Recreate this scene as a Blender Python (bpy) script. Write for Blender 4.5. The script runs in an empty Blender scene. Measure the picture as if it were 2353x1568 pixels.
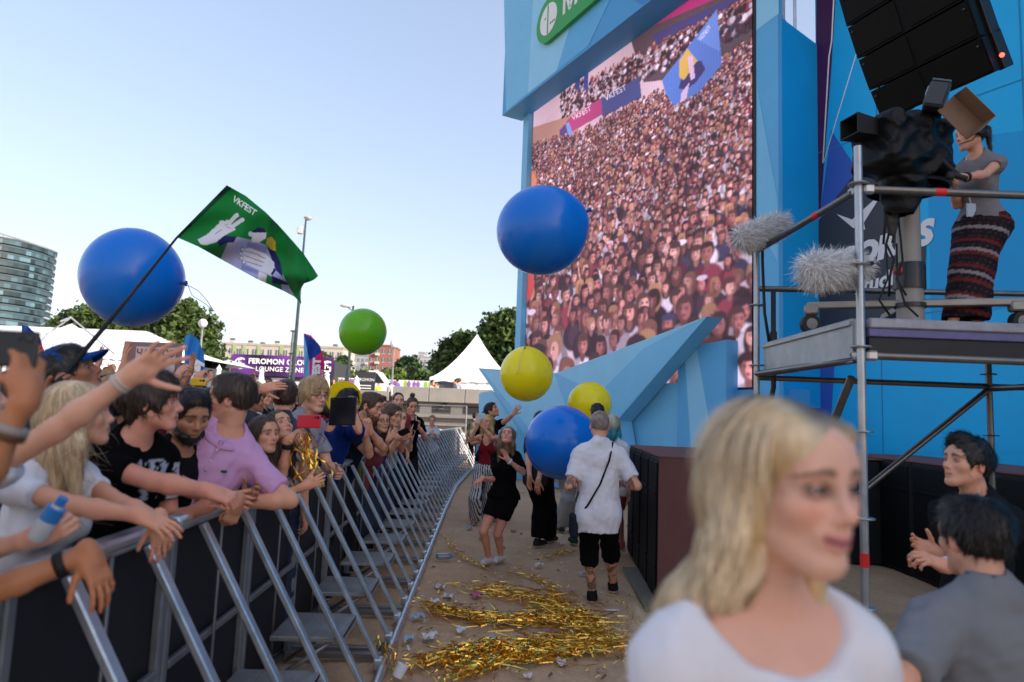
import bpy, math, random
import numpy as np
from mathutils import Vector, Matrix
SC = bpy.context.scene
COL = SC.collection
rng = np.random.default_rng(7)
random.seed(7)
PI = math.pi
V = lambda *a: np.array(a, dtype=float)
def nrm(v):
    v = np.asarray(v, float); n = np.linalg.norm(v); return v/n if n > 1e-9 else v
# ---------------------------------------------------------------- camera
CAMH = 1.70
FPX, CX, CY = 1569.0, 1176.5, 784.0
PITCH, ROLL = math.radians(6.15), math.radians(2.2)
_f = V(0, math.cos(PITCH), math.sin(PITCH)); _r = V(1, 0, 0); _u = V(0, -math.sin(PITCH), math.cos(PITCH))
CR = math.cos(ROLL)*_r + math.sin(ROLL)*_u
CU = -math.sin(ROLL)*_r + math.cos(ROLL)*_u
CAM = V(0, 0, CAMH)
def ray(x, y):
    return _f*FPX + CR*(x-CX) - CU*(y-CY)
def at(x, y, Y):
    d = ray(x, y); return CAM + d*(Y/d[1])
def atz(x, y, z=0.0):
    d = ray(x, y); return CAM + d*((z-CAMH)/d[2])
def onplane(x, y, p0, n):
    d = ray(x, y); return CAM + d*(np.dot(np.asarray(p0)-CAM, n)/np.dot(d, n))
cam = bpy.data.cameras.new("camera"); cam_o = bpy.data.objects.new("camera", cam); COL.objects.link(cam_o)
cam.sensor_width = 36; cam.lens = 36*FPX/2353; cam.clip_start = .05; cam.clip_end = 3000
cam_o.matrix_world = Matrix(((CR[0], CU[0], -_f[0], 0), (CR[1], CU[1], -_f[1], 0), (CR[2], CU[2], -_f[2], CAMH), (0, 0, 0, 1)))
cam.dof.use_dof = True; cam.dof.focus_distance = 7.5; cam.dof.aperture_fstop = 1.9
SC.camera = cam_o
# ---------------------------------------------------------------- materials
_M = {}
def mat(name, color=None, rough=.6, metal=0., bump=0., bscale=60., var=0., vscale=4., emit=None, estr=0., spec=.5, sss=0., coat=0., stretch=None, trans=0., alpha=1.):
    """Principled with the mesh's own colour attribute (color None) or a plain colour, noise variation and a noise bump."""
    if name in _M: return _M[name]
    m = bpy.data.materials.new(name); m.use_nodes = True; nt = m.node_tree; N = nt.nodes; L = nt.links
    b = N["Principled BSDF"]
    b.inputs["Roughness"].default_value = rough; b.inputs["Metallic"].default_value = metal
    b.inputs["Specular IOR Level"].default_value = spec; b.inputs["Coat Weight"].default_value = coat
    b.inputs["Transmission Weight"].default_value = trans; b.inputs["Alpha"].default_value = alpha
    if sss:
        b.inputs["Subsurface Weight"].default_value = sss; b.inputs["Subsurface Radius"].default_value = (.012, .005, .003); b.inputs["Subsurface Scale"].default_value = 1.
    if color is None:
        a = N.new("ShaderNodeAttribute"); a.attribute_name = "Col"; src = a.outputs["Color"]
    else:
        c = N.new("ShaderNodeRGB"); c.outputs[0].default_value = (*color, 1); src = c.outputs[0]
    tc = N.new("ShaderNodeTexCoord"); co = tc.outputs["Object"]
    if stretch:
        mp = N.new("ShaderNodeMapping"); mp.inputs["Scale"].default_value = stretch; L.new(co, mp.inputs["Vector"]); co = mp.outputs[0]
    if var:
        n = N.new("ShaderNodeTexNoise"); n.inputs["Scale"].default_value = vscale; n.inputs["Detail"].default_value = 5; n.inputs["Roughness"].default_value = .65
        L.new(co, n.inputs["Vector"])
        r = N.new("ShaderNodeMapRange"); r.inputs[1].default_value = .25; r.inputs[2].default_value = .75
        r.inputs[3].default_value = 1-var; r.inputs[4].default_value = 1+var; L.new(n.outputs["Fac"], r.inputs[0])
        h = N.new("ShaderNodeMix"); h.data_type = 'RGBA'; h.blend_type = 'MULTIPLY'; h.inputs[0].default_value = 1
        L.new(src, h.inputs[6]); L.new(r.outputs[0], h.inputs[7]); src = h.outputs[2]
        rr = N.new("ShaderNodeMapRange"); rr.inputs[3].default_value = max(.02, rough-.12); rr.inputs[4].default_value = min(1, rough+.12)
        L.new(n.outputs["Fac"], rr.inputs[0]); L.new(rr.outputs[0], b.inputs["Roughness"])
    L.new(src, b.inputs["Base Color"])
    if bump:
        n2 = N.new("ShaderNodeTexNoise"); n2.inputs["Scale"].default_value = bscale; n2.inputs["Detail"].default_value = 4
        L.new(co, n2.inputs["Vector"])
        bp = N.new("ShaderNodeBump"); bp.inputs["Strength"].default_value = bump; bp.inputs["Distance"].default_value = .01
        L.new(n2.outputs["Fac"], bp.inputs["Height"]); L.new(bp.outputs[0], b.inputs["Normal"])
    if emit is not None:
        b.inputs["Emission Strength"].default_value = estr
        if emit == 'col': L.new(src, b.inputs["Emission Color"])
        else: b.inputs["Emission Color"].default_value = (*emit, 1)
    _M[name] = m
    return m
def srgb(h):
    c = [int(h[i:i+2], 16)/255 for i in (0, 2, 4)]
    return tuple(x/12.92 if x <= .04045 else ((x+.055)/1.055)**2.4 for x in c)
# ---------------------------------------------------------------- objects
ORG = {}
def _name(o):  return o
def setp(o, label=None, cat=None, group=None, kind=None):
    if label: o["label"] = label
    if cat: o["category"] = cat
    if group: o["group"] = group
    if kind: o["kind"] = kind
    return o
def thing(name, label, cat, loc, group=None):
    o = bpy.data.objects.new(name, None); COL.objects.link(o); o.empty_display_size = .1
    o.location = tuple(float(v) for v in loc); ORG[o] = np.array(loc, float)
    return setp(o, label, cat, group)
def mesh_np(name, v, f4, material, parent=None, col=None, smooth=True, origin=None, f3=None):
    """object from numpy verts (world) + quads (+ tris)"""
    v = np.asarray(v, np.float32)
    if parent is not None: off = ORG[parent]
    elif origin is not None: off = np.asarray(origin, float)
    elif len(v): off = np.array([(v[:, 0].min()+v[:, 0].max())/2, (v[:, 1].min()+v[:, 1].max())/2, v[:, 2].min()])
    else: off = np.zeros(3)
    me = bpy.data.meshes.new(name)
    f4 = np.asarray(f4, np.int32).reshape(-1, 4) if f4 is not None and len(f4) else np.zeros((0, 4), np.int32)
    f3 = np.asarray(f3, np.int32).reshape(-1, 3) if f3 is not None and len(f3) else np.zeros((0, 3), np.int32)
    me.vertices.add(len(v)); me.vertices.foreach_set("co", (v-off.astype(np.float32)).ravel())
    nl = f4.size+f3.size
    me.loops.add(nl); me.loops.foreach_set("vertex_index", np.concatenate([f4.ravel(), f3.ravel()]))
    me.polygons.add(len(f4)+len(f3))
    st = np.concatenate([np.arange(len(f4))*4, f4.size+np.arange(len(f3))*3]).astype(np.int32)
    me.polygons.foreach_set("loop_start", st)
    me.polygons.foreach_set("use_smooth", np.full(len(st), smooth))
    me.update(calc_edges=True)
    if col is not None:
        ca = me.color_attributes.new("Col", 'FLOAT_COLOR', 'POINT')
        c = np.ones((len(v), 4), np.float32); c[:, :3] = np.asarray(col, np.float32); ca.data.foreach_set("color", c.ravel())
    me.materials.append(material)
    o = bpy.data.objects.new(name, me); COL.objects.link(o)
    if parent is not None: o.parent = parent
    else: o.location = tuple(float(a) for a in off)
    ORG[o] = off if parent is None else ORG[parent]
    return o
def frame_from(z, x=None):
    z = nrm(z); x = V(1, 0, 0) if x is None else np.asarray(x, float)
    if abs(np.dot(nrm(x), z)) > .95: x = V(0, 1, 0)
    x = nrm(x-z*np.dot(x, z)); y = np.cross(z, x); return x, y, z
class MB:
    """collects polygons (world space) into one mesh"""
    def __init__(s): s.v = []; s.f = []; s.c = []; s.cur = (.5, .5, .5)
    def col(s, *c): s.cur = c[0] if len(c) == 1 else c; return s
    def add(s, vs, fs):
        n = len(s.v); s.v += [tuple(map(float, p)) for p in vs]; s.c += [s.cur]*len(vs); s.f += [tuple(i+n for i in f) for f in fs]; return s
    def box(s, c, size, R=None, bev=0.):
        c = np.asarray(c, float); h = np.asarray(size, float)/2
        if bev <= 0:
            P = [V(x*h[0], y*h[1], z*h[2]) for z in (-1, 1) for y in (-1, 1) for x in (-1, 1)]
            F = [(0, 2, 3, 1), (4, 5, 7, 6), (0, 1, 5, 4), (2, 6, 7, 3), (0, 4, 6, 2), (1, 3, 7, 5)]
        else:
            b = min(bev, *(h*.95)); P = []; idx = {}
            for sx in (-1, 1):
                for sy in (-1, 1):
                    for sz in (-1, 1):
                        for ax in range(3):
                            q = V(sx*(h[0]-b), sy*(h[1]-b), sz*(h[2]-b)); q[ax] = (sx, sy, sz)[ax]*h[ax]
                            idx[(sx, sy, sz, ax)] = len(P); P.append(q)
            F = []
            I = lambda sx, sy, sz, a: idx[(sx, sy, sz, a)]
            for g in (-1, 1):
                F.append((I(g, -1, -1, 0), I(g, 1, -1, 0), I(g, 1, 1, 0), I(g, -1, 1, 0))[::g])
                F.append((I(-1, g, -1, 1), I(1, g, -1, 1), I(1, g, 1, 1), I(-1, g, 1, 1))[::-g])
                F.append((I(-1, -1, g, 2), I(1, -1, g, 2), I(1, 1, g, 2), I(-1, 1, g, 2))[::g])
            for a in (-1, 1):
                for d in (-1, 1):
                    F.append((I(a, d, -1, 0), I(a, d, 1, 0), I(a, d, 1, 1), I(a, d, -1, 1))[::-a*d])
                    F.append((I(a, -1, d, 0), I(a, 1, d, 0), I(a, 1, d, 2), I(a, -1, d, 2))[::a*d])
                    F.append((I(-1, a, d, 1), I(1, a, d, 1), I(1, a, d, 2), I(-1, a, d, 2))[::-a*d])
                    for e in (-1, 1):
                        F.append((I(a, d, e, 0), I(a, d, e, 1), I(a, d, e, 2))[::a*d*e])
        if R is not None: P = [R[0]*p[0]+R[1]*p[1]+R[2]*p[2] for p in P]
        return s.add([c+p for p in P], F)
    def tube(s, pts, r, n=8, cap=True):
        pts = [np.asarray(p, float) for p in pts]; k = len(pts); rr = r if hasattr(r, '__len__') else [r]*k
        x = None; rings = []
        for i, p in enumerate(pts):
            t = nrm(pts[min(i+1, k-1)]-pts[max(i-1, 0)])
            x, y, _ = frame_from(t, x if x is not None else V(.31, .2, .9))
            rings += [p+rr[i]*(math.cos(2*PI*j/n)*x+math.sin(2*PI*j/n)*y) for j in range(n)]
        F = [(i*n+j, i*n+(j+1) % n, (i+1)*n+(j+1) % n, (i+1)*n+j) for i in range(k-1) for j in range(n)]
        if cap: F += [tuple(range(n))[::-1], tuple((k-1)*n+j for j in range(n))]
        return s.add(rings, F)
    def lathe(s, c, prof, n=16, axis=(0, 0, 1), x0=None):
        x, y, z = frame_from(axis, x0); c = np.asarray(c, float); P = []
        for r, h in prof: P += [c+z*h+r*(math.cos(2*PI*j/n)*x+math.sin(2*PI*j/n)*y) for j in range(n)]
        k = len(prof)
        F = [(i*n+j, i*n+(j+1) % n, (i+1)*n+(j+1) % n, (i+1)*n+j) for i in range(k-1) for j in range(n)]
        F += [tuple(range(n))[::-1], tuple((k-1)*n+j for j in range(n))]
        return s.add(P, F)
    def prism(s, poly, off):
        """poly: list of 3-D points, extruded by vector off"""
        poly = [np.asarray(p, float) for p in poly]; off = np.asarray(off, float); n = len(poly)
        nn = sum((np.cross(poly[i]-poly[0], poly[(i+1) % n]-poly[0]) for i in range(n)), np.zeros(3))
        if np.dot(nn, off) < 0: poly = poly[::-1]
        F = [tuple(range(n))[::-1], tuple(range(n, 2*n))]+[(i, (i+1) % n, n+(i+1) % n, n+i) for i in range(n)]
        return s.add(poly+[p+off for p in poly], F)
    def quad(s, a, b, c, d): return s.add([a, b, c, d], [(0, 1, 2, 3)])
    def sphere(s, c, r, n=16, m=10, sc=(1, 1, 1)):
        prof = [(max(1e-4, math.sin(PI*i/m)), -math.cos(PI*i/m)) for i in range(m+1)]; c = np.asarray(c, float)
        P = [c+r*V(sc[0]*q*math.cos(2*PI*j/n), sc[1]*q*math.sin(2*PI*j/n), sc[2]*h) for q, h in prof for j in range(n)]
        F = [(i*n+j, i*n+(j+1) % n, (i+1)*n+(j+1) % n, (i+1)*n+j) for i in range(m) for j in range(n)]
        return s.add(P, F)
    def build(s, name, material, parent=None, smooth=False, origin=None):
        v = np.array(s.v, float).reshape(-1, 3)
        if parent is not None: off = ORG[parent]
        elif origin is not None: off = np.asarray(origin, float)
        else: off = np.array([(v[:, 0].min()+v[:, 0].max())/2, (v[:, 1].min()+v[:, 1].max())/2, v[:, 2].min()])
        me = bpy.data.meshes.new(name); me.from_pydata([tuple(p) for p in v-off], [], s.f); me.update()
        ca = me.color_attributes.new("Col", 'FLOAT_COLOR', 'POINT'); c = np.ones((len(v), 4), np.float32); c[:, :3] = np.array(s.c); ca.data.foreach_set("color", c.ravel())
        if smooth: me.polygons.foreach_set("use_smooth", np.full(len(me.polygons), True)); 
        if smooth == 'auto': me.set_sharp_from_angle(angle=math.radians(40))
        me.materials.append(material)
        o = bpy.data.objects.new(name, me); COL.objects.link(o)
        if parent is not None: o.parent = parent
        else: o.location = tuple(off)
        ORG[o] = off
        return o
def text_mesh(txt, size=1., bold=0., shear=0., space=1., align='CENTER'):
    """flat lettering as numpy (verts 2-D, faces), centred on its origin"""
    cu = bpy.data.curves.new("t", 'FONT'); cu.body = txt; cu.size = size; cu.offset = bold; cu.shear = shear; cu.space_character = space
    cu.align_x = align; cu.align_y = 'CENTER'; cu.resolution_u = 3
    o = bpy.data.objects.new("t", cu); COL.objects.link(o)
    dg = bpy.context.evaluated_depsgraph_get(); me = bpy.data.meshes.new_from_object(o.evaluated_get(dg))
    v = [(p.co.x, p.co.y) for p in me.vertices]; f = [tuple(p.vertices) for p in me.polygons]
    bpy.data.objects.remove(o); bpy.data.curves.remove(cu); bpy.data.meshes.remove(me)
    return v, f
def text_on(mb, txt, c, ex, ey, size, **k):
    """adds lettering to an MB, drawn at c along ex (reading direction) and ey (up)"""
    v, f = text_mesh(txt, size, **k); c = np.asarray(c, float)
    return mb.add([c+ex*a+ey*b for a, b in v], f)

# ---------------------------------------------------------------- organic surfaces: distance fields meshed with surface nets
def smin(a, b, k):
    if k <= 0: return np.minimum(a, b)
    h = np.maximum(k-np.abs(a-b), 0)/k
    return np.minimum(a, b)-h*h*k*.25
def smax(a, b, k): return -smin(-a, -b, k)
class cone:
    def __init__(s, a, b, ra, rb=None):
        s.a = np.asarray(a, float); s.b = np.asarray(b, float); s.ra = ra; s.rb = ra if rb is None else rb
    def box(s):
        r = max(s.ra, s.rb); return np.minimum(s.a, s.b)-r, np.maximum(s.a, s.b)+r
    def __call__(s, X, Y, Z):
        d = s.b-s.a; L2 = max(float(d@d), 1e-9)
        px, py, pz = X-s.a[0], Y-s.a[1], Z-s.a[2]
        t = np.clip((px*d[0]+py*d[1]+pz*d[2])/L2, 0, 1)
        return np.sqrt((px-t*d[0])**2+(py-t*d[1])**2+(pz-t*d[2])**2)-(s.ra+(s.rb-s.ra)*t)
    def inf(s, e): return cone(s.a, s.b, s.ra+e, s.rb+e)
class ell:
    def __init__(s, c, r, R=None):
        s.c = np.asarray(c, float); s.r = np.asarray(r, float)*np.ones(3); s.R = np.eye(3) if R is None else np.array(R, float)  # rows = axes
    def box(s):
        e = np.sqrt(((s.R*s.r[:, None])**2).sum(0)); return s.c-e, s.c+e
    def __call__(s, X, Y, Z):
        px, py, pz = X-s.c[0], Y-s.c[1], Z-s.c[2]; R = s.R
        q = [(px*R[i][0]+py*R[i][1]+pz*R[i][2]) for i in range(3)]
        k0 = np.sqrt(sum((q[i]/s.r[i])**2 for i in range(3))); k1 = np.sqrt(sum((q[i]/s.r[i]**2)**2 for i in range(3)))
        return k0*(k0-1)/np.maximum(k1, 1e-6)
    def inf(s, e): return ell(s.c, s.r+e, s.R)
class rbox:
    def __init__(s, c, h, rad, R=None):
        s.c = np.asarray(c, float); s.h = np.asarray(h, float); s.rad = rad; s.R = np.eye(3) if R is None else np.array(R, float)
    def box(s):
        e = np.abs(s.R.T)@(s.h); return s.c-e, s.c+e
    def __call__(s, X, Y, Z):
        px, py, pz = X-s.c[0], Y-s.c[1], Z-s.c[2]; R = s.R
        q = [np.abs(px*R[i][0]+py*R[i][1]+pz*R[i][2])-s.h[i]+s.rad for i in range(3)]
        o = np.sqrt(sum(np.maximum(a, 0)**2 for a in q)); return o+np.minimum(np.maximum(np.maximum(q[0], q[1]), q[2]), 0)-s.rad
    def inf(s, e): return rbox(s.c, s.h+e, s.rad+e, s.R)
class half:
    """half space: negative where (p-c).n < 0"""
    def __init__(s, c, n): s.c = np.asarray(c, float); s.n = nrm(n)
    def __call__(s, X, Y, Z): return (X-s.c[0])*s.n[0]+(Y-s.c[1])*s.n[1]+(Z-s.c[2])*s.n[2]
class Field:
    def __init__(s, lo, hi, h):
        lo = np.asarray(lo, float); hi = np.asarray(hi, float); s.h = h
        s.ax = [np.arange(lo[i], hi[i]+h, h) for i in range(3)]; s.F = np.full([len(a) for a in s.ax], .5, np.float32)
    def _sl(s, prim, m):
        if not hasattr(prim, 'box'): return [slice(0, len(a)) for a in s.ax]
        lo, hi = prim.box(); out = []
        for i in range(3):
            a = int(np.searchsorted(s.ax[i], lo[i]-m)); b = int(np.searchsorted(s.ax[i], hi[i]+m)); out.append(slice(a, b))
        return out
    def _ev(s, prim, sl):
        return prim(s.ax[0][sl[0]][:, None, None], s.ax[1][sl[1]][None, :, None], s.ax[2][sl[2]][None, None, :])
    def add(s, prim, k=.02):
        sl = s._sl(prim, k+3*s.h)
        if any(q.stop <= q.start for q in sl): return s
        s.F[tuple(sl)] = smin(s.F[tuple(sl)], s._ev(prim, sl), k); return s
    def sub(s, prim, k=.01):
        sl = s._sl(prim, k+3*s.h)
        if any(q.stop <= q.start for q in sl): return s
        s.F[tuple(sl)] = smax(s.F[tuple(sl)], -s._ev(prim, sl), k); return s
    def cut(s, plane, k=.004):      # keep where plane < 0
        sl = [slice(0, len(a)) for a in s.ax]; s.F = smax(s.F, s._ev(plane, sl), k).astype(np.float32); return s
    def disp(s, fn, band=.05):
        I = np.argwhere(np.abs(s.F) < band)
        if len(I):
            P = np.stack([s.ax[i][I[:, i]] for i in range(3)], 1); s.F[I[:, 0], I[:, 1], I[:, 2]] += fn(P).astype(np.float32)
        return s
    def mesh(s):
        F = s.F; nx, ny, nz = F.shape; S = F < 0
        c = [S[i:nx-1+i, j:ny-1+j, k:nz-1+k] for i in (0, 1) for j in (0, 1) for k in (0, 1)]
        cnt = sum(x.astype(np.int8) for x in c); act = (cnt > 0) & (cnt < 8)
        I = np.argwhere(act)
        if not len(I): return np.zeros((0, 3)), np.zeros((0, 4), int)
        idx = np.full(act.shape, -1, np.int32); idx[act] = np.arange(len(I))
        acc = np.zeros((len(I), 3)); w = np.zeros(len(I))
        val = {(i, j, k): F[I[:, 0]+i, I[:, 1]+j, I[:, 2]+k].astype(float) for i in (0, 1) for j in (0, 1) for k in (0, 1)}
        for a in range(3):
            o = [q for q in range(3) if q != a]
            for u in (0, 1):
                for v in (0, 1):
                    p0 = [0, 0, 0]; p0[o[0]] = u; p0[o[1]] = v; p1 = list(p0); p1[a] = 1
                    f0, f1 = val[tuple(p0)], val[tuple(p1)]; m = (f0 < 0) != (f1 < 0)
                    t = f0[m]/(f0[m]-f1[m]); acc[m, a] += t; acc[m, o[0]] += u; acc[m, o[1]] += v; w[m] += 1
        Vt = (I+acc/w[:, None])*s.h+np.array([a[0] for a in s.ax])
        Q = []
        for a in range(3):
            o = [q for q in range(3) if q != a]
            sl0 = [slice(None)]*3; sl1 = [slice(None)]*3; sl0[a] = slice(0, -1); sl1[a] = slice(1, None)
            s0, s1 = S[tuple(sl0)], S[tuple(sl1)]; E = np.argwhere(s0 != s1)
            E = E[(E[:, o[0]] > 0) & (E[:, o[1]] > 0) & (E[:, o[0]] < act.shape[o[0]]) & (E[:, o[1]] < act.shape[o[1]])]
            if not len(E): continue
            def cell(du, dv):
                C = E.copy(); C[:, o[0]] -= du; C[:, o[1]] -= dv; return idx[C[:, 0], C[:, 1], C[:, 2]]
            q = np.stack([cell(1, 1), cell(0, 1), cell(0, 0), cell(1, 0)], 1)
            fl = s0[E[:, 0], E[:, 1], E[:, 2]]
            if a == 1: fl = ~fl
            q[~fl] = q[~fl][:, ::-1]; Q.append(q)
        Q = np.concatenate(Q) if Q else np.zeros((0, 4), int)
        Q = Q[(Q >= 0).all(1)]
        return Vt, Q
def joinm(parts):
    """[(v,q,col)] -> one"""
    vs, qs, cs, n = [], [], [], 0
    for v, q, c in parts:
        if not len(v): continue
        vs.append(v); qs.append(np.asarray(q)+n); cs.append(np.broadcast_to(c, (len(v), 3))); n += len(v)
    return np.concatenate(vs), np.concatenate(qs), np.concatenate(cs)
def wav(P, freq, seed, n=7):
    """cheap smooth noise in about -1..1"""
    r = np.random.default_rng(seed); out = np.zeros(len(P))
    for i in range(n):
        d = r.normal(size=3); d /= np.linalg.norm(d); f = freq*(.6+1.3*r.random()); ph = r.random()*6.28
        d2 = r.normal(size=3)*freq*.35
        out += np.sin((P@d)*f+ph+.9*np.sin(P@d2+ph*2))
    return out/n*1.6
# ---------------------------------------------------------------- people
SKIN = dict(fair=(.70, .35, .225), pale=(.76, .42, .29), tan=(.47, .20, .095), olive=(.54, .26, .15), dark=(.38, .165, .095), rosy=(.70, .32, .22))
HAIR = dict(blonde=(.55, .37, .17), brown=(.07, .035, .018), dark=(.018, .012, .009), black=(.008, .007, .007), ginger=(.17, .07, .025), grey=(.25, .23, .21), sandy=(.3, .18, .08), lblonde=(.62, .46, .27))
MSK = lambda: mat("skin", None, .5, sss=.12, spec=.35, bump=.06, bscale=220, var=.05, vscale=18)
MSKF = lambda: mat("skin_far", None, .55, spec=.3, var=.05, vscale=18)
MCL = lambda: mat("cloth", None, .9, bump=.12, bscale=420, var=.05, vscale=9, spec=.06)
MHR = lambda: mat("hair", None, .42, spec=.45, var=.22, vscale=30, stretch=(3, 3, .6))
MPL = lambda: mat("plastic", None, .35, spec=.5)
MRB = lambda: mat("rubber", None, .6, spec=.3, var=.05)
class Head:
    def __init__(s, c, face, up=(0, 0, 1), sc=1., roll=0.):
        s.c = np.asarray(c, float); s.y = nrm(face); x = np.cross(s.y, np.asarray(up, float)); s.x = nrm(x); s.z = np.cross(s.x, s.y); s.s = sc
        if roll:
            a, b = s.x, s.z; s.x = a*math.cos(roll)+b*math.sin(roll); s.z = b*math.cos(roll)-a*math.sin(roll)
        s.R = np.array([s.x, s.y, s.z])
    def p(s, x, y, z): return s.c+s.s*(s.x*x+s.y*y+s.z*z)
    def loc(s, P): return ((P-s.c)@s.R.T)/s.s
    def ell(s, x, y, z, a, b, c): return ell(s.p(x, y, z), V(a, b, c)*s.s, s.R)
    def cone(s, a, b, ra, rb=None): return cone(s.p(*a), s.p(*b), ra*s.s, (ra if rb is None else rb)*s.s)
    def pl(s, c, n): return half(s.p(*c), s.x*n[0]+s.y*n[1]+s.z*n[2])
def head_mesh(hd, neck, skin, h, fem=False, smile=0., blush=.0, stubble=0., brow=(.05, .03, .02), lip=None, fat=0., eyes=(.12, .16, .2), detail=True, gaze=(0, 0), openm=0., nose=1., makeup=0.):
    lo = hd.c-.17*hd.s; hi = hd.c+.17*hd.s
    F = Field(lo, hi, h); k = .02*hd.s
    F.add(hd.ell(0, -.014, .032, .075, .097, .088), 0)
    F.add(hd.ell(0, .028, -.022, .063+fat, .066, .088), .03)
    for g in (-1, 1):
        F.add(hd.cone((g*(.05+fat), -.005, -.052), (g*.018, .066, -.098), .021+fat, .017), .028)
        F.add(hd.ell(g*.042, .057, -.022, .026+fat*.6, .026, .024), .022)
    F.add(hd.ell(0, .072, -.1, .021 if fem else .025, .019, .018), .022)
    F.add(hd.cone((-.036, .074, .022), (.036, .074, .022), .014 if fem else .017), .02)
    F.add(hd.ell(0, .065, .05, .05, .03, .035), .03)
    # eye sockets, nose, mouth
    for g in (-1, 1): F.sub(hd.ell(g*.032, .1, .001, .017, .02, .0125), .016)
    nl = .0275+.004*(nose-1)
    F.add(hd.cone((0, .083, .012), (0, .087+nl*.75, -.027), .0085, .0105*nose), .013)
    F.add(hd.ell(0, .088+nl*.68, -.031, .012*nose, .012, .0105), .008)
    for g in (-1, 1): F.add(hd.ell(g*.0115*nose, .094, -.035, .008*nose, .011, .0075), .007)
    F.add(hd.ell(0, .08, -.06, .028, .018, .02), .018)
    mw = .021+.006*smile; up = .006*smile
    for t0, t1 in ((-1, -.33), (-.33, .33), (.33, 1)):
        zz = lambda t: -.066+up*abs(t)**1.5
        yy = lambda t: .0985-.013*t*t
        F.add(hd.cone((t0*mw, yy(t0)-.003, zz(t0)+.0035), (t1*mw, yy(t1)-.003, zz(t1)+.0035), .0052), .006)
        F.add(hd.cone((t0*mw*.85, yy(t0)-.004, zz(t0)-.006-openm*.6), (t1*mw*.85, yy(t1)-.004, zz(t1)-.006-openm*.6), .0062), .006)
        F.sub(hd.cone((t0*mw, yy(t0)+.006, zz(t0)-.0012-openm*.3), (t1*mw, yy(t1)+.006, zz(t1)-.0012-openm*.3), .0022+openm*.35), .004)
    for g in (-1, 1):
        R = np.array([hd.x*math.cos(.35*g)-hd.y*math.sin(.35*g)*1, hd.y*math.cos(.35*g)+hd.x*math.sin(.35*g), hd.z])
        F.add(ell(hd.p(g*.079, -.014, -.006), V(.0085, .0195, .033)*hd.s, R), .007)
        F.sub(ell(hd.p(g*.088, -.009, -.002), V(.006, .011, .02)*hd.s, R), .005)
    F.add(neck, .03*hd.s)
    v, q = F.mesh(); L = hd.loc(v)
    sk = np.array(skin); c = np.tile(sk, (len(v), 1))
    def blend(mask, colr):
        nonlocal c
        mask = np.clip(mask, 0, 1)[:, None]; c = c*(1-mask)+np.asarray(colr)*mask
    red = sk*np.array([1.04, .8, .78])
    front = (L[:, 1] > .02)
    for g in (-1, 1):
        blend(front*(.45+blush)*np.exp(-(((L[:, 0]-g*.045)/.022)**2+((L[:, 2]+.03)/.02)**2)), red)
        blend(.8*np.exp(-((np.abs(L[:, 0]-g*.08)/.02)**4+((L[:, 2]+.005)/.04)**4+((L[:, 1]+.012)/.03)**4)), sk*np.array([1.05, .82, .8]))
    blend(front*.5*np.exp(-((L[:, 0]/.016)**2+((L[:, 2]+.034)/.012)**2)), red)
    if stubble:
        jaw = front*0+np.clip((-.035-L[:, 2]+.02*np.clip(L[:, 1]-.06, 0, 1)/.03)/.03, 0, 1)*np.clip((L[:, 1]+.02)/.02, 0, 1)*np.clip((.16+L[:, 2])/.04, 0, 1)
        blend(stubble*jaw, sk*.35)
    zc = -.066+up*np.abs(L[:, 0]/mw)**1.5
    lp = lip if lip is not None else (sk*np.array([.88, .55, .55]) if fem else sk*np.array([.85, .62, .6]))
    wv = np.clip(1.15-np.abs(L[:, 0])/mw, 0, .3)/.3
    blend((L[:, 1] > .07)*wv*np.clip(1.6-np.abs(L[:, 2]-zc+.001)/.0085, 0, 1), lp)
    blend((L[:, 1] > .07)*wv*np.clip(1.5-np.abs(L[:, 2]-zc+.0012+openm*.3)/(.0022+openm*.5), 0, 1)*.85, np.array(lp)*.18)
    for g in (-1, 1):
        u = (L[:, 0]*g-.036)/.02; bz = .0235+.006*(1-u*u)*.7-.003*u
        th = (.0036 if fem else .005)*(1.15-.5*np.clip(u, -1, 1))
        blend((L[:, 1] > .05)*np.clip(1.3-np.abs(u), 0, .3)/.3*np.clip(1.5-np.abs(L[:, 2]-bz)/th, 0, 1)*.9, brow)
        blend((L[:, 1] > .05)*.4*np.exp(-(((L[:, 0]-g*.032)/.016)**2+((L[:, 2]+.001)/.011)**2)), sk*np.array([.62, .5, .5]))
    if makeup:
        for g in (-1, 1): blend(makeup*np.exp(-((np.abs(L[:, 0]-g*.033)/.022)**3+(np.abs(L[:, 2]-.002)/.0115)**3))*(L[:, 1] > .05), (.05, .03, .025))
    parts = [(v, q, c)]
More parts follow.
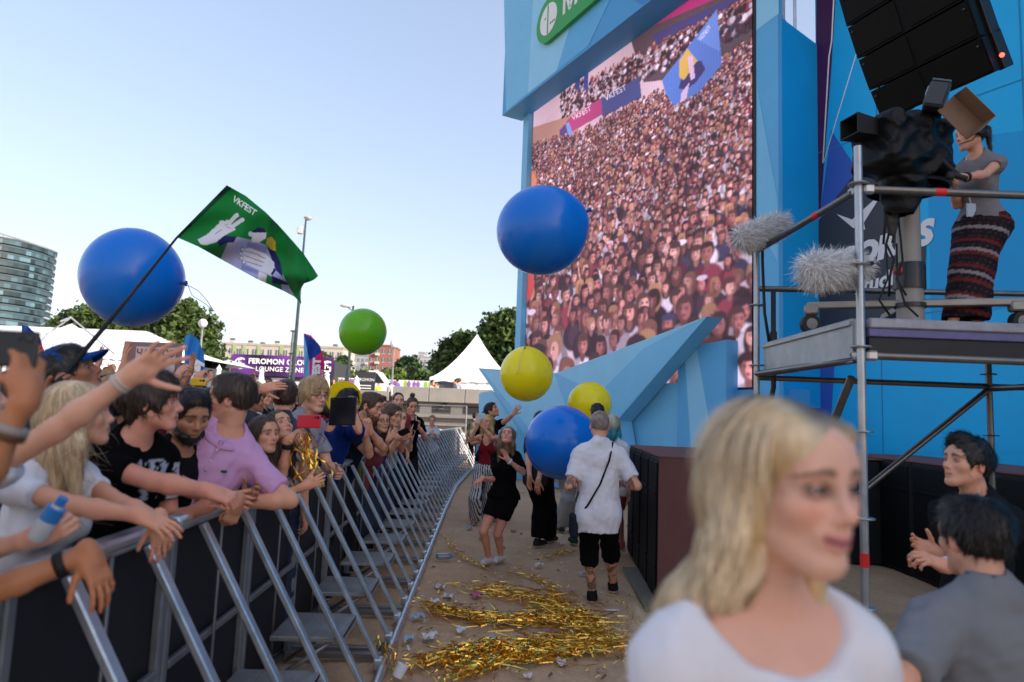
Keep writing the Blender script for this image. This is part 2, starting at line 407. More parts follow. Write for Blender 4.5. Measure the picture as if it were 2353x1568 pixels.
    if detail:
        for g in (-1, 1):      # eyeball, lids, lash lines
            ec = np.array([g*.0315, .0755, .002]); r = .0128
            def sph(az, el, rr): return np.stack([ec[0]+rr*np.sin(az)*np.cos(el), ec[1]+rr*np.cos(az)*np.cos(el), ec[2]+rr*np.sin(el)], -1)
            th = np.array([0, .16, .2, .42, .47, .8, 1.3]); ph = np.linspace(0, 2*PI, 17)[:-1]
            ga, ge = gaze
            dirs = np.array([[math.sin(t)*math.cos(p), math.cos(t), math.sin(t)*math.sin(p)] for t in th for p in ph])
            Rz = np.array([[math.cos(ga), math.sin(ga), 0], [-math.sin(ga), math.cos(ga), 0], [0, 0, 1]]); Rx = np.array([[1, 0, 0], [0, math.cos(ge), -math.sin(ge)], [0, math.sin(ge), math.cos(ge)]])
            ev = ec+r*dirs@(Rz.T@Rx.T)
            ew = (.62, .58, .56); ecol = [(.004,)*3, (.004,)*3, eyes, np.array(eyes)*.5, ew, ew, ew]
            eq = [(i*16+j, (i+1)*16+j, (i+1)*16+(j+1) % 16, i*16+(j+1) % 16) for i in range(6) for j in range(16)]
            parts.append((hd.c+hd.s*(ev@hd.R), np.array(eq), np.repeat(np.array([np.array(x) for x in ecol]), 16, 0)))
            az = np.linspace(-1.15, 1.15, 13)
            for sgn, op in ((1, .36 if not fem else .42), (-1, .26)):
                op *= (1-.35*smile)
                e0 = sgn*op*np.clip(np.cos(az*1.36), 0, 1)**.8-.02
                rows = [sph(az, e0+sgn*t*(1.25-np.abs(e0)), r*(1.09-.0*t)) for t in (0, .25, .55, 1)]
                lv = np.concatenate(rows); lq = [(i*13+j, i*13+j+1, (i+1)*13+j+1, (i+1)*13+j) for i in range(3) for j in range(12)]
                lc = np.tile(sk*np.array([.86, .76, .74]), (len(lv), 1))
                parts.append((hd.c+hd.s*(lv@hd.R), np.array(lq), lc))
                wd = (.0022 if fem else .0012) if sgn > 0 else .0007
                a = sph(az, e0-sgn*.02, r*1.12); b = sph(az, e0+sgn*wd/r, r*1.16)
                lv = np.concatenate([a, b]); lq = [(j, j+1, 13+j+1, 13+j) for j in range(12)]
                parts.append((hd.c+hd.s*(lv@hd.R), np.array(lq), np.tile(np.array((.012, .008, .006)), (26, 1))))
    return joinm(parts)
def hand_prims(w, fwd, dors, side, curl=(.3, .35, .4, .45), spread=.25, thumb=(.5, .3), sc=1.):
    """prims of a hand: wrist w, finger direction fwd, back-of-hand normal dors, side=+1 when the thumb is on dors x fwd"""
    y = nrm(fwd); z = nrm(np.asarray(dors, float)-y*np.dot(dors, y)); x = np.cross(y, z)*side
    P = lambda a, b, c: w+sc*(x*a+y*b+z*c)
    R = np.array([x, y, z]); palm = [rbox(P(.002, .05, 0), V(.037, .044, .0125)*sc, .012*sc, R), cone(P(0, -.02, 0), P(0, .03, 0), .026*sc, .027*sc),
                                     ell(P(.024, .034, -.008), V(.018, .032, .015)*sc, R)]
    fing = []
    base = [(.03, .088, .074, .0088), (.0105, .093, .082, .009), (-.0095, .09, .076, .0086), (-.028, .081, .06, .0077)]
    for i, (bx, by, ln, rr) in enumerate(base):
        a = (.5-i/3.)*spread*1.3; cu = curl[i]; d = x*math.sin(a)+y*math.cos(a); p = P(bx, by, 0); ang = 0; segs = []
        for j, (fr, cj) in enumerate(((.46, .75), (.3, 1.15), (.24, .8))):
            ang += cu*cj*1.45; q = p+sc*ln*fr*(d*math.cos(ang)-z*math.sin(ang))
            segs.append(cone(p, q, rr*(1-.09*j)*sc, rr*(1-.09*(j+1))*sc)); p = q
        fing.append(segs)
    ta, tb = thumb; d = nrm(x*math.sin(.35+ta)+y*math.cos(.35+ta)*.9-z*(.25+tb)); p = P(.024, .022, -.006); segs = []
    for j, (ln, rr) in enumerate(((.042, .0125), (.034, .0105), (.028, .0092))):
        q = p+sc*ln*d; segs.append(cone(p, q, rr*sc, rr*.9*sc)); p = q; d = nrm(d+y*.25*(1 if j == 0 else .5)-x*.22*tb-z*.25*tb)
    fing.append(segs)
    return palm, fing
POSES = dict(relax=dict(curl=(.25, .32, .38, .45), spread=.15, thumb=(.35, .3)), open=dict(curl=(.06, .05, .08, .12), spread=.5, thumb=(.75, .1)),
             grip=dict(curl=(.75, .8, .82, .85), spread=.05, thumb=(.1, .9)), fist=dict(curl=(1.0, 1.0, 1.0, 1.0), spread=.02, thumb=(.0, 1.2)),
             phone=dict(curl=(.5, .55, .6, .6), spread=.25, thumb=(.3, .9)), hang=dict(curl=(.18, .2, .24, .3), spread=.22, thumb=(.25, .25)), flat=dict(curl=(.1, .12, .15, .2), spread=.1, thumb=(.35, .2)))
def hand_mesh(w, fwd, dors, side, pose, elbow, rw, skin, h, sc=1., nails=True):
    pr = POSES[pose] if isinstance(pose, str) else pose
    palm, fing = hand_prims(w, fwd, dors, side, sc=sc, **pr)
    allp = palm+[s for f in fing for s in f]
    bl = np.min([p.box()[0] for p in allp], 0)-.012; bh = np.max([p.box()[1] for p in allp], 0)+.012
    arm = nrm(elbow-w); e = w+arm*.075; bl = np.minimum(bl, e-.034); bh = np.maximum(bh, e+.034)
    F = Field(bl, bh, h)
    for p in palm: F.add(p, .014*sc)
    F.add(cone(w+arm*.085, w, rw*1.12, rw), .02)
    for f in fing:
        G = Field(bl, bh, h)
        for s_ in f: G.add(s_, .004)
        F.F = smin(F.F, G.F, .006)
    F.cut(half(w+arm*.075, arm), .001)
    v, q = F.mesh(); sk = np.array(skin); c = np.tile(sk*np.array([1, .93, .9]), (len(v), 1))
    tips = [f[-1].b for f in fing]
    for t in tips:
        d = np.linalg.norm(v-t, axis=1); m = np.clip(1-d/.022, 0, 1)[:, None]*.5; c = c*(1-m)+sk*np.array([1.05, .78, .76])*m
    return v, q, c
def ik(a, t, l1, l2, hint):
    d = t-a; D = np.linalg.norm(d); D2 = min(D, (l1+l2)*.998); u = nrm(d); x = (l1*l1-l2*l2+D2*D2)/(2*D2); hgt = math.sqrt(max(l1*l1-x*x, 0))
    hv = np.asarray(hint, float); hv = nrm(hv-u*np.dot(hv, u)); e = a+u*x+hv*hgt; return e, a+u*D2
def ribbons(roots, nors, flow, n, length, width, base, var=.25, lift=.012, seg=4, seed=1, grav=0., wob=.2, curv=.1):
    """thin tapering hair ribbons"""
    r = np.random.default_rng(seed); idx = r.integers(0, len(roots), n); p = roots[idx].copy()+nors[idx]*.001; nn = nors[idx]
    d = flow[idx]+r.normal(size=(n, 3))*wob; d /= np.linalg.norm(d, axis=1)[:, None]+1e-9
    ln = (length*(.6+.6*r.random(n)))[:, None]; sd = np.cross(d, nn); sd /= np.linalg.norm(sd, axis=1)[:, None]+1e-9
    vs = []; 
    for i in range(seg+1):
        t = i/seg; w = width*(1-.85*t**1.5)
        q = p+nn*lift*math.sin(min(1, t*1.1)*PI*.55); vs += [q-sd*w/2, q+sd*w/2]
        p = p+d*ln/seg; d = d-nn*(ln/seg/curv)+np.array([0, 0, -grav])*.3/seg; d /= np.linalg.norm(d, axis=1)[:, None]+1e-9
    v = np.stack(vs, 1).reshape(-1, 3); m = 2*(seg+1); o = np.arange(n)*m
    q = np.concatenate([np.stack([o+2*i, o+2*i+1, o+2*i+3, o+2*i+2], 1) for i in range(seg)])
    cv = np.asarray(base)*(1+var*(r.random((n, 1))*2-1)); c = np.repeat(cv, m, 0)
    return v, q, c
def vnormals(v, q):
    n = np.zeros_like(v); a = np.cross(v[q[:, 2]]-v[q[:, 0]], v[q[:, 3]]-v[q[:, 1]])
    for j in range(4): np.add.at(n, q[:, j], a)
    return n/(np.linalg.norm(n, axis=1)[:, None]+1e-12)
def hair_mesh(hd, style, col, h, seed=0, strands=700, nb=None, back=None):
    """style: short, fade, long, pony, bun, mop, crop; returns v,q,c"""
    s = hd.s; lo = hd.c-.2*s; hi = hd.c+.2*s
    if style in ('long', 'longstraight'): lo = lo-V(.05, .05, .32)*s
    F = Field(lo, hi, h); t = dict(short=.013, fade=.012, long=.014, longstraight=.014, pony=.009, bun=.009, mop=.022, crop=.006, quiff=.016)[style]
    F.add(hd.ell(0, -.016, .034, .077+t, .099+t, .089+t), 0)
    if style in ('short', 'mop', 'quiff', 'fade'):
        F.add(hd.ell(0, .035, .092, .058, .05, .03+.01*(style != 'short')), .03)
    if style == 'quiff': F.add(hd.ell(0, .05, .115, .05, .045, .03), .03)
    if style == 'mop':
        F.add(hd.ell(0, .06, .06, .066, .035, .042), .02)
        for g in (-1, 1): F.add(hd.ell(g*.07, .01, .0, .02, .045, .05), .02)
        F.add(hd.ell(0, -.075, -.05, .06, .035, .05), .03)
    # cut to the hair line
    zf = .07 if style != 'mop' else .035
    F.sub(hd.ell(0, .135, -.05 if style != 'mop' else -.075, .125, .105, .135), .008)          # face
    if style not in ('long', 'longstraight', 'mop'):
        for g in (-1, 1): F.sub(hd.ell(g*.1, -.002, -.05, .05, .042, .062), .008)  # over the ears
        F.cut(hd.pl((0, -.09, -.075), (0, -.35, -1)), .01)
    elif style == 'mop':
        for g in (-1, 1): F.sub(hd.ell(g*.105, .02, -.06, .04, .04, .06), .008)
        F.cut(hd.pl((0, -.09, -.11), (0, -.2, -1)), .01)
    if style == 'fade':
        for g in (-1, 1): F.sub(hd.ell(g*.12, 0, -.0, .045, .2, .07), .01)
    if style in ('long', 'longstraight'):
        for g in (-1, 1):
            F.add(cone(hd.p(g*.062, .0, .05), hd.p(g*.08, -.015, -.1), .032*s, .03*s), .03)
            F.add(cone(hd.p(g*.08, -.015, -.1), hd.p(g*.085, .0, -.12)+V(0, 0, -.2)*s, .032*s, .02*s), .03)
        F.add(cone(hd.p(0, -.075, .0), hd.p(0, -.085, -.12), .06*s, .055*s), .04)
        F.add(cone(hd.p(0, -.085, -.12), hd.p(0, -.075, -.14)+V(0, 0, -.18)*s, .055*s, .04*s), .05)
        F.sub(hd.ell(0, .11, -.07, .07, .1, .14), .01)
    if style == 'pony':
        F.add(hd.ell(0, -.125, .05, .028, .035, .03), .015); F.add(cone(hd.p(0, -.145, .04), hd.p(0, -.15, -.12), .026*s, .012*s), .015)
    if style == 'bun': F.add(hd.ell(0, -.05, .15, .035, .035, .03), .012); F.cut(hd.pl((0, -.09, -.04), (0, -.35, -1)), .01)
    R = hd.R; Sx = np.array([1, 1, .25 if style.startswith('long') else .6])
    F.disp(lambda P: (.0035*s)*wav((P-hd.c)@R.T*Sx, 170, seed+3, 9)+(.003*s)*wav((P-hd.c)@R.T*Sx, 60, seed+5))
    v, q = F.mesh()
    if not len(v): return v, q, np.zeros((0, 3))
    c = np.asarray(col)*np.clip(1+.35*wav(hd.loc(v)*Sx, 120, seed+9, 8)[:, None], .5, 1.6)
    if strands:
        n = vnormals(v, q); L = hd.loc(v); crown = hd.p(0, -.045, .12)
        away = v-crown; away /= np.linalg.norm(away, axis=1)[:, None]+1e-9
        dn = np.array([0, 0, -1.])
        fl = away+dn*(.9 if style.startswith('long') else .35)
        if style in ('short', 'quiff', 'fade'): fl = fl+(hd.y*.6+hd.z*.55)*np.clip(L[:, 2:3]/.08, 0, 1)*np.clip((L[:, 1:2]+.06)/.1, 0, 1)
        fl = fl-n*(fl*n).sum(1)[:, None]; fl /= np.linalg.norm(fl, axis=1)[:, None]+1e-9
        lg = dict(short=.03, fade=.02, long=.12, longstraight=.14, pony=.035, bun=.035, mop=.05, crop=.008, quiff=.035)[style]*s
        if style == 'long' or style == 'longstraight': wd, lf, wb = .003*s, .004*s, .1
        else: wd, lf, wb = .0024*s, .003*s, .2
        ok = np.ones(len(v), bool)
        if style.startswith('long'): ok = ~((L[:, 1] > .035) & (L[:, 2] > -.12) & (np.abs(L[:, 0]) < .062))
        rv = ribbons(v[ok], n[ok], fl[ok], strands, lg, wd, col, .35, lf, 4, seed+2, grav=.9 if style.startswith('long') else .3, wob=wb)
        fy = ribbons(v[ok], n[ok], fl[ok], max(20, strands//9), lg*1.5, wd*.55, col, .5, .012*s, 5, seed+6, grav=.5 if style.startswith('long') else .15, wob=.5)
        return joinm([(v, q, c), rv, fy])
    return v, q, c

LOD = {0: (.013, .0036, .0042, .0105, .005), 1: (.015, .0055, .006, .013, .0065), 2: (.022, .011, .011, .02, .012), -1: (.01, .0026, .0036, .008, .0045)}
PEOPLE = []
def person(label, hc, face, bf, lean=0., s=1., fem=False, ground=0., arms=None, top=None, bottom=None, shoes=(.02, .02, .02), hair=('short', HAIR['brown']), skin='fair',
           lod=0, head=None, feet=None, roll=0., seed=None, legs=True, group=None, beard=None, twist=0., fat=0., socks=None, cat="person", strands=None, side_lean=0., paint=None):
    global _ps
    seed = len(PEOPLE)*13+5 if seed is None else seed
    hb, hh, hn, hcl, hhr = LOD[lod]; skin = np.array(SKIN[skin] if isinstance(skin, str) else skin)
    hc = np.asarray(hc, float); face = nrm(face); bf = nrm(V(bf[0], bf[1], 0)); r = V(bf[1], -bf[0], 0)
    t = nrm(V(0, 0, 1)*math.cos(lean)+bf*math.sin(lean)+r*math.sin(side_lean)); r = nrm(r-t*np.dot(r, t)); f = np.cross(t, r)
    if np.dot(f, bf) < 0: f = -f
    hd = Head(hc, face, sc=s*(.97 if fem else 1.), roll=roll)
    un = nrm(t+V(0, 0, .7)); fh = nrm(V(face[0], face[1], 0)+1e-6)
    nb = hc-s*.185*un-s*.035*fh-s*.0*hd.z
    hip = nb-s*.53*t; base = V(hip[0], hip[1], ground)
    root = thing("person", label, cat, base, group); PEOPLE.append(root)
    T = lambda a, b, c: nb+s*(r*a+f*b+t*c)
    Rt = np.array([r, f, t]); E = lambda a, b, c, x, y, z: ell(T(a, b, c), V(x, y, z)*s, Rt)
    sw = .142 if fem else .166
    sh = {g: T(g*sw, -.005, -.075) for g in (-1, 1)}
    if fem:
        tor = [(E(0, .0, -.2, .122+fat, .09+fat, .17), .05), (E(0, -.005, -.1, .115, .075, .09), .05), (E(0, .0, -.36, .112+fat, .085+fat, .14), .06), (E(0, -.005, -.53, .155+fat, .115+fat, .12), .06)]
        tor += [(E(g*.066, .075, -.215, .058, .052, .058), .035) for g in (-1, 1)]
    else:
        tor = [(E(0, .005, -.2, .142+fat, .104+fat, .19), .05), (E(0, -.005, -.1, .135, .085, .1), .05), (E(0, .01, -.38, .13+fat, .1+fat*1.4, .16), .06), (E(0, -.005, -.53, .148+fat, .112+fat, .12), .06)]
    tor += [(E(g*.07, -.06, -.57, .08, .075, .085), .04) for g in (-1, 1)]
    nr = (.048 if fem else .058)*s
    nktop = hd.p(0, -.022, -.06)
    neck = cone(T(0, -.018, .0), nktop, nr*1.08, nr*.95)
    neck_in = cone(T(0, -.018, -.02), nktop*.75+T(0, -.018, 0)*.25, nr*1.08, nr*.84)
    al, fl = .285*s*(.95 if fem else 1), .25*s*(.95 if fem else 1); ra, re, rw = ((.0355, .0325, .0235) if fem else (.045, .039, .028)); ra, re, rw = ra*s, re*s, rw*s
    A = {}
    arms = arms or {}
    for g, nm in ((-1, 'L'), (1, 'R')):
        a = arms.get(nm) or {}
        tgt = a.get('t'); tgt = T(g*(sw+.07), .03, -.6) if tgt is None else np.asarray(tgt, float)
        dt_ = tgt-sh[g]; rs = np.dot(dt_, t)/(np.linalg.norm(dt_)+1e-6)
        if rs > 0: sh[g] = sh[g]+t*.045*s*rs+nrm(dt_)*.025*s*rs
        e_, w_ = ik(sh[g], tgt, al, fl, a.get('e', r*g*.4-t*1.-f*.5)); A[g] = (e_, w_, a)
    trap = [(cone(T(0, -.02, .035), T(g*sw*.72, -.01, -.035), (.046 if not fem else .038)*s, (.045 if not fem else .036)*s), .04) for g in (-1, 1)]
    trap += [(cone(T(g*sw*.5, -.005, -.06), sh[g], (.055 if not fem else .045)*s, (.049 if not fem else .041)*s), .04) for g in (-1, 1)]
    def armp(g, e=0., fr=1.):
        e_, w_, a = A[g]; out = []
        if fr <= 1:
            q = sh[g]+(e_-sh[g])*fr; out.append(cone(sh[g], q, ra*1.12+e, ra*(1.12-.25*fr)+e)); return out
        out = [cone(sh[g], e_, ra*1.12+e, re*.95+e)]
        fa = e_+(w_-e_)*.32
        out += [cone(e_, fa, re*.95+e, re*1.02+e), cone(fa, w_, re*1.02+e, rw*.94+e)]
        return out
    # legs
    hips = {g: T(g*.088, 0, -.55) for g in (-1, 1)}; LG = {}
    if feet is None: feet = {g: base+r*g*.1-bf*.02 for g in (-1, 1)}
    else: feet = {-1: np.asarray(feet[0], float), 1: np.asarray(feet[1], float)}
    ffw = bf
    for g in (-1, 1):
        an = feet[g]+V(0, 0, .085*s); d = np.linalg.norm(hips[g]-an); l1 = max(.44*s, d*.505); l2 = max(.42*s, d*.5)
        k_, an2 = ik(hips[g], an, l1, l2, bf+.001); LG[g] = (hips[g], k_, an)
    def legp(g, e=0., fr=2.):
        h_, k_, a_ = LG[g]; th, kn, ca, ak = (.088, .055, .056, .037) if not fem else (.088, .052, .051, .034)
        th, kn, ca, ak = [x*s for x in (th, kn, ca, ak)]; out = []
        if fr <= 1: return [cone(h_, h_+(k_-h_)*fr, th+e, th+(kn-th)*fr+e)]
        out.append(cone(h_, k_, th+e, kn+e)); m = k_+(a_-k_)*.3-bf*.012*s
        out += [cone(k_, m, kn*.95+e, ca+e), cone(m, k_+(a_-k_)*min(1, fr-1), ca+e, (ca+(ak-ca)*min(1, (fr-1.3)/.7) if fr > 1.3 else ca)+e)]
        return out
    lo = np.min([hc-.2*s, hip-.3*s]+[A[g][i]-.1 for g in A for i in (0, 1)]+([feet[g]-.05 for g in feet] if legs else []), 0)
    hi = np.max([hc+.1*s, hip+.3*s, nb+.25*s]+[A[g][i]+.1 for g in A for i in (0, 1)]+([feet[g]+.1 for g in feet] if legs else []), 0)
    F = Field(lo, hi, hb)
    for p, k in tor+trap: F.add(p, k*s)
    F.add(neck_in, .03*s)
    F.add(hd.ell(0, -.014, .02, .055, .07, .06), .02); F.add(hd.ell(0, .02, -.035, .04, .045, .055), .02)
    G = {}
    for g in (-1, 1):
        for i, p in enumerate(armp(g, fr=2)): F.add(p, (.035 if i == 0 else .02)*s)
        if legs:
            for i, p in enumerate(legp(g)): F.add(p, (.04 if i == 0 else .02)*s)
            F.add(cone(LG[g][2]-V(0, 0, .03)*s-ffw*.02, LG[g][2]-V(0, 0, .05)*s+ffw*.12*s, .036*s, .03*s), .02)
    parts = []
    v, q = F.mesh(); parts.append((v, q, skin*np.array([1, .96, .94])))
    hk = dict(fem=fem); hk.update(head or {})
    if lod == 2: hk['detail'] = False
    parts.append(head_mesh(hd, neck, skin, hh, **hk))
    for g, nm in ((-1, 'L'), (1, 'R')):
        e_, w_, a = A[g]
        if a.get('nohand'): continue
        fw = a.get('fwd'); fd = nrm(w_-e_); fw = fd if fw is None else nrm(fw)
        dr = a.get('dors'); dr = (r*g+f*.3) if dr is None else np.asarray(dr, float)
        pv = a.get('pose', 'relax')
        parts.append(hand_mesh(w_, fw, dr, -g, pv, e_, rw*.98, skin, hn, sc=s*(.9 if fem else 1.)))
    v, q, c = joinm(parts)
    if paint is not None: c = paint(v, np.array(c))
    mesh_np("body", v, q, MSK() if lod < 2 else MSKF(), root, c)
    # ------------------------------------------------------------ clothes
    def cloth(name, F, col, m=None, fold=.004, fr=42., pat=None):
        if fold: F.disp(lambda P: fold*s*(-.55+wav((P-nb)@np.array([[1, 0, 0], [0, 1, 0], [0, 0, .55]]), fr/s, seed, 8)+.5*wav(P-nb, fr*2.2/s, seed+1, 6)))
        v, q = F.mesh()
        if not len(v): return None
        cc = pat(v) if pat else np.asarray(col)
        return mesh_np(name, v, q, m or MCL(), root, np.broadcast_to(cc, (len(v), 3)))
    top = dict(kind='tee', col=(.5, .5, .5)) if top is None else top
    kd = top['kind']; e = top.get('fit', .014)*s; slv = top.get('sleeve', dict(tee=.62, polo=.62, long=2, tank=0, crop=.3, top=.3).get(kd, .6)); hem = top.get('hem', .62)
    if kd != 'none':
        tl = min(lo[2], 0); F = Field(np.minimum(lo, hip-.3*s), hi, hcl)
        for p, k in tor: F.add(p.inf(e), k*s)
        for p, k in trap: F.add(p.inf(e*.85+.002), k*s)
        dd = hem-.45
        if dd > 0:
            F.add(E(0, -.005, -.53, .15+fat, .114+fat, .14).inf(e+.014*s), .05)
            for g in (-1, 1): F.add(E(g*.07, -.05, -.58, .085, .075, .1).inf(e*.5+.012*s), .05)
            if hem > .64: F.add(cone(T(0, -.01, -.3), T(0, -.015, -hem-.03), .105*s+fat+e, .112*s+fat+e), .05); F.add(cone(T(.05, -.01, -.28), T(.052, -.015, -hem-.03), .088*s+fat+e, .098*s+fat+e), .05); F.add(cone(T(-.05, -.01, -.28), T(-.052, -.015, -hem-.03), .088*s+fat+e, .098*s+fat+e), .05)
        if slv:
            for g in (-1, 1):
                G_ = Field(np.minimum(lo, hip-.3*s), hi, hcl); G_.F = F.F*0+.5
                for i, p in enumerate(armp(g, e*1.15, slv)): G_.add(p, .02)
                e_, w_, a = A[g]
                if slv <= 1: G_.cut(half(sh[g]+(e_-sh[g])*slv, e_-sh[g]), .003)
                else: G_.cut(half(e_+(w_-e_)*.97, w_-e_), .003)
                F.F = smin(F.F, G_.F, .03*s)
        F.cut(half(T(0, 0, -hem), -t), .004)
        nk = top.get('neck', 'crew')
        if kd == 'tank':
            for g in (-1, 1): F.sub(ell(T(g*(sw+.03), 0, -.06), V(.085, .2, .16)*s, Rt), .01)
            nk = top.get('neck', 'scoop')
        if nk == 'crew': F.sub(ell(T(0, .01, .05), V(.074, .085, .085)*s, Rt), .006)
        elif nk == 'v': F.sub(ell(T(0, .01, .05), V(.078, .085, .085)*s, Rt), .006); F.sub(ell(T(0, .1, -.02), V(.045, .08, .13)*s, Rt), .01)
        elif nk == 'scoop': F.sub(ell(T(0, .02, .05), V(.095, .1, .09)*s, Rt), .006); F.sub(ell(T(0, .11, -.02), V(.085, .09, .15)*s, Rt), .012)
        elif nk == 'wide': F.sub(ell(T(0, .05, .045), V(.122, .13, .115)*s, Rt), .012)
        cloth(top.get('name', 'shirt'), F, top['col'], fold=top.get('fold', .008), pat=top.get('pat'))
        if kd == 'polo':
            mb = MB().col(*top['col'])
            pts = []
            for i in range(25):
                a = -2.65+5.3*i/24; pts.append((a, T(.074*math.sin(a), .004+.078*math.cos(a), .018-.05*max(0, math.cos(a)))))
            P = []
            for a, p in pts:
                n_ = r*math.sin(a)+f*math.cos(a); P += [p+t*.012*s-n_*.004, p+t*.018*s+n_*.003, p-t*.016*s+n_*.038*s, p-t*.022*s+n_*.034*s]
            k4 = 4; Fq = [(i*k4+j, i*k4+j+1, (i+1)*k4+j+1, (i+1)*k4+j) for i in range(24) for j in range(3)]
            mb.add(P, Fq); mb.build("collar", MCL(), root, smooth=True)
    if bottom is not None and legs:
        kind, colb, ln = bottom[:3]; pat = bottom[3] if len(bottom) > 3 else None; ez = .016*s if kind != 'skirt' else .02*s
        if kind == 'wide': ez = .03*s
        F = Field(np.minimum(lo, hip-.35*s), np.maximum(hi, hip+.2), hcl)
        for p, k in tor[-1:]+tor[-2:-1]: F.add(p.inf(ez*.7), .04*s)
        F.add(E(0, -.005, -.53, .152+fat, .114+fat, .12).inf(ez*.8), .04*s)
        F.cut(half(T(0, 0, -.44), t), .004)
        if kind == 'skirt':
            fm_ = (feet[-1]+feet[1])/2
            for g in (-1, 1):
                for p in legp(g, .022*s): F.add(p, .05*s)
            F.add(cone(T(0, 0, -.5), fm_+V(0, 0, (1-ln)*.85*s), .125*s, .15*s), .06); F.cut(half((feet[-1]+feet[1])/2+V(0, 0, (1-ln)*.85*s), V(0, 0, -1)), .004)
        else:
            for g in (-1, 1):
                for i, p in enumerate(legp(g, ez, ln)): F.add(p, .03*s)
                h_, k_, a_ = LG[g]
                if ln <= 1: q0, dv = h_+(k_-h_)*ln, k_-h_
                else: q0, dv = k_+(a_-k_)*(ln-1), a_-k_
                if ln > 1: F.add(cone(k_, q0, (.06+(.012 if kind == 'wide' else 0))*s+ez, (.05 if kind != 'wide' else .075)*s+ez*.7), .03)
                F.sub(cone(q0+nrm(dv)*.16*s, q0+nrm(dv)*.17*s, .16*s, .16*s), .003)
        cloth(dict(skirt="skirt", shorts="shorts").get(kind, "trousers"), F, colb, fold=.008, fr=34, pat=pat)
    if legs and shoes is not None:
        for g in (-1, 1):
            p = feet[g]; F = Field(p-V(.2, .2, .05), p+V(.2, .2, .16)*s, .008 if lod < 2 else .015)
            fx = V(bf[1], -bf[0], 0)
            F.add(cone(p+V(0, 0, .05)*s-bf*.03*s, p+V(0, 0, .042)*s+bf*.14*s, .045*s, .038*s), .02); F.add(cone(p+V(0, 0, .05)*s-bf*.03*s, p+V(0, 0, .1)*s-bf*.01, .045*s, .042*s), .02)
            F.cut(half(p+V(0, 0, .004), V(0, 0, -1)), .006); F.cut(half(p+V(0, 0, .115*s), V(0, 0, 1)), .004)
            v, q = F.mesh(); mesh_np("shoe", v, q, MCL(), root, np.where((v[:, 2:3] < p[2]+.026*s), np.array((.55, .53, .5)), np.array(shoes)))
    if socks is not None:
        mb = MB().col(*socks)
        for g in (-1, 1): mb.tube([LG[g][2]+V(0, 0, .0), LG[g][2]+(LG[g][1]-LG[g][2])*.28], [.045*s, .05*s], 14)
        mb.build("socks", MCL(), root, smooth=True)
    if hair is not None:
        ns = strands if strands is not None else {0: 2200, 1: 900, 2: 160, -1: 6000}[lod]
        v, q, c = hair_mesh(hd, hair[0], hair[1], hhr, seed, ns)
        mesh_np("hair", v, q, MHR(), root, c)
    if beard:
        F = Field(hd.c-.17*s, hd.c+.17*s, hhr*.8)
        F.add(hd.ell(0, .05, -.085, .05, .052, .05), 0)
        for g in (-1, 1): F.add(hd.cone((g*.058, .0, -.03), (g*.045, .05, -.08), .018, .024), .02)
        F.sub(hd.ell(0, .105, -.048, .036, .035, .03), .012); F.sub(hd.ell(0, .03, -.02, .052, .075, .04), .01)
        F.disp(lambda P: .003*wav(P, 200, seed+4))
        v, q = F.mesh()
        if len(v):
            n = vnormals(v, q); fl = n*.3+np.array([0, 0, -1.]); fl /= np.linalg.norm(fl, axis=1)[:, None]
            rv = ribbons(v, n, fl, 300, .014, .002, beard, .3, .003, 3, seed)
            v, q, c = joinm([(v, q, np.array(beard)), rv]); mesh_np("beard", v, q, MHR(), root, c)
    return dict(root=root, hd=hd, T=T, r=r, f=f, t=t, nb=nb, A=A, sh=sh, s=s, feet=feet, LG=LG)
def add_glasses(P, col=(.01, .01, .01)):
    hd = P['hd']; mb = MB().col(*col)
    for g in (-1, 1):
        pts = [hd.p(g*.032+.022*math.cos(a), .107-.012*abs(math.cos(a))*(1 if g*math.cos(a) > 0 else 0), .0+.017*math.sin(a)) for a in np.linspace(0, 2*PI, 17)]
        mb.tube(pts, .0016*hd.s, 6, False)
        mb.tube([hd.p(g*.054, .097, .004), hd.p(g*.079, .06, .006), hd.p(g*.084, -.01, .004)], .0016*hd.s, 6)
    mb.tube([hd.p(-.01, .109, .004), hd.p(0, .112, .007), hd.p(.01, .109, .004)], .0014*hd.s, 6)
    return mb.build("glasses", MPL(), P['root'], smooth=True)
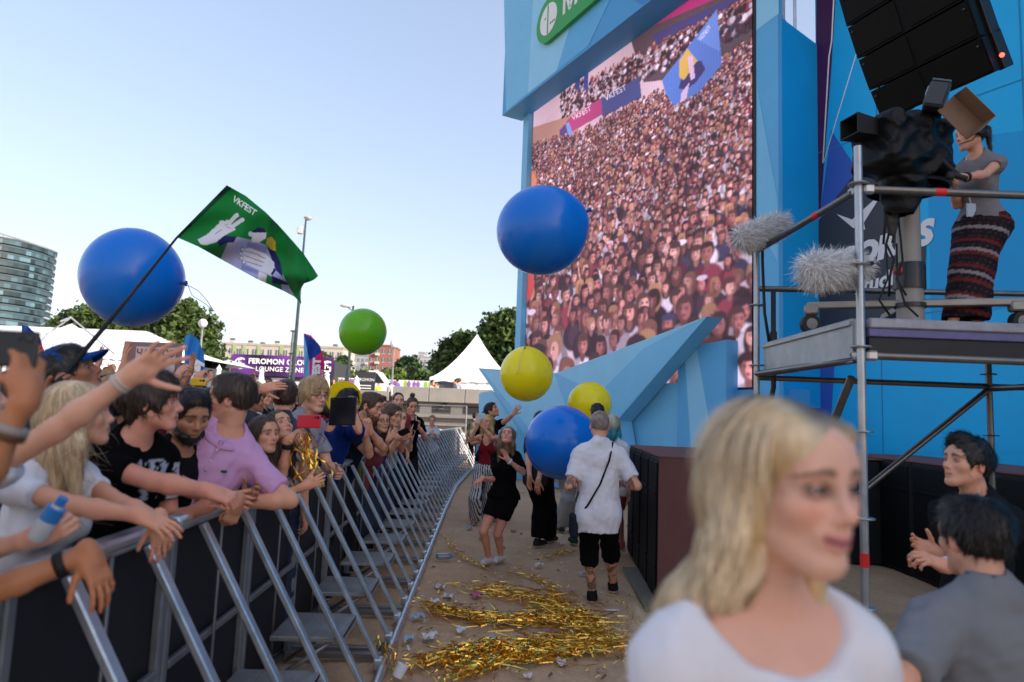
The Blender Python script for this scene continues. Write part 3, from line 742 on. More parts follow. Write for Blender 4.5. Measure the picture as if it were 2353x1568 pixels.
def add_cap(P, col, bcol=None, back=False, tilt=0., strap=None):
    hd = P['hd']; h = .006; F = Field(hd.c-.2*hd.s, hd.c+.24*hd.s, h)
    F.add(hd.ell(0, -.012, .045, .086, .108, .093), 0); F.cut(hd.pl((0, 0, .045), (0, -.12, -1)), .004); F.sub(hd.ell(0, -.014, .032, .076, .098, .086), .002)
    v, q = F.mesh(); L = hd.loc(v); c = np.tile(np.array(col), (len(v), 1))
    if strap is not None: c[np.abs(L[:, 0]) < .006] = np.array(col)*.6
    sg = -1 if back else 1; N = 17; pv = []
    for j in range(3):
        for i in range(N):
            a = -1.15+2.3*i/(N-1); rad = (0, .045, .078)[j]*max(.0, math.cos(a*1.0))**.6
            x = math.sin(a)*.082; y = sg*(.088*math.cos(a)+.012 if not back else .1*math.cos(a)-.0)+sg*rad-.0; z = .056-.012*j*.6-.02*(x/.08)**2*1.2
            pv.append(hd.p(x, y, z))
    pv = np.array(pv); top = pv+hd.z*.003; bq = [(j*N+i, j*N+i+1, (j+1)*N+i+1, (j+1)*N+i) for j in range(2) for i in range(N-1)]
    m = 3*N; vv = np.concatenate([top, pv-hd.z*.002]); qq = np.concatenate([np.array(bq)[:, ::-1], np.array(bq)+m, np.array([(2*N+i, 2*N+i+1, m+2*N+i+1, m+2*N+i) for i in range(N-1)])])
    V_, Q_, C_ = joinm([(v, q, c), (vv, qq, np.array(bcol if bcol is not None else col))])
    o = mesh_np("cap", V_, Q_, MCL(), P['root'], C_); return o
def add_band(P, g, col, fr=.9, rad=None, w=.018, name="bracelet", m=None):
    e_, w_, a = P['A'][g]; c = e_+(w_-e_)*fr; ax = nrm(w_-e_); rr = rad or .034*P['s']
    mb = MB().col(*col); mb.lathe(c-ax*w/2, [(rr-.003, -.002), (rr, 0), (rr+.001, w/2), (rr, w), (rr-.003, w+.002)], 20, ax)
    return mb.build(name, m or MRB(), P['root'], smooth=True)
def phone(label, c, long, up, col, l=.15, w=.075, th=.009, case=None, mark=True, cam=True, group=None, name="phone"):
    """phone at c; long = long edge direction, up = short edge direction; back faces long x up"""
    x = nrm(long); y = nrm(np.asarray(up, float)-x*np.dot(up, x)); z = np.cross(x, y); root = thing(name, label, "phone", np.asarray(c)-V(0, 0, w/2), group)
    R = np.array([x, y, z]); h = .0045; e = np.abs(R.T)@V(l/2+.02, w/2+.02, th/2+.02)
    F = Field(c-e, c+e, .004); F.add(rbox(c, V(l/2, w/2, th/2), .0045, R), 0); v, q = F.mesh(); mesh_np("case", v, q, MPL(), root, np.array(col))
    mb = MB().col(.005, .005, .006); mb.box(c-z*(th/2+.0004), (l*.93, w*.9, .0012), R); mb.build("screen", mat("glass_black", None, .08), root)
    if cam:
        mb = MB().col(.01, .01, .012)
        mb.lathe(c+x*(l/2-.018)+y*(w/2-.016)+z*(th/2-.0005), [(.009, 0), (.009, .0022), (.006, .0028), (.001, .003)], 14, z); mb.lathe(c+x*(l/2-.036)+y*(w/2-.016)+z*(th/2-.0005), [(.006, 0), (.006, .002), (.001, .0022)], 14, z)
        mb.build("lens", mat("glass_black", None, .08), root, smooth=True)
    return root

# ---------------------------------------------------------------- light
SUN_EL, SUN_AZ = math.radians(22), math.radians(122)          # azimuth from +Y towards +X
w = bpy.data.worlds.new("World"); SC.world = w; w.use_nodes = True
bg = w.node_tree.nodes["Background"]; sky = w.node_tree.nodes.new("ShaderNodeTexSky"); sky.sky_type = 'NISHITA'; sky.sun_disc = False
sky.sun_elevation = SUN_EL; sky.sun_rotation = SUN_AZ; sky.air_density = 1.0; sky.dust_density = 2.6; sky.ozone_density = 1.6
hs_ = w.node_tree.nodes.new("ShaderNodeHueSaturation"); hs_.inputs["Saturation"].default_value = 1.1; tn_ = w.node_tree.nodes.new("ShaderNodeMix"); tn_.data_type = 'RGBA'; tn_.blend_type = 'MULTIPLY'; tn_.inputs[0].default_value = 1; tn_.inputs[7].default_value = (1.08, 1.0, 1.03, 1)
gm_ = w.node_tree.nodes.new("ShaderNodeGamma"); gm_.inputs[1].default_value = .6; w.node_tree.links.new(sky.outputs[0], gm_.inputs[0]); w.node_tree.links.new(gm_.outputs[0], hs_.inputs["Color"]); w.node_tree.links.new(hs_.outputs[0], tn_.inputs[6]); w.node_tree.links.new(tn_.outputs[2], bg.inputs[0]); bg.inputs[1].default_value = .15
sl = bpy.data.lights.new("sun", 'SUN'); sl.energy = 2.0; sl.angle = math.radians(.6); sl.color = (1, .9, .76)
so = bpy.data.objects.new("sun", sl); COL.objects.link(so)
sd = V(math.sin(SUN_AZ)*math.cos(SUN_EL), math.cos(SUN_AZ)*math.cos(SUN_EL), math.sin(SUN_EL))
so.rotation_euler = Vector(sd).to_track_quat('Z', 'Y').to_euler()
SC.view_settings.view_transform = 'Standard'; SC.view_settings.look = 'None'; SC.view_settings.gamma = 1; SC.view_settings.exposure = 1.72
SC.cycles.max_bounces = 6; SC.cycles.diffuse_bounces = 3; SC.cycles.glossy_bounces = 3; SC.cycles.transparent_max_bounces = 6
SC.cycles.use_denoising = True
# ---------------------------------------------------------------- ground
def sand_mat():
    m = bpy.data.materials.new("sand"); m.use_nodes = True; nt = m.node_tree; N = nt.nodes; L = nt.links; b = N["Principled BSDF"]; b.inputs["Roughness"].default_value = .95; b.inputs["Specular IOR Level"].default_value = .15
    tc = N.new("ShaderNodeTexCoord")
    def noise(sc, det=6, ro=.6):
        n = N.new("ShaderNodeTexNoise"); n.inputs["Scale"].default_value = sc; n.inputs["Detail"].default_value = det; n.inputs["Roughness"].default_value = ro; L.new(tc.outputs["Object"], n.inputs["Vector"]); return n.outputs["Fac"]
    r = N.new("ShaderNodeValToRGB"); r.color_ramp.elements[0].color = (.43, .27, .155, 1); r.color_ramp.elements[0].position = .3; r.color_ramp.elements[1].color = (.68, .46, .29, 1); r.color_ramp.elements[1].position = .72
    mx = N.new("ShaderNodeMath"); mx.operation = 'ADD'; a = N.new("ShaderNodeMath"); a.operation = 'MULTIPLY'; a.inputs[1].default_value = .5; c = N.new("ShaderNodeMath"); c.operation = 'MULTIPLY'; c.inputs[1].default_value = .5
    L.new(noise(1.1), a.inputs[0]); L.new(noise(14, 8, .75), c.inputs[0]); L.new(a.outputs[0], mx.inputs[0]); L.new(c.outputs[0], mx.inputs[1]); L.new(mx.outputs[0], r.inputs[0]); L.new(r.outputs[0], b.inputs["Base Color"])
    v = N.new("ShaderNodeTexVoronoi"); v.inputs["Scale"].default_value = 5.5; v.feature = 'SMOOTH_F1'; L.new(tc.outputs["Object"], v.inputs["Vector"])
    s = N.new("ShaderNodeMath"); s.operation = 'ADD'; h = N.new("ShaderNodeMath"); h.operation = 'MULTIPLY'; h.inputs[1].default_value = .6; L.new(noise(40, 4), h.inputs[0]); L.new(v.outputs["Distance"], s.inputs[0]); L.new(h.outputs[0], s.inputs[1])
    bp = N.new("ShaderNodeBump"); bp.inputs["Strength"].default_value = .55; bp.inputs["Distance"].default_value = .05; L.new(s.outputs[0], bp.inputs["Height"]); L.new(bp.outputs[0], b.inputs["Normal"])
    return m
gx = np.concatenate([np.linspace(-900, -14, 14), np.linspace(-12, 10, 111), np.linspace(14, 900, 14)]); gy = np.concatenate([np.linspace(-400, -2, 8), np.linspace(-1, 26, 136), np.linspace(30, 1500, 16)])
GX, GY = np.meshgrid(gx, gy, indexing='ij'); Pg = np.stack([GX.ravel(), GY.ravel(), GX.ravel()*0], 1)
near = np.exp(-np.clip((np.abs(Pg[:, 0]+1)-10), 0, None)/2)*np.exp(-np.clip(Pg[:, 1]-24, 0, None))
Pg[:, 2] = near*(.018*wav(Pg, 5, 3)+.01*wav(Pg, 13, 4))-.012
ny_ = len(gy); ii = np.arange((len(gx)-1)*ny_).reshape(-1, ny_)[:, :-1].ravel()
mesh_np("ground", Pg, np.stack([ii, ii+ny_, ii+ny_+1, ii+1], 1), sand_mat())["kind"] = "structure"
# ---------------------------------------------------------------- crowd barriers
MALU = mat("galvanised", None, .34, metal=.75, bump=.08, bscale=40, var=.22, vscale=7)
MAL2 = mat("dull_aluminium", None, .5, metal=.6, bump=.1, bscale=30, var=.25, vscale=6)
def perf_mat():
    m = bpy.data.materials.new("perforated_steel"); m.use_nodes = True; nt = m.node_tree; N = nt.nodes; L = nt.links; b = N["Principled BSDF"]; b.inputs["Roughness"].default_value = .6; b.inputs["Specular IOR Level"].default_value = .15
    tc = N.new("ShaderNodeTexCoord"); mp = N.new("ShaderNodeMapping"); mp.inputs["Rotation"].default_value = (0, PI/4, 0); L.new(tc.outputs["Object"], mp.inputs[0])
    v = N.new("ShaderNodeTexVoronoi"); v.inputs["Scale"].default_value = 95; v.inputs["Randomness"].default_value = 0; L.new(mp.outputs[0], v.inputs["Vector"])
    r = N.new("ShaderNodeValToRGB"); r.color_ramp.elements[0].position = .35; r.color_ramp.elements[0].color = (.004, .004, .005, 1); r.color_ramp.elements[1].position = .5; r.color_ramp.elements[1].color = (.025, .025, .03, 1)
    L.new(v.outputs["Distance"], r.inputs[0]); L.new(r.outputs[0], b.inputs["Base Color"]); return m
MPERF = perf_mat()
bar = thing("crowd_barrier", "galvanised crowd barrier with slanted braces in the row edging the sand path", "barrier", (0, 0, 0), "crowd barriers along the sand pit")
BL = 1.0; ga = (.55, .58, .62)
mb = MB().col(*ga); mb.box((BL/2, 0, 1.2), (BL-.006, .085, .045), bev=.015); mb.tube([(.01, .0, 1.175), (BL-.01, .0, 1.175)], .024, 10); mb.build("rail", MALU, bar, smooth='auto')
mb = MB().col(.03, .03, .03); mb.box((BL/2, .02, .62), (BL-.02, .006, 1.06)); mb.build("panel", MPERF, bar)
for x in (.03, BL-.03):
    mb = MB().col(.25, .26, .28); mb.box((x, 0, .6), (.045, .035, 1.16), bev=.006); mb.build("post", MAL2, bar)
mb = MB().col(.22, .22, .23); mb.box((BL/2, -.012, .62), (BL-.1, .028, .035), bev=.005); mb.build("crossbar", MAL2, bar)
mb = MB().col(.2, .2, .2); mb.tube([(.5, -.03, .05), (.5, -.03, 1.17)], .008, 8); mb.build("rod", MAL2, bar, smooth=True)
for x in (.25, .75):
    mb = MB().col(*ga); a = V(x, -.035, 1.16); b_ = V(x, -.665, .05); z = nrm(b_-a); R = np.array([V(1, 0, 0), np.cross(z, V(1, 0, 0)), z]); mb.box((a+b_)/2, (.055, .03, np.linalg.norm(b_-a)), R, bev=.006)
    mb.box((x, -.66, .05), (.085, .06, .07), bev=.008); mb.build("brace", MALU, bar)
mb = MB().col(*ga); mb.tube([(.005, -.69, .035), (BL-.005, -.69, .035)], .03, 10); mb.build("toe_bar", MALU, bar, smooth='auto')
mb = MB().col(.2, .19, .18)
for x in (.06, BL-.06): mb.box((x, -.33, .035), (.05, .66, .04), bev=.006)
mb.box((BL/2, .56, .012), (BL-.012, 1.08, .012)); mb.build("base_frame", MAL2, bar)
mb = MB().col(.33, .34, .34); mb.box((.5, -.29, .345), (.49, .42, .03), bev=.006); mb.box((.5, -.492, .33), (.5, .016, .06), bev=.004); mb.build("step", mat("tread_plate", None, .45, metal=.6, bump=.6, bscale=55, var=.2), bar)
mb = MB().col(.25, .25, .26)
for x in (.3, .7): mb.tube([(x, -.06, .06), (x, -.44, .33)], .014, 8)
mb.build("step_support", MAL2, bar, smooth=True)
def dup(root, loc, rotz, label=None):
    r_ = root.copy(); COL.objects.link(r_); r_.location = tuple(float(v) for v in loc); r_.rotation_euler = (0, 0, rotz)
    if label: r_["label"] = label
    for ch in list(root.children):
        c = ch.copy(); COL.objects.link(c); c.parent = r_
        for g_ in ch.children:
            k = g_.copy(); COL.objects.link(k); k.parent = c
    return r_
def railx(Y): return float(np.interp(Y, [0, 2.25, 12, 16, 20, 24], [-1.27, -1.36, -1.73, -1.83, -1.75, -1.55]))
Yb = .9; first = True; RAILP = []
while Yb < 22:
    p = V(railx(Yb), Yb, 0); Y2 = Yb+.99; q = V(railx(Y2), Y2, 0); an = math.atan2(q[1]-p[1], q[0]-p[0])
    if first: bar.location = tuple(p); bar.rotation_euler = (0, 0, an); first = False
    else: dup(bar, p, an)
    Yb += BL
# ---------------------------------------------------------------- stage
Dd, Dn = V(.477, -.879, 0), V(-.879, -.477, 0); Dd /= np.linalg.norm(Dd); Dn /= np.linalg.norm(Dn); A0 = V(-1.0, 20.7, 0)
def SP(t, z, off=0.): return A0+Dd*t+Dn*off+V(0, 0, z)
def st(x, y, off=0.):
    p = onplane(x, y, A0+Dn*off, Dn)-A0; return float(p@Dd), float(p[2])
BL_ = dict(a=srgb('78c2ea'), b=srgb('5fb2e4'), c=srgb('4a9fd8'), d=srgb('92d2f2'), e=srgb('3f86cc'), deep=srgb('18b4f0'), deep2=srgb('129fe0'), navy=srgb('3a62bc'), dark=srgb('12508f'))
BLK = {k: tuple(1.0*x for x in v) for k, v in BL_.items()}
MST = mat("printed_vinyl", None, .42, spec=.3, bump=.22, bscale=1.6, var=.07, vscale=1.1)
def facet(mb, P, cols, tris=None):
    """a polygon sheet split into printed facets: P 3-D points, tris [(i,j,k..),colour]"""
    for idx, c in tris: mb.col(*BLK[c]); mb.add([P[i] for i in idx], [tuple(range(len(idx)))])
def slab(mb, tz, o0, o1, col, side=None):
    """closed prism from a (t,z) outline, front at o0, back at o1"""
    mb.col(*BLK[col]); mb.prism([SP(t, z, o1) for t, z in tz], Dn*(o0-o1))
def printed(mb, tz, off, col): mb.col(*(BLK[col] if isinstance(col, str) else col)); mb.add([SP(t, z, off) for t, z in tz], [tuple(range(len(tz)))[::-1]] if False else [tuple(range(len(tz)))])
def prt(mb, px, off, col): printed(mb, [st(x, y, off) for x, y in px], off, col)
# screen
tL, zb_ = st(1205, 850, -.25); tR = st(1728, 500, -.25)[0]; zB = st(1728, 890, -.25)[1]; zT = st(1222, 205, -.25)[1]+.3
scr = thing("video_screen", "tall video screen showing a packed festival crowd", "screen", SP((tL+tR)/2, zB, -.25))
# the picture on the video screen: a packed crowd, painted into the colour attribute of a fine grid
CW, CHh = 400, 620
img = np.zeros((CHh, CW, 3)); yy_, xx_ = np.mgrid[0:CHh, 0:CW]
def suv(x, y):
    t, z = st(x, y, -.25); return (t-tL)/(tR-tL)*CW, (zT-z)/(zT-zB)*CHh
def pin(px, py, poly):
    ins = np.zeros(px.shape, bool); n = len(poly); j = n-1
    for i in range(n):
        xi, yi = poly[i]; xj, yj = poly[j]
        c = ((yi > py) != (yj > py)) & (px < (xj-xi)*(py-yi)/(yj-yi+1e-12)+xi); ins ^= c; j = i
    return ins
def fillp(poly, col, nz=0.):
    P = [suv(*p) for p in poly]; m = pin(xx_+.5, yy_+.5, P); img[m] = np.asarray(col)*(1+nz*(rng.random((m.sum(), 1))-.5))
img[:] = srgb('c9b3bb')
fillp([(1205, 330), (1400, 120), (1490, 60), (1490, 10), (1205, 190)], srgb('cdb9c2'))
fillp([(1230, 330), (1490, 105), (1500, 160), (1230, 345)], srgb('b89a9c'), .3)
fillp([(1205, 300), (1330, 260), (1330, 420), (1205, 420)], srgb('a9826f'), .2)
fillp([(1440, 60), (1560, 0), (1735, -60), (1735, 160), (1480, 190)], srgb('4a4046'), .5)
fillp([(1480, 0), (1735, -100), (1735, -40), (1500, 60)], srgb('a02a6a')); fillp([(1500, 80), (1735, -30), (1735, 30), (1510, 110)], srgb('35386e')); fillp([(1440, 150), (1620, 60), (1620, 110), (1440, 200)], srgb('8a2a50'))
r_ = np.random.default_rng(11)
FEL = [('crowd', 1)]
def pel(cx, cy, a, b, col):
    x0, x1, y0, y1 = int(cx-a-1), int(cx+a+2), int(cy-b-1), int(cy+b+2)
    x0, y0 = max(0, x0), max(0, y0); x1, y1 = min(CW, x1), min(CHh, y1)
    if x1 <= x0 or y1 <= y0: return None
    X = xx_[y0:y1, x0:x1]+.5; Y = yy_[y0:y1, x0:x1]+.5; d = ((X-cx)/a)**2+((Y-cy)/b)**2
    m = np.clip((1.15-d)/.3, 0, 1)[..., None]; img[y0:y1, x0:x1] = img[y0:y1, x0:x1]*(1-m)+np.asarray(col)*m; return (x0, x1, y0, y1, X, Y, d)
sks = [srgb(h) for h in ('b98078', 'a86c66', 'c9958c', '97605c', '8a5554')]; hrs = [srgb(h) for h in ('2a1a1c', '33201f', '1a1214', '452c26', '94704f', '5a3c30')]; cls = [srgb(h) for h in ('1c161c', '14121a', 'c9bfcb', 'd9d0da', '3a2a38', '7c3040', '28304c', 'b8a8b4', '201a24')]
def fig(cx, cy, h):
    """one person: h = head height"""
    sk = np.array(sks[r_.integers(5)])*(.8+.5*r_.random()); hr = np.array(hrs[r_.choice(6, p=[.25, .2, .15, .18, .12, .1])])*(.7+.8*r_.random()); cl = np.array(cls[r_.integers(9)])*(.7+.6*r_.random()); h *= .8+.45*r_.random(); lit = .75+.7*r_.random(); sd_ = 1 if r_.random() < .8 else -1
    pel(cx, cy+h*1.7, h*.95, h*1.05, cl*.45); pel(cx+h*.22*sd_, cy+h*1.6, h*.6, h*.85, cl)
    lng = r_.random() < .4
    if lng: pel(cx, cy+h*.3, h*.46, h*.8, hr*.8)
    pel(cx, cy+h*.6, h*.17, h*.35, sk*.4)
    if h > 6 and r_.random() < .15:
        s = 1 if r_.random() < .5 else -1; ln = .5+.6*r_.random()
        for k in range(9): pel(cx+s*h*(.85-.05*k*ln), cy+h*(1.3-.25*k*ln), h*(.14-.005*k), h*.2, sk*(.6+.3*(k % 2))*lit)
        pel(cx+s*h*(.83-.45*ln), cy+h*(1.1-2.1*ln), h*.15, h*.19, sk*lit)
    tw = (r_.random()-.5)*.5*h; tz_ = (r_.random()-.5)*.12*h
    pel(cx-tw*.2, cy-h*.06, h*.4, h*.52, hr); pel(cx+tw*.4, cy+h*.1+tz_, h*.31, h*.44, sk*.5); pel(cx+tw*.4+h*.09*sd_, cy+h*.08+tz_, h*.22, h*.4, sk*lit)
    if h > 6:
        for g in (-1, 1): pel(cx+tw+g*h*.13, cy+h*.02+tz_, h*.07, h*.04, sk*.35); pel(cx+tw+g*h*.13, cy-h*.06+tz_, h*.1, h*.025, hr*.6)
        pel(cx+tw+h*.03*sd_, cy+h*.16+tz_, h*.05, h*.1, sk*1.25*lit); pel(cx+tw, cy+h*.3+tz_, h*.09, h*.03+h*.03*r_.random(), sk*.5); pel(cx+tw, cy+h*.22+tz_, h*.07, h*.02, sk*.4)
    pel(cx-tw*.15, cy-h*(.4-.06*r_.random()), h*.34, h*(.14+.1*r_.random()), hr*1.15)
    if r_.random() < .07: pel(cx, cy-h*.38, h*.4, h*.2, np.array(cls[r_.integers(9)])*1.2)
# far stands: small heads along a diagonal
for k in range(900):
    x = 1290+r_.random()*440; y0 = 232-(x-1290)*.50; u, v = suv(x, y0+(-25+60*r_.random())); fig(u, v, 3.0+1.8*(x-1290)/440)
for x, h, c in ((1347, 60, '2a3f86'), (1328, 45, '23407e')): fillp([(x-6, 200), (x-2, 200-h), (x+6, 200-h+12), (x+4, 215)], srgb(c))
# main crowd
vv_ = 0.
def hsz(u, v):
    f = np.clip((v-170)/(CHh-170), 0, 1.2); return (4.6+13*f**1.1+40*np.clip(f-.42, 0, 2)**1.35)*(1.25-.4*u/CW)
rows_ = []
vv_ = 60.
while vv_ < CHh+40:
    u = -10.
    while u < CW+10:
        h = hsz(u, vv_); rows_.append((vv_+h*(r_.random()-.5)*.9, u+h*(r_.random()-.5)*.5, h*(.9+.22*r_.random()))); u += h*(.85+.55*r_.random())
    vv_ += hsz(CW*.5, vv_)*.92
rows_.sort()
def limv(u): return np.interp(u, [0, 60, 120, 220, 330, 400], LIM)
LIM = [suv(x, y)[1] for x, y in ((1215, 335), (1290, 305), (1360, 285), (1480, 215), (1630, 150), (1728, 85))]
done_ban = False
def banners():
    fillp([(1300, 282), (1312, 268), (1385, 224), (1388, 262), (1300, 312)], srgb('a33a6e')); fillp([(1286, 300), (1300, 285), (1306, 312), (1288, 322)], srgb('4b3a78')); fillp([(1382, 226), (1470, 178), (1475, 225), (1385, 270)], srgb('34487e'))
    fillp([(1300, 285), (1308, 281), (1318, 312), (1308, 316)], srgb('6f93c8'))
    for xx, yy, s, an in ((1336, 262, 15, -.52), (1414, 215, 17, -.52)):
        tv, tf = text_mesh("VKFEST", s, bold=.02*s/10, shear=.2)
        for f in tf: fillp([(xx+tv[i][0]*math.cos(an)+tv[i][1]*math.sin(an), yy+tv[i][0]*math.sin(an)-tv[i][1]*math.cos(an)) for i in f], (.75, .72, .75))
banners()
for v, u, hh in rows_:
    if v < limv(u): continue
    if r_.random() < .12: continue
    fig(u, v, hh*(1.25 if r_.random() < .15 else 1))
# blue flag in the picture, with a plain generic figure
fillp([(1522, 185), (1648, 22), (1660, 148), (1605, 215), (1548, 243), (1530, 215)], srgb('4a76bf')); fillp([(1600, 90), (1648, 22), (1656, 120)], srgb('5c8ad0'))
fillp([(1560, 205), (1575, 150), (1612, 140), (1622, 160), (1600, 190), (1580, 205)], srgb('2a2a62')); fillp([(1562, 140), (1580, 112), (1603, 140), (1590, 160), (1572, 185), (1562, 178)], srgb('c9a94a')); fillp([(1580, 130), (1592, 128), (1598, 180), (1588, 185)], srgb('c9b4cf')); fillp([(1566, 215), (1585, 190), (1578, 228), (1564, 236)], srgb('c9b4cf'))
tv, tf = text_mesh("VKFEST", 13, bold=.02, shear=.1)
for f in tf: fillp([(1620+tv[i][0]*math.cos(-.9)+tv[i][1]*math.sin(-.9), 78+tv[i][0]*math.sin(-.9)-tv[i][1]*math.cos(-.9)) for i in f], (.8, .8, .85))
# orange glow of a ball at the left edge
u, v = suv(1212, 430); pel(u-8, v, 34, 34, srgb('e08a62')); u, v = suv(1208, 660); pel(u, v, 24, 30, srgb('b8453f'))
img = np.clip(img, 0, 1)
k3 = np.pad(img, ((1, 1), (1, 1), (0, 0)), 'edge'); bl3 = (k3[:-2, 1:-1]+k3[2:, 1:-1]+k3[1:-1, :-2]+k3[1:-1, 2:]+2*img)/6; img = .35*img+.65*bl3
for _k in range(2):
    k3 = np.pad(img, ((1, 1), (1, 1), (0, 0)), 'edge'); bl3 = (k3[:-2, 1:-1]+k3[2:, 1:-1]+k3[1:-1, :-2]+k3[1:-1, 2:]+2*img)/6; wt = np.clip((yy_-CHh*.45)/(CHh*.4), 0, 1)[..., None]*.8; img = img*(1-wt)+bl3*wt
img = img*(.93+.14*r_.random((CHh, CW, 1))); sh_ = np.clip(1.08-.25*np.sin(xx_/CW*7+yy_/CHh*5)**2, 0, 2)[..., None]; img = img*sh_
lum = img.mean(2, keepdims=True); img = lum+(img-lum)*1.0; img = img*np.array([1.04, .9, 1.0]); img = .84*img+.16*np.array([.2, .11, .14])
img *= (1-.10*((xx_ % 4) == 0))[..., None]          # module seams of the panel
gu = np.linspace(0, 1, CW+1); gv = np.linspace(0, 1, CHh+1)
P0 = SP(tL, zT, -.25); EU = Dd*(tR-tL); EV = V(0, 0, -(zT-zB))
PVv = (P0+gv[:, None, None]*EV+gu[None, :, None]*EU).reshape(-1, 3)
ci = np.clip(np.arange(CHh+1), 0, CHh-1); cj = np.clip(np.arange(CW+1), 0, CW-1); CC = img[ci][:, cj].reshape(-1, 3)
a_ = (np.arange(CHh)[:, None]*(CW+1)+np.arange(CW)[None]).ravel()
mesh_np("screen", PVv, np.stack([a_, a_+CW+1, a_+CW+2, a_+1], 1), mat("led_picture", None, .6, emit='col', estr=.31, spec=.2), scr, CC, smooth=False)

mb = MB().col(.01, .01, .012); slab_ = [(tL-.02, zB-.05), (tR+.03, zB-.05), (tR+.03, zT+.1), (tL-.02, zT+.1)]; mb.prism([SP(t, z, -.55) for t, z in slab_], Dn*.285); mb.build("housing", mat("black_steel", (.012, .012, .014), .5), scr)
mb = MB().col(*BLK['a']); slab(mb, [(tL-.32, 0), (tL-.025, 0), (tL-.025, zT), (tL-.32, zT)], -.1, -.6, 'a'); mb.build("side_trim", MST, scr)
# header
hb = st(1165, 258, .45)[1]; h0 = st(1160, 130, .45)[0]; hT = hb+5.4
hdr = thing("stage_header", "light blue stage header board with a green pill shaped sign", "stage panel", SP(h0, hb, 0))
mb = MB(); slab(mb, [(h0, hb), (13.5, hb), (13.5, hT), (h0, hT)], .45, -.2, 'c')
o = .454
prt(mb, [(1157, -60), (1163, 256), (1213, 215), (1228, -60)], o, 'a'); prt(mb, [(1228, -60), (1213, 215), (1352, 105), (1415, -60)], o, 'd'); prt(mb, [(1500, -60), (1440, -10), (1475, 12), (1530, -30)], o, 'e'); mb.build("fascia", MST, hdr)
mb = MB(); o = .457; prt(mb, [(1278, 165), (1352, 105), (1420, -40), (1390, -60), (1310, 60)], o, 'b'); mb.build("facet_print", MST, hdr)
cxs, czs = st(1269, 47, .46); rr = czs-st(1256, 112, .46)[1]; rr = abs(rr)*.92
mb = MB().col(*srgb('35a04a')); pl = [(cxs+rr*math.cos(a), czs+rr*math.sin(a)) for a in np.linspace(PI/2, 1.5*PI, 22)]+[(cxs+6, czs-rr), (cxs+6, czs+rr)]
mb.prism([SP(t, z, .45) for t, z in pl], Dn*.12); sg = mb.build("pill_sign", MST, hdr)
mb = MB().col(.8, .82, .82); q = rr*.68; mb.prism([SP(cxs+q*math.cos(a), czs+q*math.sin(a), .572) for a in np.linspace(0, 2*PI, 32)[:-1]], Dn*.006)
text_on(mb, "МегаФон", SP(cxs+rr*1.05, czs, .575), Dd, V(0, 0, 1), rr*1.35, bold=.02, align='LEFT')
mb.col(*srgb('35a04a')); mb.prism([SP(cxs-.06*q+x*q, czs+z*q, .579) for x, z in [(-.06, -.95), (.06, -.95), (.06, .95), (-.06, .95)]], Dn*.004)
for x, z in [(-.38, .18), (.3, -.42), (.5, -.42), (.7, -.42)]: mb.prism([SP(cxs+x*q+.08*q*math.cos(a), czs+z*q+.08*q*math.sin(a), .579) for a in np.linspace(0, 2*PI, 12)[:-1]], Dn*.004)
mb.build("lettering", MST, hdr)
# base wall, block and star
bw = thing("stage_wall", "long pale blue faceted wall under the video screen", "stage panel", SP(0, 0, 0))
zl = 2.33; tb = st(1672, 785)[0]; tk = st(1560, 800)[0]; zk = st(1672, 781)[1]; zr = 2.28
mb = MB(); slab(mb, [(0, 0), (tk, 0), (tk, zl+.1), (tk*.55, zl), (.3, zl)], 0, -.25, 'a'); slab(mb, [(tk+.001, 0), (tb, 0), (tb, zk), (tk+.001, zk-.08)], .02, -.25, 'b'); slab(mb, [(tb+.002, 0), (tb+1.2, 0), (tb+1.2, zr), (tb+.002, zr)], -.18, -.6, 'c')
mb.build("wall", MST, bw)
mb = MB(); o = .004
prt(mb, [(1102, 1083), (1100, 905), (1130, 897), (1190, 985)], o, 'd'); prt(mb, [(1190, 985), (1260, 1080), (1240, 1102), (1102, 1083)], o, 'a'); o = .024
prt(mb, [(1572, 800), (1600, 796), (1640, 1030), (1590, 1060)], o, 'd'); prt(mb, [(1600, 796), (1668, 783), (1668, 1060), (1640, 1030)], o, 'b'); mb.build("facet_print", MST, bw)
star = thing("star_panel", "pale blue pointed star panel standing against the wall under the screen", "stage panel", SP(4, 0, .3))
sp_ = [(1098, 846), (1277, 858), (1625, 727), (1418, 968), (1445, 1145), (1235, 1040)]
mb = MB(); slab(mb, [st(x, y, .42) for x, y in sp_][::-1], .42, .04, 'a'); mb.build("panel", MST, star)
mb = MB(); o = .424
prt(mb, [(1277, 858), (1625, 727), (1480, 800), (1375, 905)], o, 'd'); prt(mb, [(1108, 850), (1276, 861), (1300, 935), (1215, 985)], o, 'd'); prt(mb, [(1300, 935), (1277, 860), (1375, 905), (1470, 905), (1418, 966), (1350, 1050)], o, 'a')
prt(mb, [(1300, 935), (1350, 1050), (1238, 1036), (1215, 985)], o, 'b'); prt(mb, [(1480, 800), (1623, 729), (1470, 905), (1375, 905)], o, 'a'); prt(mb, [(1350, 1050), (1418, 968), (1443, 1140)], o, 'c'); mb.build("facet_print", MST, star)
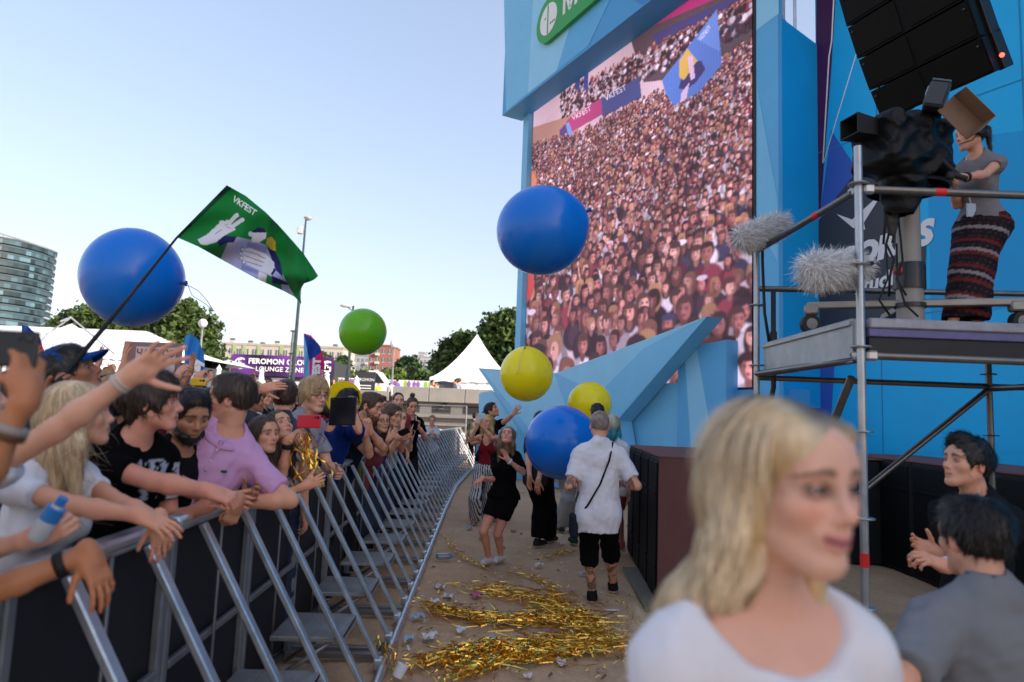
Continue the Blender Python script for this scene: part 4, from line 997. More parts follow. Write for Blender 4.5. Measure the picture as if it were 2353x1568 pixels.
# side tower of the screen
tw = thing("stage_tower", "blue boxed tower with a dark inner side right of the video screen", "stage panel", SP(11, 0, -.4))
t1, t2 = st(1738, 500, 0)[0], st(1789, 500, 0)[0]
mb = MB(); slab(mb, [(t1, 2.05), (t2, 2.05), (t2, 14), (t1, 14)], 0, -.1, 'b'); mb.col(*BLK['deep2']); mb.prism([SP(t2-.1, z, o) for z, o in [(2.0, -.102), (2.0, -1.0), (8.4, -1.0), (8.6, -.102)]], Dd*.1); mb.build("cladding", MST, tw)
mb = MB(); prt(mb, [(1738, 0), (1789, 0), (1789, 32), (1738, 70)], .004, 'd'); prt(mb, [(1740, 200), (1787, 460), (1787, 600), (1740, 520)], .004, 'a'); mb.build("facet_print", MST, tw)
mb = MB().col(.75, .75, .75)
for o in (-.2, -.5, -.8):
    mb.tube([SP(t2-.3, 2, o), SP(t2-.3, 12, o)], .03, 6)
for k in range(18): mb.tube([SP(t2-.3, 2+.55*k, -.2 if k % 2 else -.8), SP(t2-.3, 2.55+.55*k, -.8 if k % 2 else -.2)], .02, 6)
mb.build("truss", MALU, tw, smooth='auto')
mb = MB().col(.02, .02, .02)
for k in range(40): z = 3+.28*k; mb.tube([SP(tR+.05, z, -.3), SP(t1-.02, z+.28*(1 if k % 2 else .6), -.3)], .012, 5)
mb.build("lacing", MRB(), tw)
# wing wall
W0 = SP(t2, 0, -1.0)+Dd*.0; woff = -1.0
wing = thing("wing_wall", "tall bright blue stage wing wall behind the scaffold with a dark studio poster", "stage panel", W0)
wt0 = st(1878, 500, woff)[0]
mb = MB(); slab(mb, [(wt0, 0), (50, 0), (50, 16), (wt0, 16)], woff, woff-.4, 'deep'); mb.build("cladding", MST, wing)  # far end lengthened out of view to keep the sun off the sand
mb = MB(); o = woff+.004
prt(mb, [(1876, -80), (1925, -80), (1910, 160), (1886, 480), (1874, 520)], o, srgb('4a1d52')); prt(mb, [(1886, 480), (1910, 300), (1990, 420), (1882, 500)], o, 'navy'); prt(mb, [(1846, 1020), (1858, 840), (1922, 770), (1905, 1030)], o, 'navy')
prt(mb, [(2130, 330), (2353, 300), (2353, 700), (2140, 740)], o, 'deep2'); prt(mb, [(2130, 760), (2353, 800), (2353, 1040), (2000, 1040), (1990, 850)], o, 'deep'); mb.build("facet_print", MST, wing)
mb = MB().col(.01, .22, .42); o = woff+.0065
for k in range(14):
    t_ = wt0+1.1+2.05*k; printed(mb, [(t_, .05), (t_+.016, .05), (t_+.016, 14.9), (t_, 14.9)], o, (.01, .24, .46))
for z_ in (3.4, 6.4, 9.4): printed(mb, [(wt0+.02, z_), (25, z_), (25, z_+.014), (wt0+.02, z_+.014)], o+.0015, (.01, .24, .46))
mb.build("seam", MST, wing)
mb = MB(); o = woff+.011; prt(mb, [(1882, 505), (1985, 372), (2128, 560), (2120, 790), (1862, 800)], o, srgb('3b4049')); po = mb.build("studio_poster", MST, wing)
mb = MB().col(.75, .76, .78); o = woff+.016
c0 = onplane(1986, 585, A0+Dn*o, Dn); c1 = onplane(2060, 560, A0+Dn*o, Dn); ex = nrm(c1-c0); ey = nrm(np.cross(Dn, ex)); ey = ey if ey[2] > 0 else -ey
text_on(mb, "RECORDS", c0, ex, ey, .47, bold=.03, shear=.3); text_on(mb, "studio", onplane(2018, 648, A0+Dn*o, Dn), ex, ey, .33, bold=.012, shear=.25)
sp5 = [(1922, 492), (1958, 505), (2030, 440), (1985, 512), (1988, 528), (1960, 524)]; prt(mb, sp5, o, (.75, .76, .78)); mb.build("lettering", MST, wing)
mb = MB().col(.7, .7, .7); mb.tube([onplane(x, y, A0+Dn*(woff+.5), Dn) for x, y in [(1918, -40), (1911, 95), (1905, 130), (1891, 375)]], .011, 6); mb.tube([onplane(x, y, A0+Dn*(woff+.5), Dn) for x, y in [(1975, 100), (1893, 372)]], .008, 6)
setp(mb.build("rope", MCL(), smooth=True), "white rope hanging down the blue stage wing wall beside the speaker array", "rope")
# ---------------------------------------------------------------- speaker array
MBK = mat("speaker_black", None, .6, bump=.15, bscale=200, var=.1, spec=.12)
arr = thing("speaker_array", "black curved line array of loudspeakers hanging before the blue wing wall", "loudspeaker", at(2130, 200, 6.9))
fx = nrm(V(.80, -.60, 0)); fn0 = nrm(V(-.93, -.36, 0)); fx = nrm(V(.36, -.93, 0)); p = at(2132, 190, 6.3); tilt = .5
p0_ = p.copy()
for k in range(7):
    fn = fn0*math.cos(tilt)-V(0, 0, 1)*math.sin(tilt); uz = np.cross(fx, fn)*-1; uz = uz if uz[2] > 0 else -uz; R = np.array([fx, fn, uz])
    mb = MB().col(.006, .006, .007); c = p-fn*.22
    mb.prism([c+fx*a+fn*b-uz*.17 for a, b in [(-.58, .22), (.58, .22), (.5, -.02), (.4, -.22), (-.4, -.22), (-.5, -.02)]], uz*.335)
    cb = mb.build("cabinet", MBK, arr)
    mb = MB().col(.006, .006, .006); 
    for g in (-1, 1): mb.box(c+fx*g*.3+fn*.224, (.52, .012, .3), R, bev=.004)
    mb.build("grille", MBK, cb)
    for g in (-1, 1):
        mb = MB().col(.05, .05, .052); mb.box(c+fx*g*.5-fn*.1, (.06, .14, .36), R, bev=.006); mb.tube([c+fx*g*.52+fn*.16-uz*.16, c+fx*g*.52+fn*.16+uz*.2], .012, 6); mb.sphere(c+fx*g*.53+fn*.235+uz*.1, .014, 8, 6); mb.box(c+fx*g*.47+fn*.02+uz*.04, (.05, .13, .06), R, bev=.01); mb.build("rigging", mat("dark_metal", None, .4, metal=.7), cb)
    mb = MB().col(.012, .012, .013); mb.box(c-fn*.24, (.4, .05, .2), R, bev=.01); mb.build("amplifier_plate", MBK, cb)
    p = p+uz*.35-fn*.0; tilt -= .05; 
mb = MB().col(1, .05, .03); mb.sphere(p0_+fx*.62-fn0*.12, .02, 10, 8); mb.build("indicator_lamp", mat("red_led", (1, .02, .01), .3, emit=(1, .03, .02), estr=4), arr)
# ---------------------------------------------------------------- subwoofers
SUBM = mat("speaker_cover", None, .8, bump=.35, bscale=14, var=.18, vscale=5)
def sub(c0, ax, ay, wx, wy, h, label, grp, cover):
    """cabinet: corner c0, sides ax*wx and ay*wy"""
    r = thing("subwoofer", label, "loudspeaker", c0, grp); c = np.asarray(c0)+ax*wx/2+ay*wy/2+V(0, 0, h/2); R = np.array([ax, ay, V(0, 0, 1)])
    mb = MB().col(.02, .02, .022); mb.box(c, (wx-.012, wy-.012, h), R, bev=.02); mb.build("cabinet", MBK, r)
    mb = MB().col(.007, .008, .009); mb.box(c-ax*(wx/2-.002), (.02, wy-.1, h-.1), R, bev=.006)
    for z in (-.25, .25): mb.box(c-ax*(wx/2+.004)+V(0, 0, z*h), (.024, wy-.14, .03), R, bev=.005)
    mb.build("grille", MBK, r)
    if cover:
        mb = MB().col(.15, .058, .052); mb.box(c+V(0, 0, h/2+.006)+ax*.02, (wx+.02, wy+.004, .02), R, bev=.008)
        if cover == 2:
            N1 = 14; pts = [[np.asarray(c0)-ay*.025+ax*(wx*i/N1)+V(0, 0, h*j/N1)-ay*.02*float(wav(np.array([[i*.3, j*.3, 1.]]), 1.4, 8)[0]) for j in range(N1+1)] for i in range(N1+1)]
            vv = [q for row in pts for q in row]; mb.add(vv, [(i*(N1+1)+j, (i+1)*(N1+1)+j, (i+1)*(N1+1)+j+1, i*(N1+1)+j+1) for i in range(N1) for j in range(N1)])
        mb.build("cover", SUBM, r, smooth='auto')
    return r
s0 = atz(1508, 1393, 0); s1 = atz(1441, 1268, 0); ay = nrm(s1-s0); ax = V(ay[1], -ay[0], 0); L_ = np.linalg.norm(s1-s0)
for k in range(4):
    sub(s0+ay*(L_/4)*k, ax, ay, 1.15, L_/4, 1.35, ["black subwoofer under a brown cover, first in the row beside the sand path", "second subwoofer from the brown covered one", "third subwoofer from the brown covered one", "far end subwoofer of the row beside the bald man"][k], "subwoofers beside the path", 2 if k == 0 else 1)
q0 = V(4.75, 5.3, 0)
for k in range(5):
    sub(q0+V(0, .95*k, 0), V(1, 0, 0), V(0, 1, 0), 1.2, .95, 1.32, "black subwoofer standing in the row behind the scaffold", "subwoofers behind the scaffold", 1)
for k in range(2): sub(V(3.3+.98*k, 10.0, 0), V(0, -1, 0), V(1, 0, 0), 1.2, .96, 1.3, "black subwoofer below the blue tower, half hidden by the blonde woman", "subwoofers below the tower", 1)
mb = MB().col(.2, .17, .13); a = atz(1450, 1310, .02); b_ = atz(1500, 1395, .02); z = nrm(b_-a); R = np.array([z, V(-z[1], z[0], 0), V(0, 0, 1)]); mb.box((a+b_)/2-R[1]*.0, (np.linalg.norm(b_-a)*1.1, .17, .035), R, bev=.004)
setp(mb.build("plank", mat("weathered_wood", None, .8, bump=.3, bscale=20, var=.3, stretch=(1, 8, 8))), "grey wooden plank lying on the sand beside the subwoofers", "plank")
mb = MB(); mb.col(.03, .03, .03).box(SP(t2+.1, 2.5, .3)-V(0, 0, .9), (.5, .5, .35), np.array([Dd, Dn, V(0, 0, 1)]), bev=.03); mb.col(.1, .1, .1).lathe(SP(t2+.1, 1.6, .56), [(.14, 0), (.14, .02), (.09, .0), (.01, -.02)], 16, Dn)
setp(mb.build("spotlight", MBK), "dark stage spotlight under the blue tower", "lamp")
# ---------------------------------------------------------------- scaffold
sc = thing("scaffold", "steel scaffold platform carrying the camera in front of the blue wall", "scaffold", (3, 4.8, 0))
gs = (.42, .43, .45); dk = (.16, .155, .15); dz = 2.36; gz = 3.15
PN = V(2.08, 4.04, 0); PF = V(2.02, 5.6, 0); PR = V(3.93, 5.6, 0); PX = V(5.15, 4.04, 0); PY = V(6.2, 5.6, 0)
def upright(p, z1, name="upright", c=gs):
    mb = MB().col(*c); mb.tube([p+V(0, 0, .0), p+V(0, 0, z1)], .0242, 14)
    mb.lathe(p, [(.075, 0), (.075, .008), (.02, .01)], 12)
    z = .18
    while z < z1: mb.lathe(p+V(0, 0, z), [(.024, -.005), (.058, -.005), (.061, 0), (.058, .005), (.024, .005)], 18); z += .5
    return mb.build(name, MALU, sc, smooth='auto')
MRD = mat("paint_red", None, .5)
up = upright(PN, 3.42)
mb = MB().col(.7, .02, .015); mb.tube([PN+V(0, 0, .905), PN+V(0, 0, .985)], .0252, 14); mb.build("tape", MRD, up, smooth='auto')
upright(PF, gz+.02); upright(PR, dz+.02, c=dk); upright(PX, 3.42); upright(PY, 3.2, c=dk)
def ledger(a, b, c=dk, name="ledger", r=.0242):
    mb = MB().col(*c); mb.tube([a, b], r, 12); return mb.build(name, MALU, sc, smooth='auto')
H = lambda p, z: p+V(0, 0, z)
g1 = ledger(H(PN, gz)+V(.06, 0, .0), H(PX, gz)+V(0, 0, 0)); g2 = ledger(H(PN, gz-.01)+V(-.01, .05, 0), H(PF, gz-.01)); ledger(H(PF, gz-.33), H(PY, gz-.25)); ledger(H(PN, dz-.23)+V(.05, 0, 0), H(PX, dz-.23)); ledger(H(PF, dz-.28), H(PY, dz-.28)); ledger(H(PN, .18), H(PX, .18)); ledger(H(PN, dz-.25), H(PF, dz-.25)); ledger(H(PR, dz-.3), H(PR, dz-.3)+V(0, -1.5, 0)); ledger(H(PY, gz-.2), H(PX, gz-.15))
mb = MB().col(.7, .02, .015); mb.tube([H(PN, gz)+V(.46, 0, 0), H(PN, gz)+V(.53, 0, 0)], .025, 12); mb.build("tape", MRD, g1, smooth='auto')
mb = MB().col(.7, .02, .015); a, b_ = H(PN, gz-.01)+V(-.01, .05, 0), H(PF, gz-.01); mb.tube([a+(b_-a)*.28, a+(b_-a)*.33], .025, 12); mb.build("tape", MRD, g2, smooth='auto')
ledger(H(PR, dz-.3), H(V(2.3, 5.55, 0), .75), name="brace"); ledger(H(PN, 2.0)+V(-.03, .06, 0), H(PF, .2), name="brace")
a = H(PN, gz)
for zz in (gz, dz-.23):
    mb = MB().col(.4, .4, .4); mb.box(H(PN, zz)+V(.06, 0, 0), (.07, .05, .06), bev=.012); mb.box(H(PN, zz)+V(0, .06, 0), (.05, .07, .06), bev=.012); mb.build("coupler", MALU, sc)
mb = MB().col(.4, .41, .42)
mb.box((PN+PF)/2+V(.03, 0, dz-.135), (.05, 1.44, .27), bev=.006); mb.box((PN+PF)/2+V(.0, 0, dz-.235), (.02, 1.44, .012)); mb.box((PN+PF)/2+V(.0, 0, dz-.03), (.025, 1.44, .03), bev=.004); mb.build("side_beam", MAL2, sc)
mb = MB().col(.3, .3, .34); mb.box(V(3.65, 4.07, dz-.03), (3.02, .05, .06), bev=.008); mb.col(.12, .11, .25).box(V(3.65, 4.075, dz-.085), (3.02, .03, .05), bev=.004); mb.col(.012, .012, .014).box(V(3.65, 4.1, dz-.16), (3.0, .04, .09)); mb.build("front_beam", mat("beam_paint", None, .5, metal=.2, var=.3, vscale=9, bump=.1), sc)
mb = MB().col(.05, .045, .04)
for k in range(4): mb.box(V(3.64, 4.32+.36*k, dz-.035), (2.96, .345, .05), bev=.006)
mb.build("deck", mat("deck_board", None, .7, bump=.2, bscale=60, var=.2), sc)
mb = MB().col(.03, .03, .03); a = H(PF, 2.05)+V(.1, -.1, .75)
mb.tube([a, a-V(0, 0, .8), a-V(.03, 0, .95)], .02, 8); mb.tube([a-V(0, 0, .35), a-V(.02, .0, .6)+V(.02, 0, 0)], .028, 8); mb.build("cable_stay", MRB(), sc, smooth=True)
# ---------------------------------------------------------------- camera on its pedestal
cm = thing("broadcast_camera", "large broadcast camera wrapped in black plastic on a grey pedestal, on the scaffold deck", "camera", V(2.72, 4.62, dz))
ped = V(2.72, 4.62, 0); gp = (.30, .28, .25)
mb = MB().col(*gp); mb.lathe(ped+V(0, 0, dz+.06), [(.085, 0), (.085, .3), (.075, .31), (.075, .98)], 24); mb.build("column", mat("column_paint", None, .45, bump=.05, var=.1), cm, smooth='auto')
mb = MB().col(.02, .02, .022); mb.lathe(ped+V(0, 0, dz+.3), [(.1, 0), (.1, .16), (.092, .18)], 24); mb.build("collar", MPL(), cm, smooth='auto'); mb = MB().col(.02, .02, .022); mb.lathe(ped+V(0, 0, dz+.17), [(.1, 0), (.1, .03)], 20); mb.build("collar", MPL(), cm, smooth='auto'); mb = MB().col(.02, .02, .022); mb.lathe(ped+V(0, 0, dz+.98), [(.26, .02), (.27, .03), (.26, .04), (.24, .03), (.25, .02)], 30); mb.build("steering_ring", MPL(), cm, smooth='auto'); mb = MB().col(.4, .02, .02); mb.sphere(ped+V(-.09, -.03, dz+.42), .035, 12, 8); mb.build("red_knob", MPL(), cm, smooth=True)
mb = MB().col(.33, .31, .27)
for an in (2.75, -.35, 1.3):
    d_ = V(math.cos(an), math.sin(an), 0); mb.box(ped+d_*.34+V(0, 0, dz+.2), (.62, .07, .05), np.array([d_, V(-d_[1], d_[0], 0), V(0, 0, 1)]), bev=.008); mb.box(ped+d_*.62+V(0, 0, dz+.17), (.1, .09, .07), np.array([d_, V(-d_[1], d_[0], 0), V(0, 0, 1)]), bev=.012)
mb.build("dolly", MAL2, cm, smooth='auto')
for an in (2.75, -.35, 1.3):
    d_ = V(math.cos(an), math.sin(an), 0); c = ped+d_*.63+V(0, 0, dz+.068); mb = MB().col(.02, .02, .02); mb.lathe(c-V(0, .03, 0), [(.03, -.002), (.066, 0), (.068, .012), (.068, .048), (.066, .06), (.03, .062)], 20, (0, 1, 0)); mb.col(.25, .25, .24).lathe(c-V(0, .034, 0), [(.04, 0), (.02, -.006), (.001, -.006)], 14, (0, 1, 0)); mb.build("wheel", MRB(), cm, smooth='auto')
bc = at(2068, 330, 4.45)             # camera body wrapped in black plastic
ld = nrm(V(-.97, -.25, .02)); lu = V(0, 0, 1); ls = np.cross(ld, lu); Rb = np.array([ld, ls, lu])
F = Field(bc-.5, bc+.5, .012); F.add(rbox(bc-ld*.02-V(0, 0, .03), V(.27, .17, .19), .06, Rb), 0); F.add(ell(bc-V(0, 0, .16)-ld*.05, V(.2, .14, .16), Rb), .1); F.add(ell(bc+V(0, 0, .12)-ld*.1, V(.14, .1, .1), Rb), .06); F.add(cone(bc-V(0, 0, .3), bc-V(0, 0, .42), .13, .09), .1)
def crumple(P):
    a = wav(P, 15, 41, 7); b = wav(P, 34, 42, 7); return .05*np.abs(a)+.016*np.abs(b)-.03
F.disp(crumple, .08); v, q = F.mesh(); mesh_np("rain_cover", v, q, mat("black_plastic", (.004, .004, .0045), .45, spec=.2, bump=.3, bscale=40), cm)
hc_ = bc+ld*.31+V(0, 0, .05); mb = MB().col(.012, .012, .013)
def hollow(mb, c, R, a, b, l, flare):
    P = []
    for s_, k in ((0, 1.), (l, flare), (l, flare*.9), (.02, .82)):
        P += [c+R[0]*s_+R[1]*x*a*k+R[2]*z*b*k for x, z in ((-1, -1), (1, -1), (1, 1), (-1, 1))]
    mb.add(P, [(i*4+j, i*4+(j+1) % 4, (i+1)*4+(j+1) % 4, (i+1)*4+j) for i in range(3) for j in range(4)]+[(12, 13, 14, 15)])
hollow(mb, hc_-ld*.1, Rb, .066, .055, .2, 1.25); mb.build("lens_hood", MRB(), cm)
vf = at(2150, 232, 4.3); vd = nrm(V(-.75, .4, .3)); vr = nrm(np.cross(vd, V(0, 0, 1))); vu = np.cross(vr, vd); Rv = np.array([vr, vd, vu])
mb = MB().col(.03, .035, .04); mb.box(vf, (.25, .12, .17), Rv, bev=.015); mb.col(.45, .5, .55).box(vf+vd*.064+vu*.03-vr*.03, (.1, .008, .06), Rv, bev=.004); mb.col(.08, .13, .17).box(vf+vu*.09, (.24, .11, .012), Rv, bev=.003); mb.build("viewfinder", MPL(), cm)
mb = MB().col(.2, .125, .08); kc = at(2206, 270, 4.22); vx = nrm(at(2252, 300, 4.2)-at(2165, 215, 4.2)); vz = nrm(at(2180, 290, 4.2)-at(2205, 235, 4.2)); vz = nrm(vz-vx*np.dot(vx, vz)); vn = np.cross(vx, vz); Rk = np.array([vx, vz, vn])
mb.box(kc, (.26, .15, .006), Rk); mb.box(kc-vz*.078-vn*.06*1, (.26, .005, .12), Rk); mb.box(kc+vx*.128-vn*.06, (.005, .15, .12), Rk); mb.build("cardboard_hood", mat("cardboard", None, .85, bump=.1, var=.1), cm)
mb = MB().col(.02, .02, .02); pa = at(2140, 345, 4.35); pb = at(2205, 405, 4.25); mb.tube([bc+V(.25, 0, -.1), pa, pb], .014, 8); mb.tube([pb-V(.05, 0, -.01), pb+V(.04, -.01, -.02)], .017, 10); mb.box(pb+V(-.06, 0, .0), (.05, .04, .05), bev=.01); mb.build("pan_handle", MRB(), cm, smooth='auto')
mb = MB().col(.015, .015, .015)
for k in range(4):
    x0 = at(2030+12*k, 440, 4.5); pts = [x0+V(.02*math.sin(3*i+k), .03*math.cos(2*i+k), -.12*i) for i in range(4+k % 2*3)]; mb.tube(pts, .008, 6)
mb.tube([at(2060, 560, 4.5), at(2062, 640, 4.45), at(2080, 700, 4.4), at(2110, 728, 4.35)], .007, 6); mb.tube([at(2035, 560, 4.4), at(2040, 640, 4.35), at(2020, 690, 4.3), at(2045, 725, 4.3)], .007, 6); mb.build("cable", MRB(), cm, smooth=True)
F = Field(at(2048, 490, 4.5)-.2, at(2048, 490, 4.5)+.25, .012); F.add(ell(at(2048, 500, 4.5), V(.05, .04, .13)), 0); F.disp(lambda P: .012*wav(P, 60, 5)); v, q = F.mesh(); mesh_np("cloth_bundle", v, q, mat("grey_bag", (.05, .045, .04), .8), cm)
# fur covered microphones
def furmic(a, b, r, label, stand):
    c = (a+b)/2; root = thing("microphone", label, "microphone", c-V(0, 0, r), "furry microphones on the scaffold"); F = Field(np.minimum(a, b)-r-.03, np.maximum(a, b)+r+.03, .01); F.add(cone(a, b, r*.95, r*.8), 0); v, q = F.mesh(); n = vnormals(v, q)
    ax_ = nrm(b-a); fl = n*.7+ax_*.5+V(0, 0, -.45); fl /= np.linalg.norm(fl, axis=1)[:, None]
    rv = ribbons(v, n, fl, 4200, .075, .0036, (.66, .65, .64), .4, .008, 4, 77, grav=.6, wob=.4); vv, qq, cc = joinm([(v, q, np.array((.5, .49, .49))), rv]); mesh_np("fur_cover", vv, qq, mat("fur", None, .9, spec=.1, var=.25, vscale=40), root, cc)
    mb = MB().col(.02, .02, .02); mb.tube(stand, .013, 8); mb.sphere(stand[0], .03, 10, 8); mb.build("stand", MRB(), root, smooth=True)
furmic(at(1712, 548, 5.35), at(1790, 515, 5.5), .085, "shaggy grey microphone at the far corner post of the scaffold", [at(1752, 545, 5.45), at(1752, 600, 5.5), at(1757, 720, 5.5), at(1768, 790, 5.5)])
furmic(at(1873, 620, 4.0), at(1965, 612, 4.2), .092, "shaggy grey microphone clamped to the near scaffold pole", [at(1965, 615, 4.15), at(2005, 605, 4.08), at(1985, 606, 4.06)])
# ---------------------------------------------------------------- balloons
def balloon(c, rx, rz, col, label, knot, string=None, grp="giant balloons", tilt=0.):
    root = thing("balloon", label, "balloon", c-V(0, 0, rz), grp); kd = nrm(knot); n, m = 40, 26
    x, y, z = frame_from(kd); P = []
    mb = MB().col(*col); prof = []
    for i in range(m+1):
        a = PI*i/m; rr_ = math.sin(a); hh_ = -math.cos(a); rr_ *= 1-.04*max(0, hh_)**2; prof.append((max(.001, rr_*rx), hh_*rz*(1.+.05*max(0, hh_)**6)))
    mb.lathe(c, prof, n, kd); v0 = mb
    mb.build("skin", mat("latex_%d" % int(col[0]*1000+col[2]*77), None, .24, spec=.4, var=.04, vscale=2, bump=.07, bscale=2.2), root, smooth=True)
    mb = MB().col(*[.5*k for k in col]); e = c+kd*rz*1.04; mb.tube([e-kd*.02, e+kd*.02, e+kd*.05], [.022, .011, .026], 12)
    mb.build("knot", MRB(), root, smooth=True)
    if string is not None:
        mb = MB().col(.5, .5, .5)
        mb.tube([e+kd*.03]+list(string), .0035, 5); mb.build("string", MCL(), root, smooth=True)
    return root
BB = (.004, .17, .68); YB = (.95, .8, .01); GB = (.13, .45, .006)
e1 = at(428, 650, 5.9)
balloon(at(306, 638, 5.9), .432, .405, BB, "big blue balloon behind the flag pole at left", at(428, 652, 5.9)-at(306, 638, 5.9)+V(0, .0, 0), [at(455, 668, 5.9), at(475, 690, 5.85), at(490, 714, 5.9), at(470, 697, 5.9), at(442, 680, 5.9), at(431, 655, 5.9)])
balloon(at(1246, 530, 6.3), .42, .435, BB, "big blue balloon floating in front of the video screen", at(1362, 480, 6.3)-at(1246, 530, 6.3))
balloon(at(1291, 1017, 7.3), .39, .385, BB, "big blue balloon held low before the bald man", V(.5, .8, -.2))
balloon(at(834, 763, 10.7), .372, .372, GB, "green balloon above the crowd", V(.2, .9, -.5))
balloon(at(1210, 860, 11.0), .43, .445, YB, "yellow balloon resting on the raised hand of the man in black", V(-.1, -.55, .85), [at(1198, 815, 10.6), at(1195, 835, 10.57), at(1192, 850, 10.56), at(1187, 862, 10.56)])
balloon(at(1355, 928, 11.2), .36, .36, YB, "yellow balloon behind the low blue one", V(.2, .8, .3))

# ---------------------------------------------------------------- terrace and far things
MCON = mat("concrete", None, .85, bump=.3, bscale=8, var=.16, vscale=1.5)
TZ = 2.2
mb = MB().col(.3, .28, .26); mb.box((-40, 175.3, TZ/2-.01), (200, 290, TZ)); setp(mb.build("terrace_ground", MCON), kind="structure")
tw_ = thing("terrace_wall", "grey concrete terrace wall with square openings behind the crowd", "wall", (-15, 30, 0))
mb = MB().col(.19, .18, .168); mb.box((-32, 30.05, 1.05), (78, .3, 2.1)); mb.build("wall", MCON, tw_)
mb = MB().col(.24, .23, .215)
xa = at(897, 900, 30)[0]; xb = at(1120, 900, 30)[0]
for i in range(int((xa+70)/1.9)): mb.box((xa-.95-1.9*i, 29.95, 2.3), (1.88, .5, .42), bev=.02)
for i in range(4): mb.box((xa+.95+(xb+2-xa)/4*i, 29.9, 2.42), ((xb+2-xa)/4-.02, .6, .62), bev=.02)
mb.build("parapet", MCON, tw_)
mb = MB().col(.22, .21, .2); mb.box((-32, 29.8, 1.5), (78, .36, .12), bev=.02); mb.box((-32, 29.8, 1.15), (78, .4, .1), bev=.02); mb.build("ledge", MCON, tw_)
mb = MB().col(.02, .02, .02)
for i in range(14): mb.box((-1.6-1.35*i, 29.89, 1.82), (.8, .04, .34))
mb.build("opening_shade", mat("painted_shade", None, .9), tw_)  # dark plates on the solid wall, coloured as the shade inside its openings
# tents
MTENT = mat("tent_fabric", None, .7, spec=.2, bump=.1, bscale=2, var=.03, vscale=1)
def pagoda(c, half_, ze, za, label, zb=TZ):
    r = thing("pagoda_tent", label, "tent", V(c[0], c[1], zb)); N = 14; P = []; mb = MB().col(.8, .8, .82)
    for k in range(4):
        a, b = [(-1, -1), (1, -1), (1, 1), (-1, 1)][k], [(-1, -1), (1, -1), (1, 1), (-1, 1)][(k+1) % 4]; rows = []
        for i in range(N+1):
            s = i/N; rad = (1-s)**1.0; z = ze+(za-ze)*(s**1.55*.8+.2*s)
            rows.append([V(c[0]+half_*rad*(a[0]+(b[0]-a[0])*j/4), c[1]+half_*rad*(a[1]+(b[1]-a[1])*j/4), z) for j in range(5)])
        fl = [p for row in rows for p in row]; mb.add(fl, [(i*5+j, i*5+j+1, (i+1)*5+j+1, (i+1)*5+j) for i in range(N) for j in range(4)])
    mb.build("roof", MTENT, r, smooth='auto')
    mb = MB().col(.78, .78, .8)
    for k in range(4):
        a, b = [(-1, -1), (1, -1), (1, 1), (-1, 1)][k], [(-1, -1), (1, -1), (1, 1), (-1, 1)][(k+1) % 4]; pts = []
        for j in range(13): pts.append(V(c[0]+half_*1.002*(a[0]+(b[0]-a[0])*j/12), c[1]+half_*1.002*(a[1]+(b[1]-a[1])*j/12), ze))
        mb.add(pts+[p-V(0, 0, .22+.08*(i % 2)) for i, p in enumerate(pts)], [(j, j+1, 14+j, 13+j) for j in range(12)])
    mb.build("valance", MTENT, r)
    mb = MB().col(.78, .78, .8)
    for sx, sy, ln in ((1, 0, 2), (-1, 0, .6), (0, 1, 2)):
        n = 24; pts = [V(c[0]+(sx*half_*.95 if sx else -half_*.95+ln*half_*.95*j/n), c[1]+(sy*half_*.95 if sy else -half_*.95+ln*half_*.95*j/n), 0) for j in range(n+1)]
        pts = [p+V(.04*math.sin(j*1.9), .04*math.cos(j*2.3), 0) for j, p in enumerate(pts)]; mb.add([p+V(0, 0, ze-.1) for p in pts]+[p+V(0, 0, zb) for p in pts], [(j, j+1, n+2+j, n+1+j) for j in range(n)])
    n = 30; pts = [V(c[0]-half_*.35+half_*1.3*j/n, c[1]-half_*.95+.05*math.sin(j*2.1), 0) for j in range(n+1)]; mb.add([p+V(0, 0, ze-.1) for p in pts]+[p+V(0, 0, zb) for p in pts], [(j, j+1, n+2+j, n+1+j) for j in range(n)])
    mb.build("side_wall", MTENT, r, smooth=True)
    mb = MB().col(.5, .5, .5)
    for a in ((-1, -1), (1, -1), (1, 1), (-1, 1)): mb.tube([V(c[0]+half_*.97*a[0], c[1]+half_*.97*a[1], zb), V(c[0]+half_*.97*a[0], c[1]+half_*.97*a[1], ze)], .05, 6)
    mb.build("pole", MALU, r); return r
pa = at(1097, 770, 52); pagoda(V(pa[0], 52, 0), (at(1097, 868, 52)[0]-at(1000, 868, 52)[0])*.97, at(1000, 866, 48)[2], at(1097, 768, 52)[2], "white peaked tent behind the terrace wall, beside the stage")
mq = thing("marquee", "long white marquee behind the crowd at far left", "tent", V(-28, 44, TZ)); zr_ = at(165, 748, 48)[2]; ze_ = at(300, 815, 44)[2]
xl, x1, x2 = -60., at(300, 757, 48)[0], at(432, 820, 44)[0]; mb = MB().col(.82, .82, .84)
def sheet(mb, a, b, c, d, nu=24, nv=8, sag=.12):
    P = [];
    for i in range(nu+1):
        for j in range(nv+1):
            u, v = i/nu, j/nv; p = (a*(1-u)+b*u)*(1-v)+(d*(1-u)+c*u)*v; p = p-V(0, 0, sag*math.sin(PI*v)*(abs(math.sin(u*nu/4*PI))+.1)); P.append(p)
    mb.add(P, [(i*(nv+1)+j, (i+1)*(nv+1)+j, (i+1)*(nv+1)+j+1, i*(nv+1)+j+1) for i in range(nu) for j in range(nv)])
sheet(mb, V(xl, 44, ze_), V(x2, 44, ze_), V(x1, 50, zr_), V(xl, 50, zr_)); sheet(mb, V(x2, 44, ze_), V(x2, 56, ze_), V(x1, 50, zr_), V(x1, 50, zr_), 8, 8); sheet(mb, V(x2, 56, ze_), V(xl, 56, ze_), V(xl, 50, zr_), V(x1, 50, zr_)); mb.build("roof", MTENT, mq, smooth=True)
mb = MB().col(.74, .74, .76)
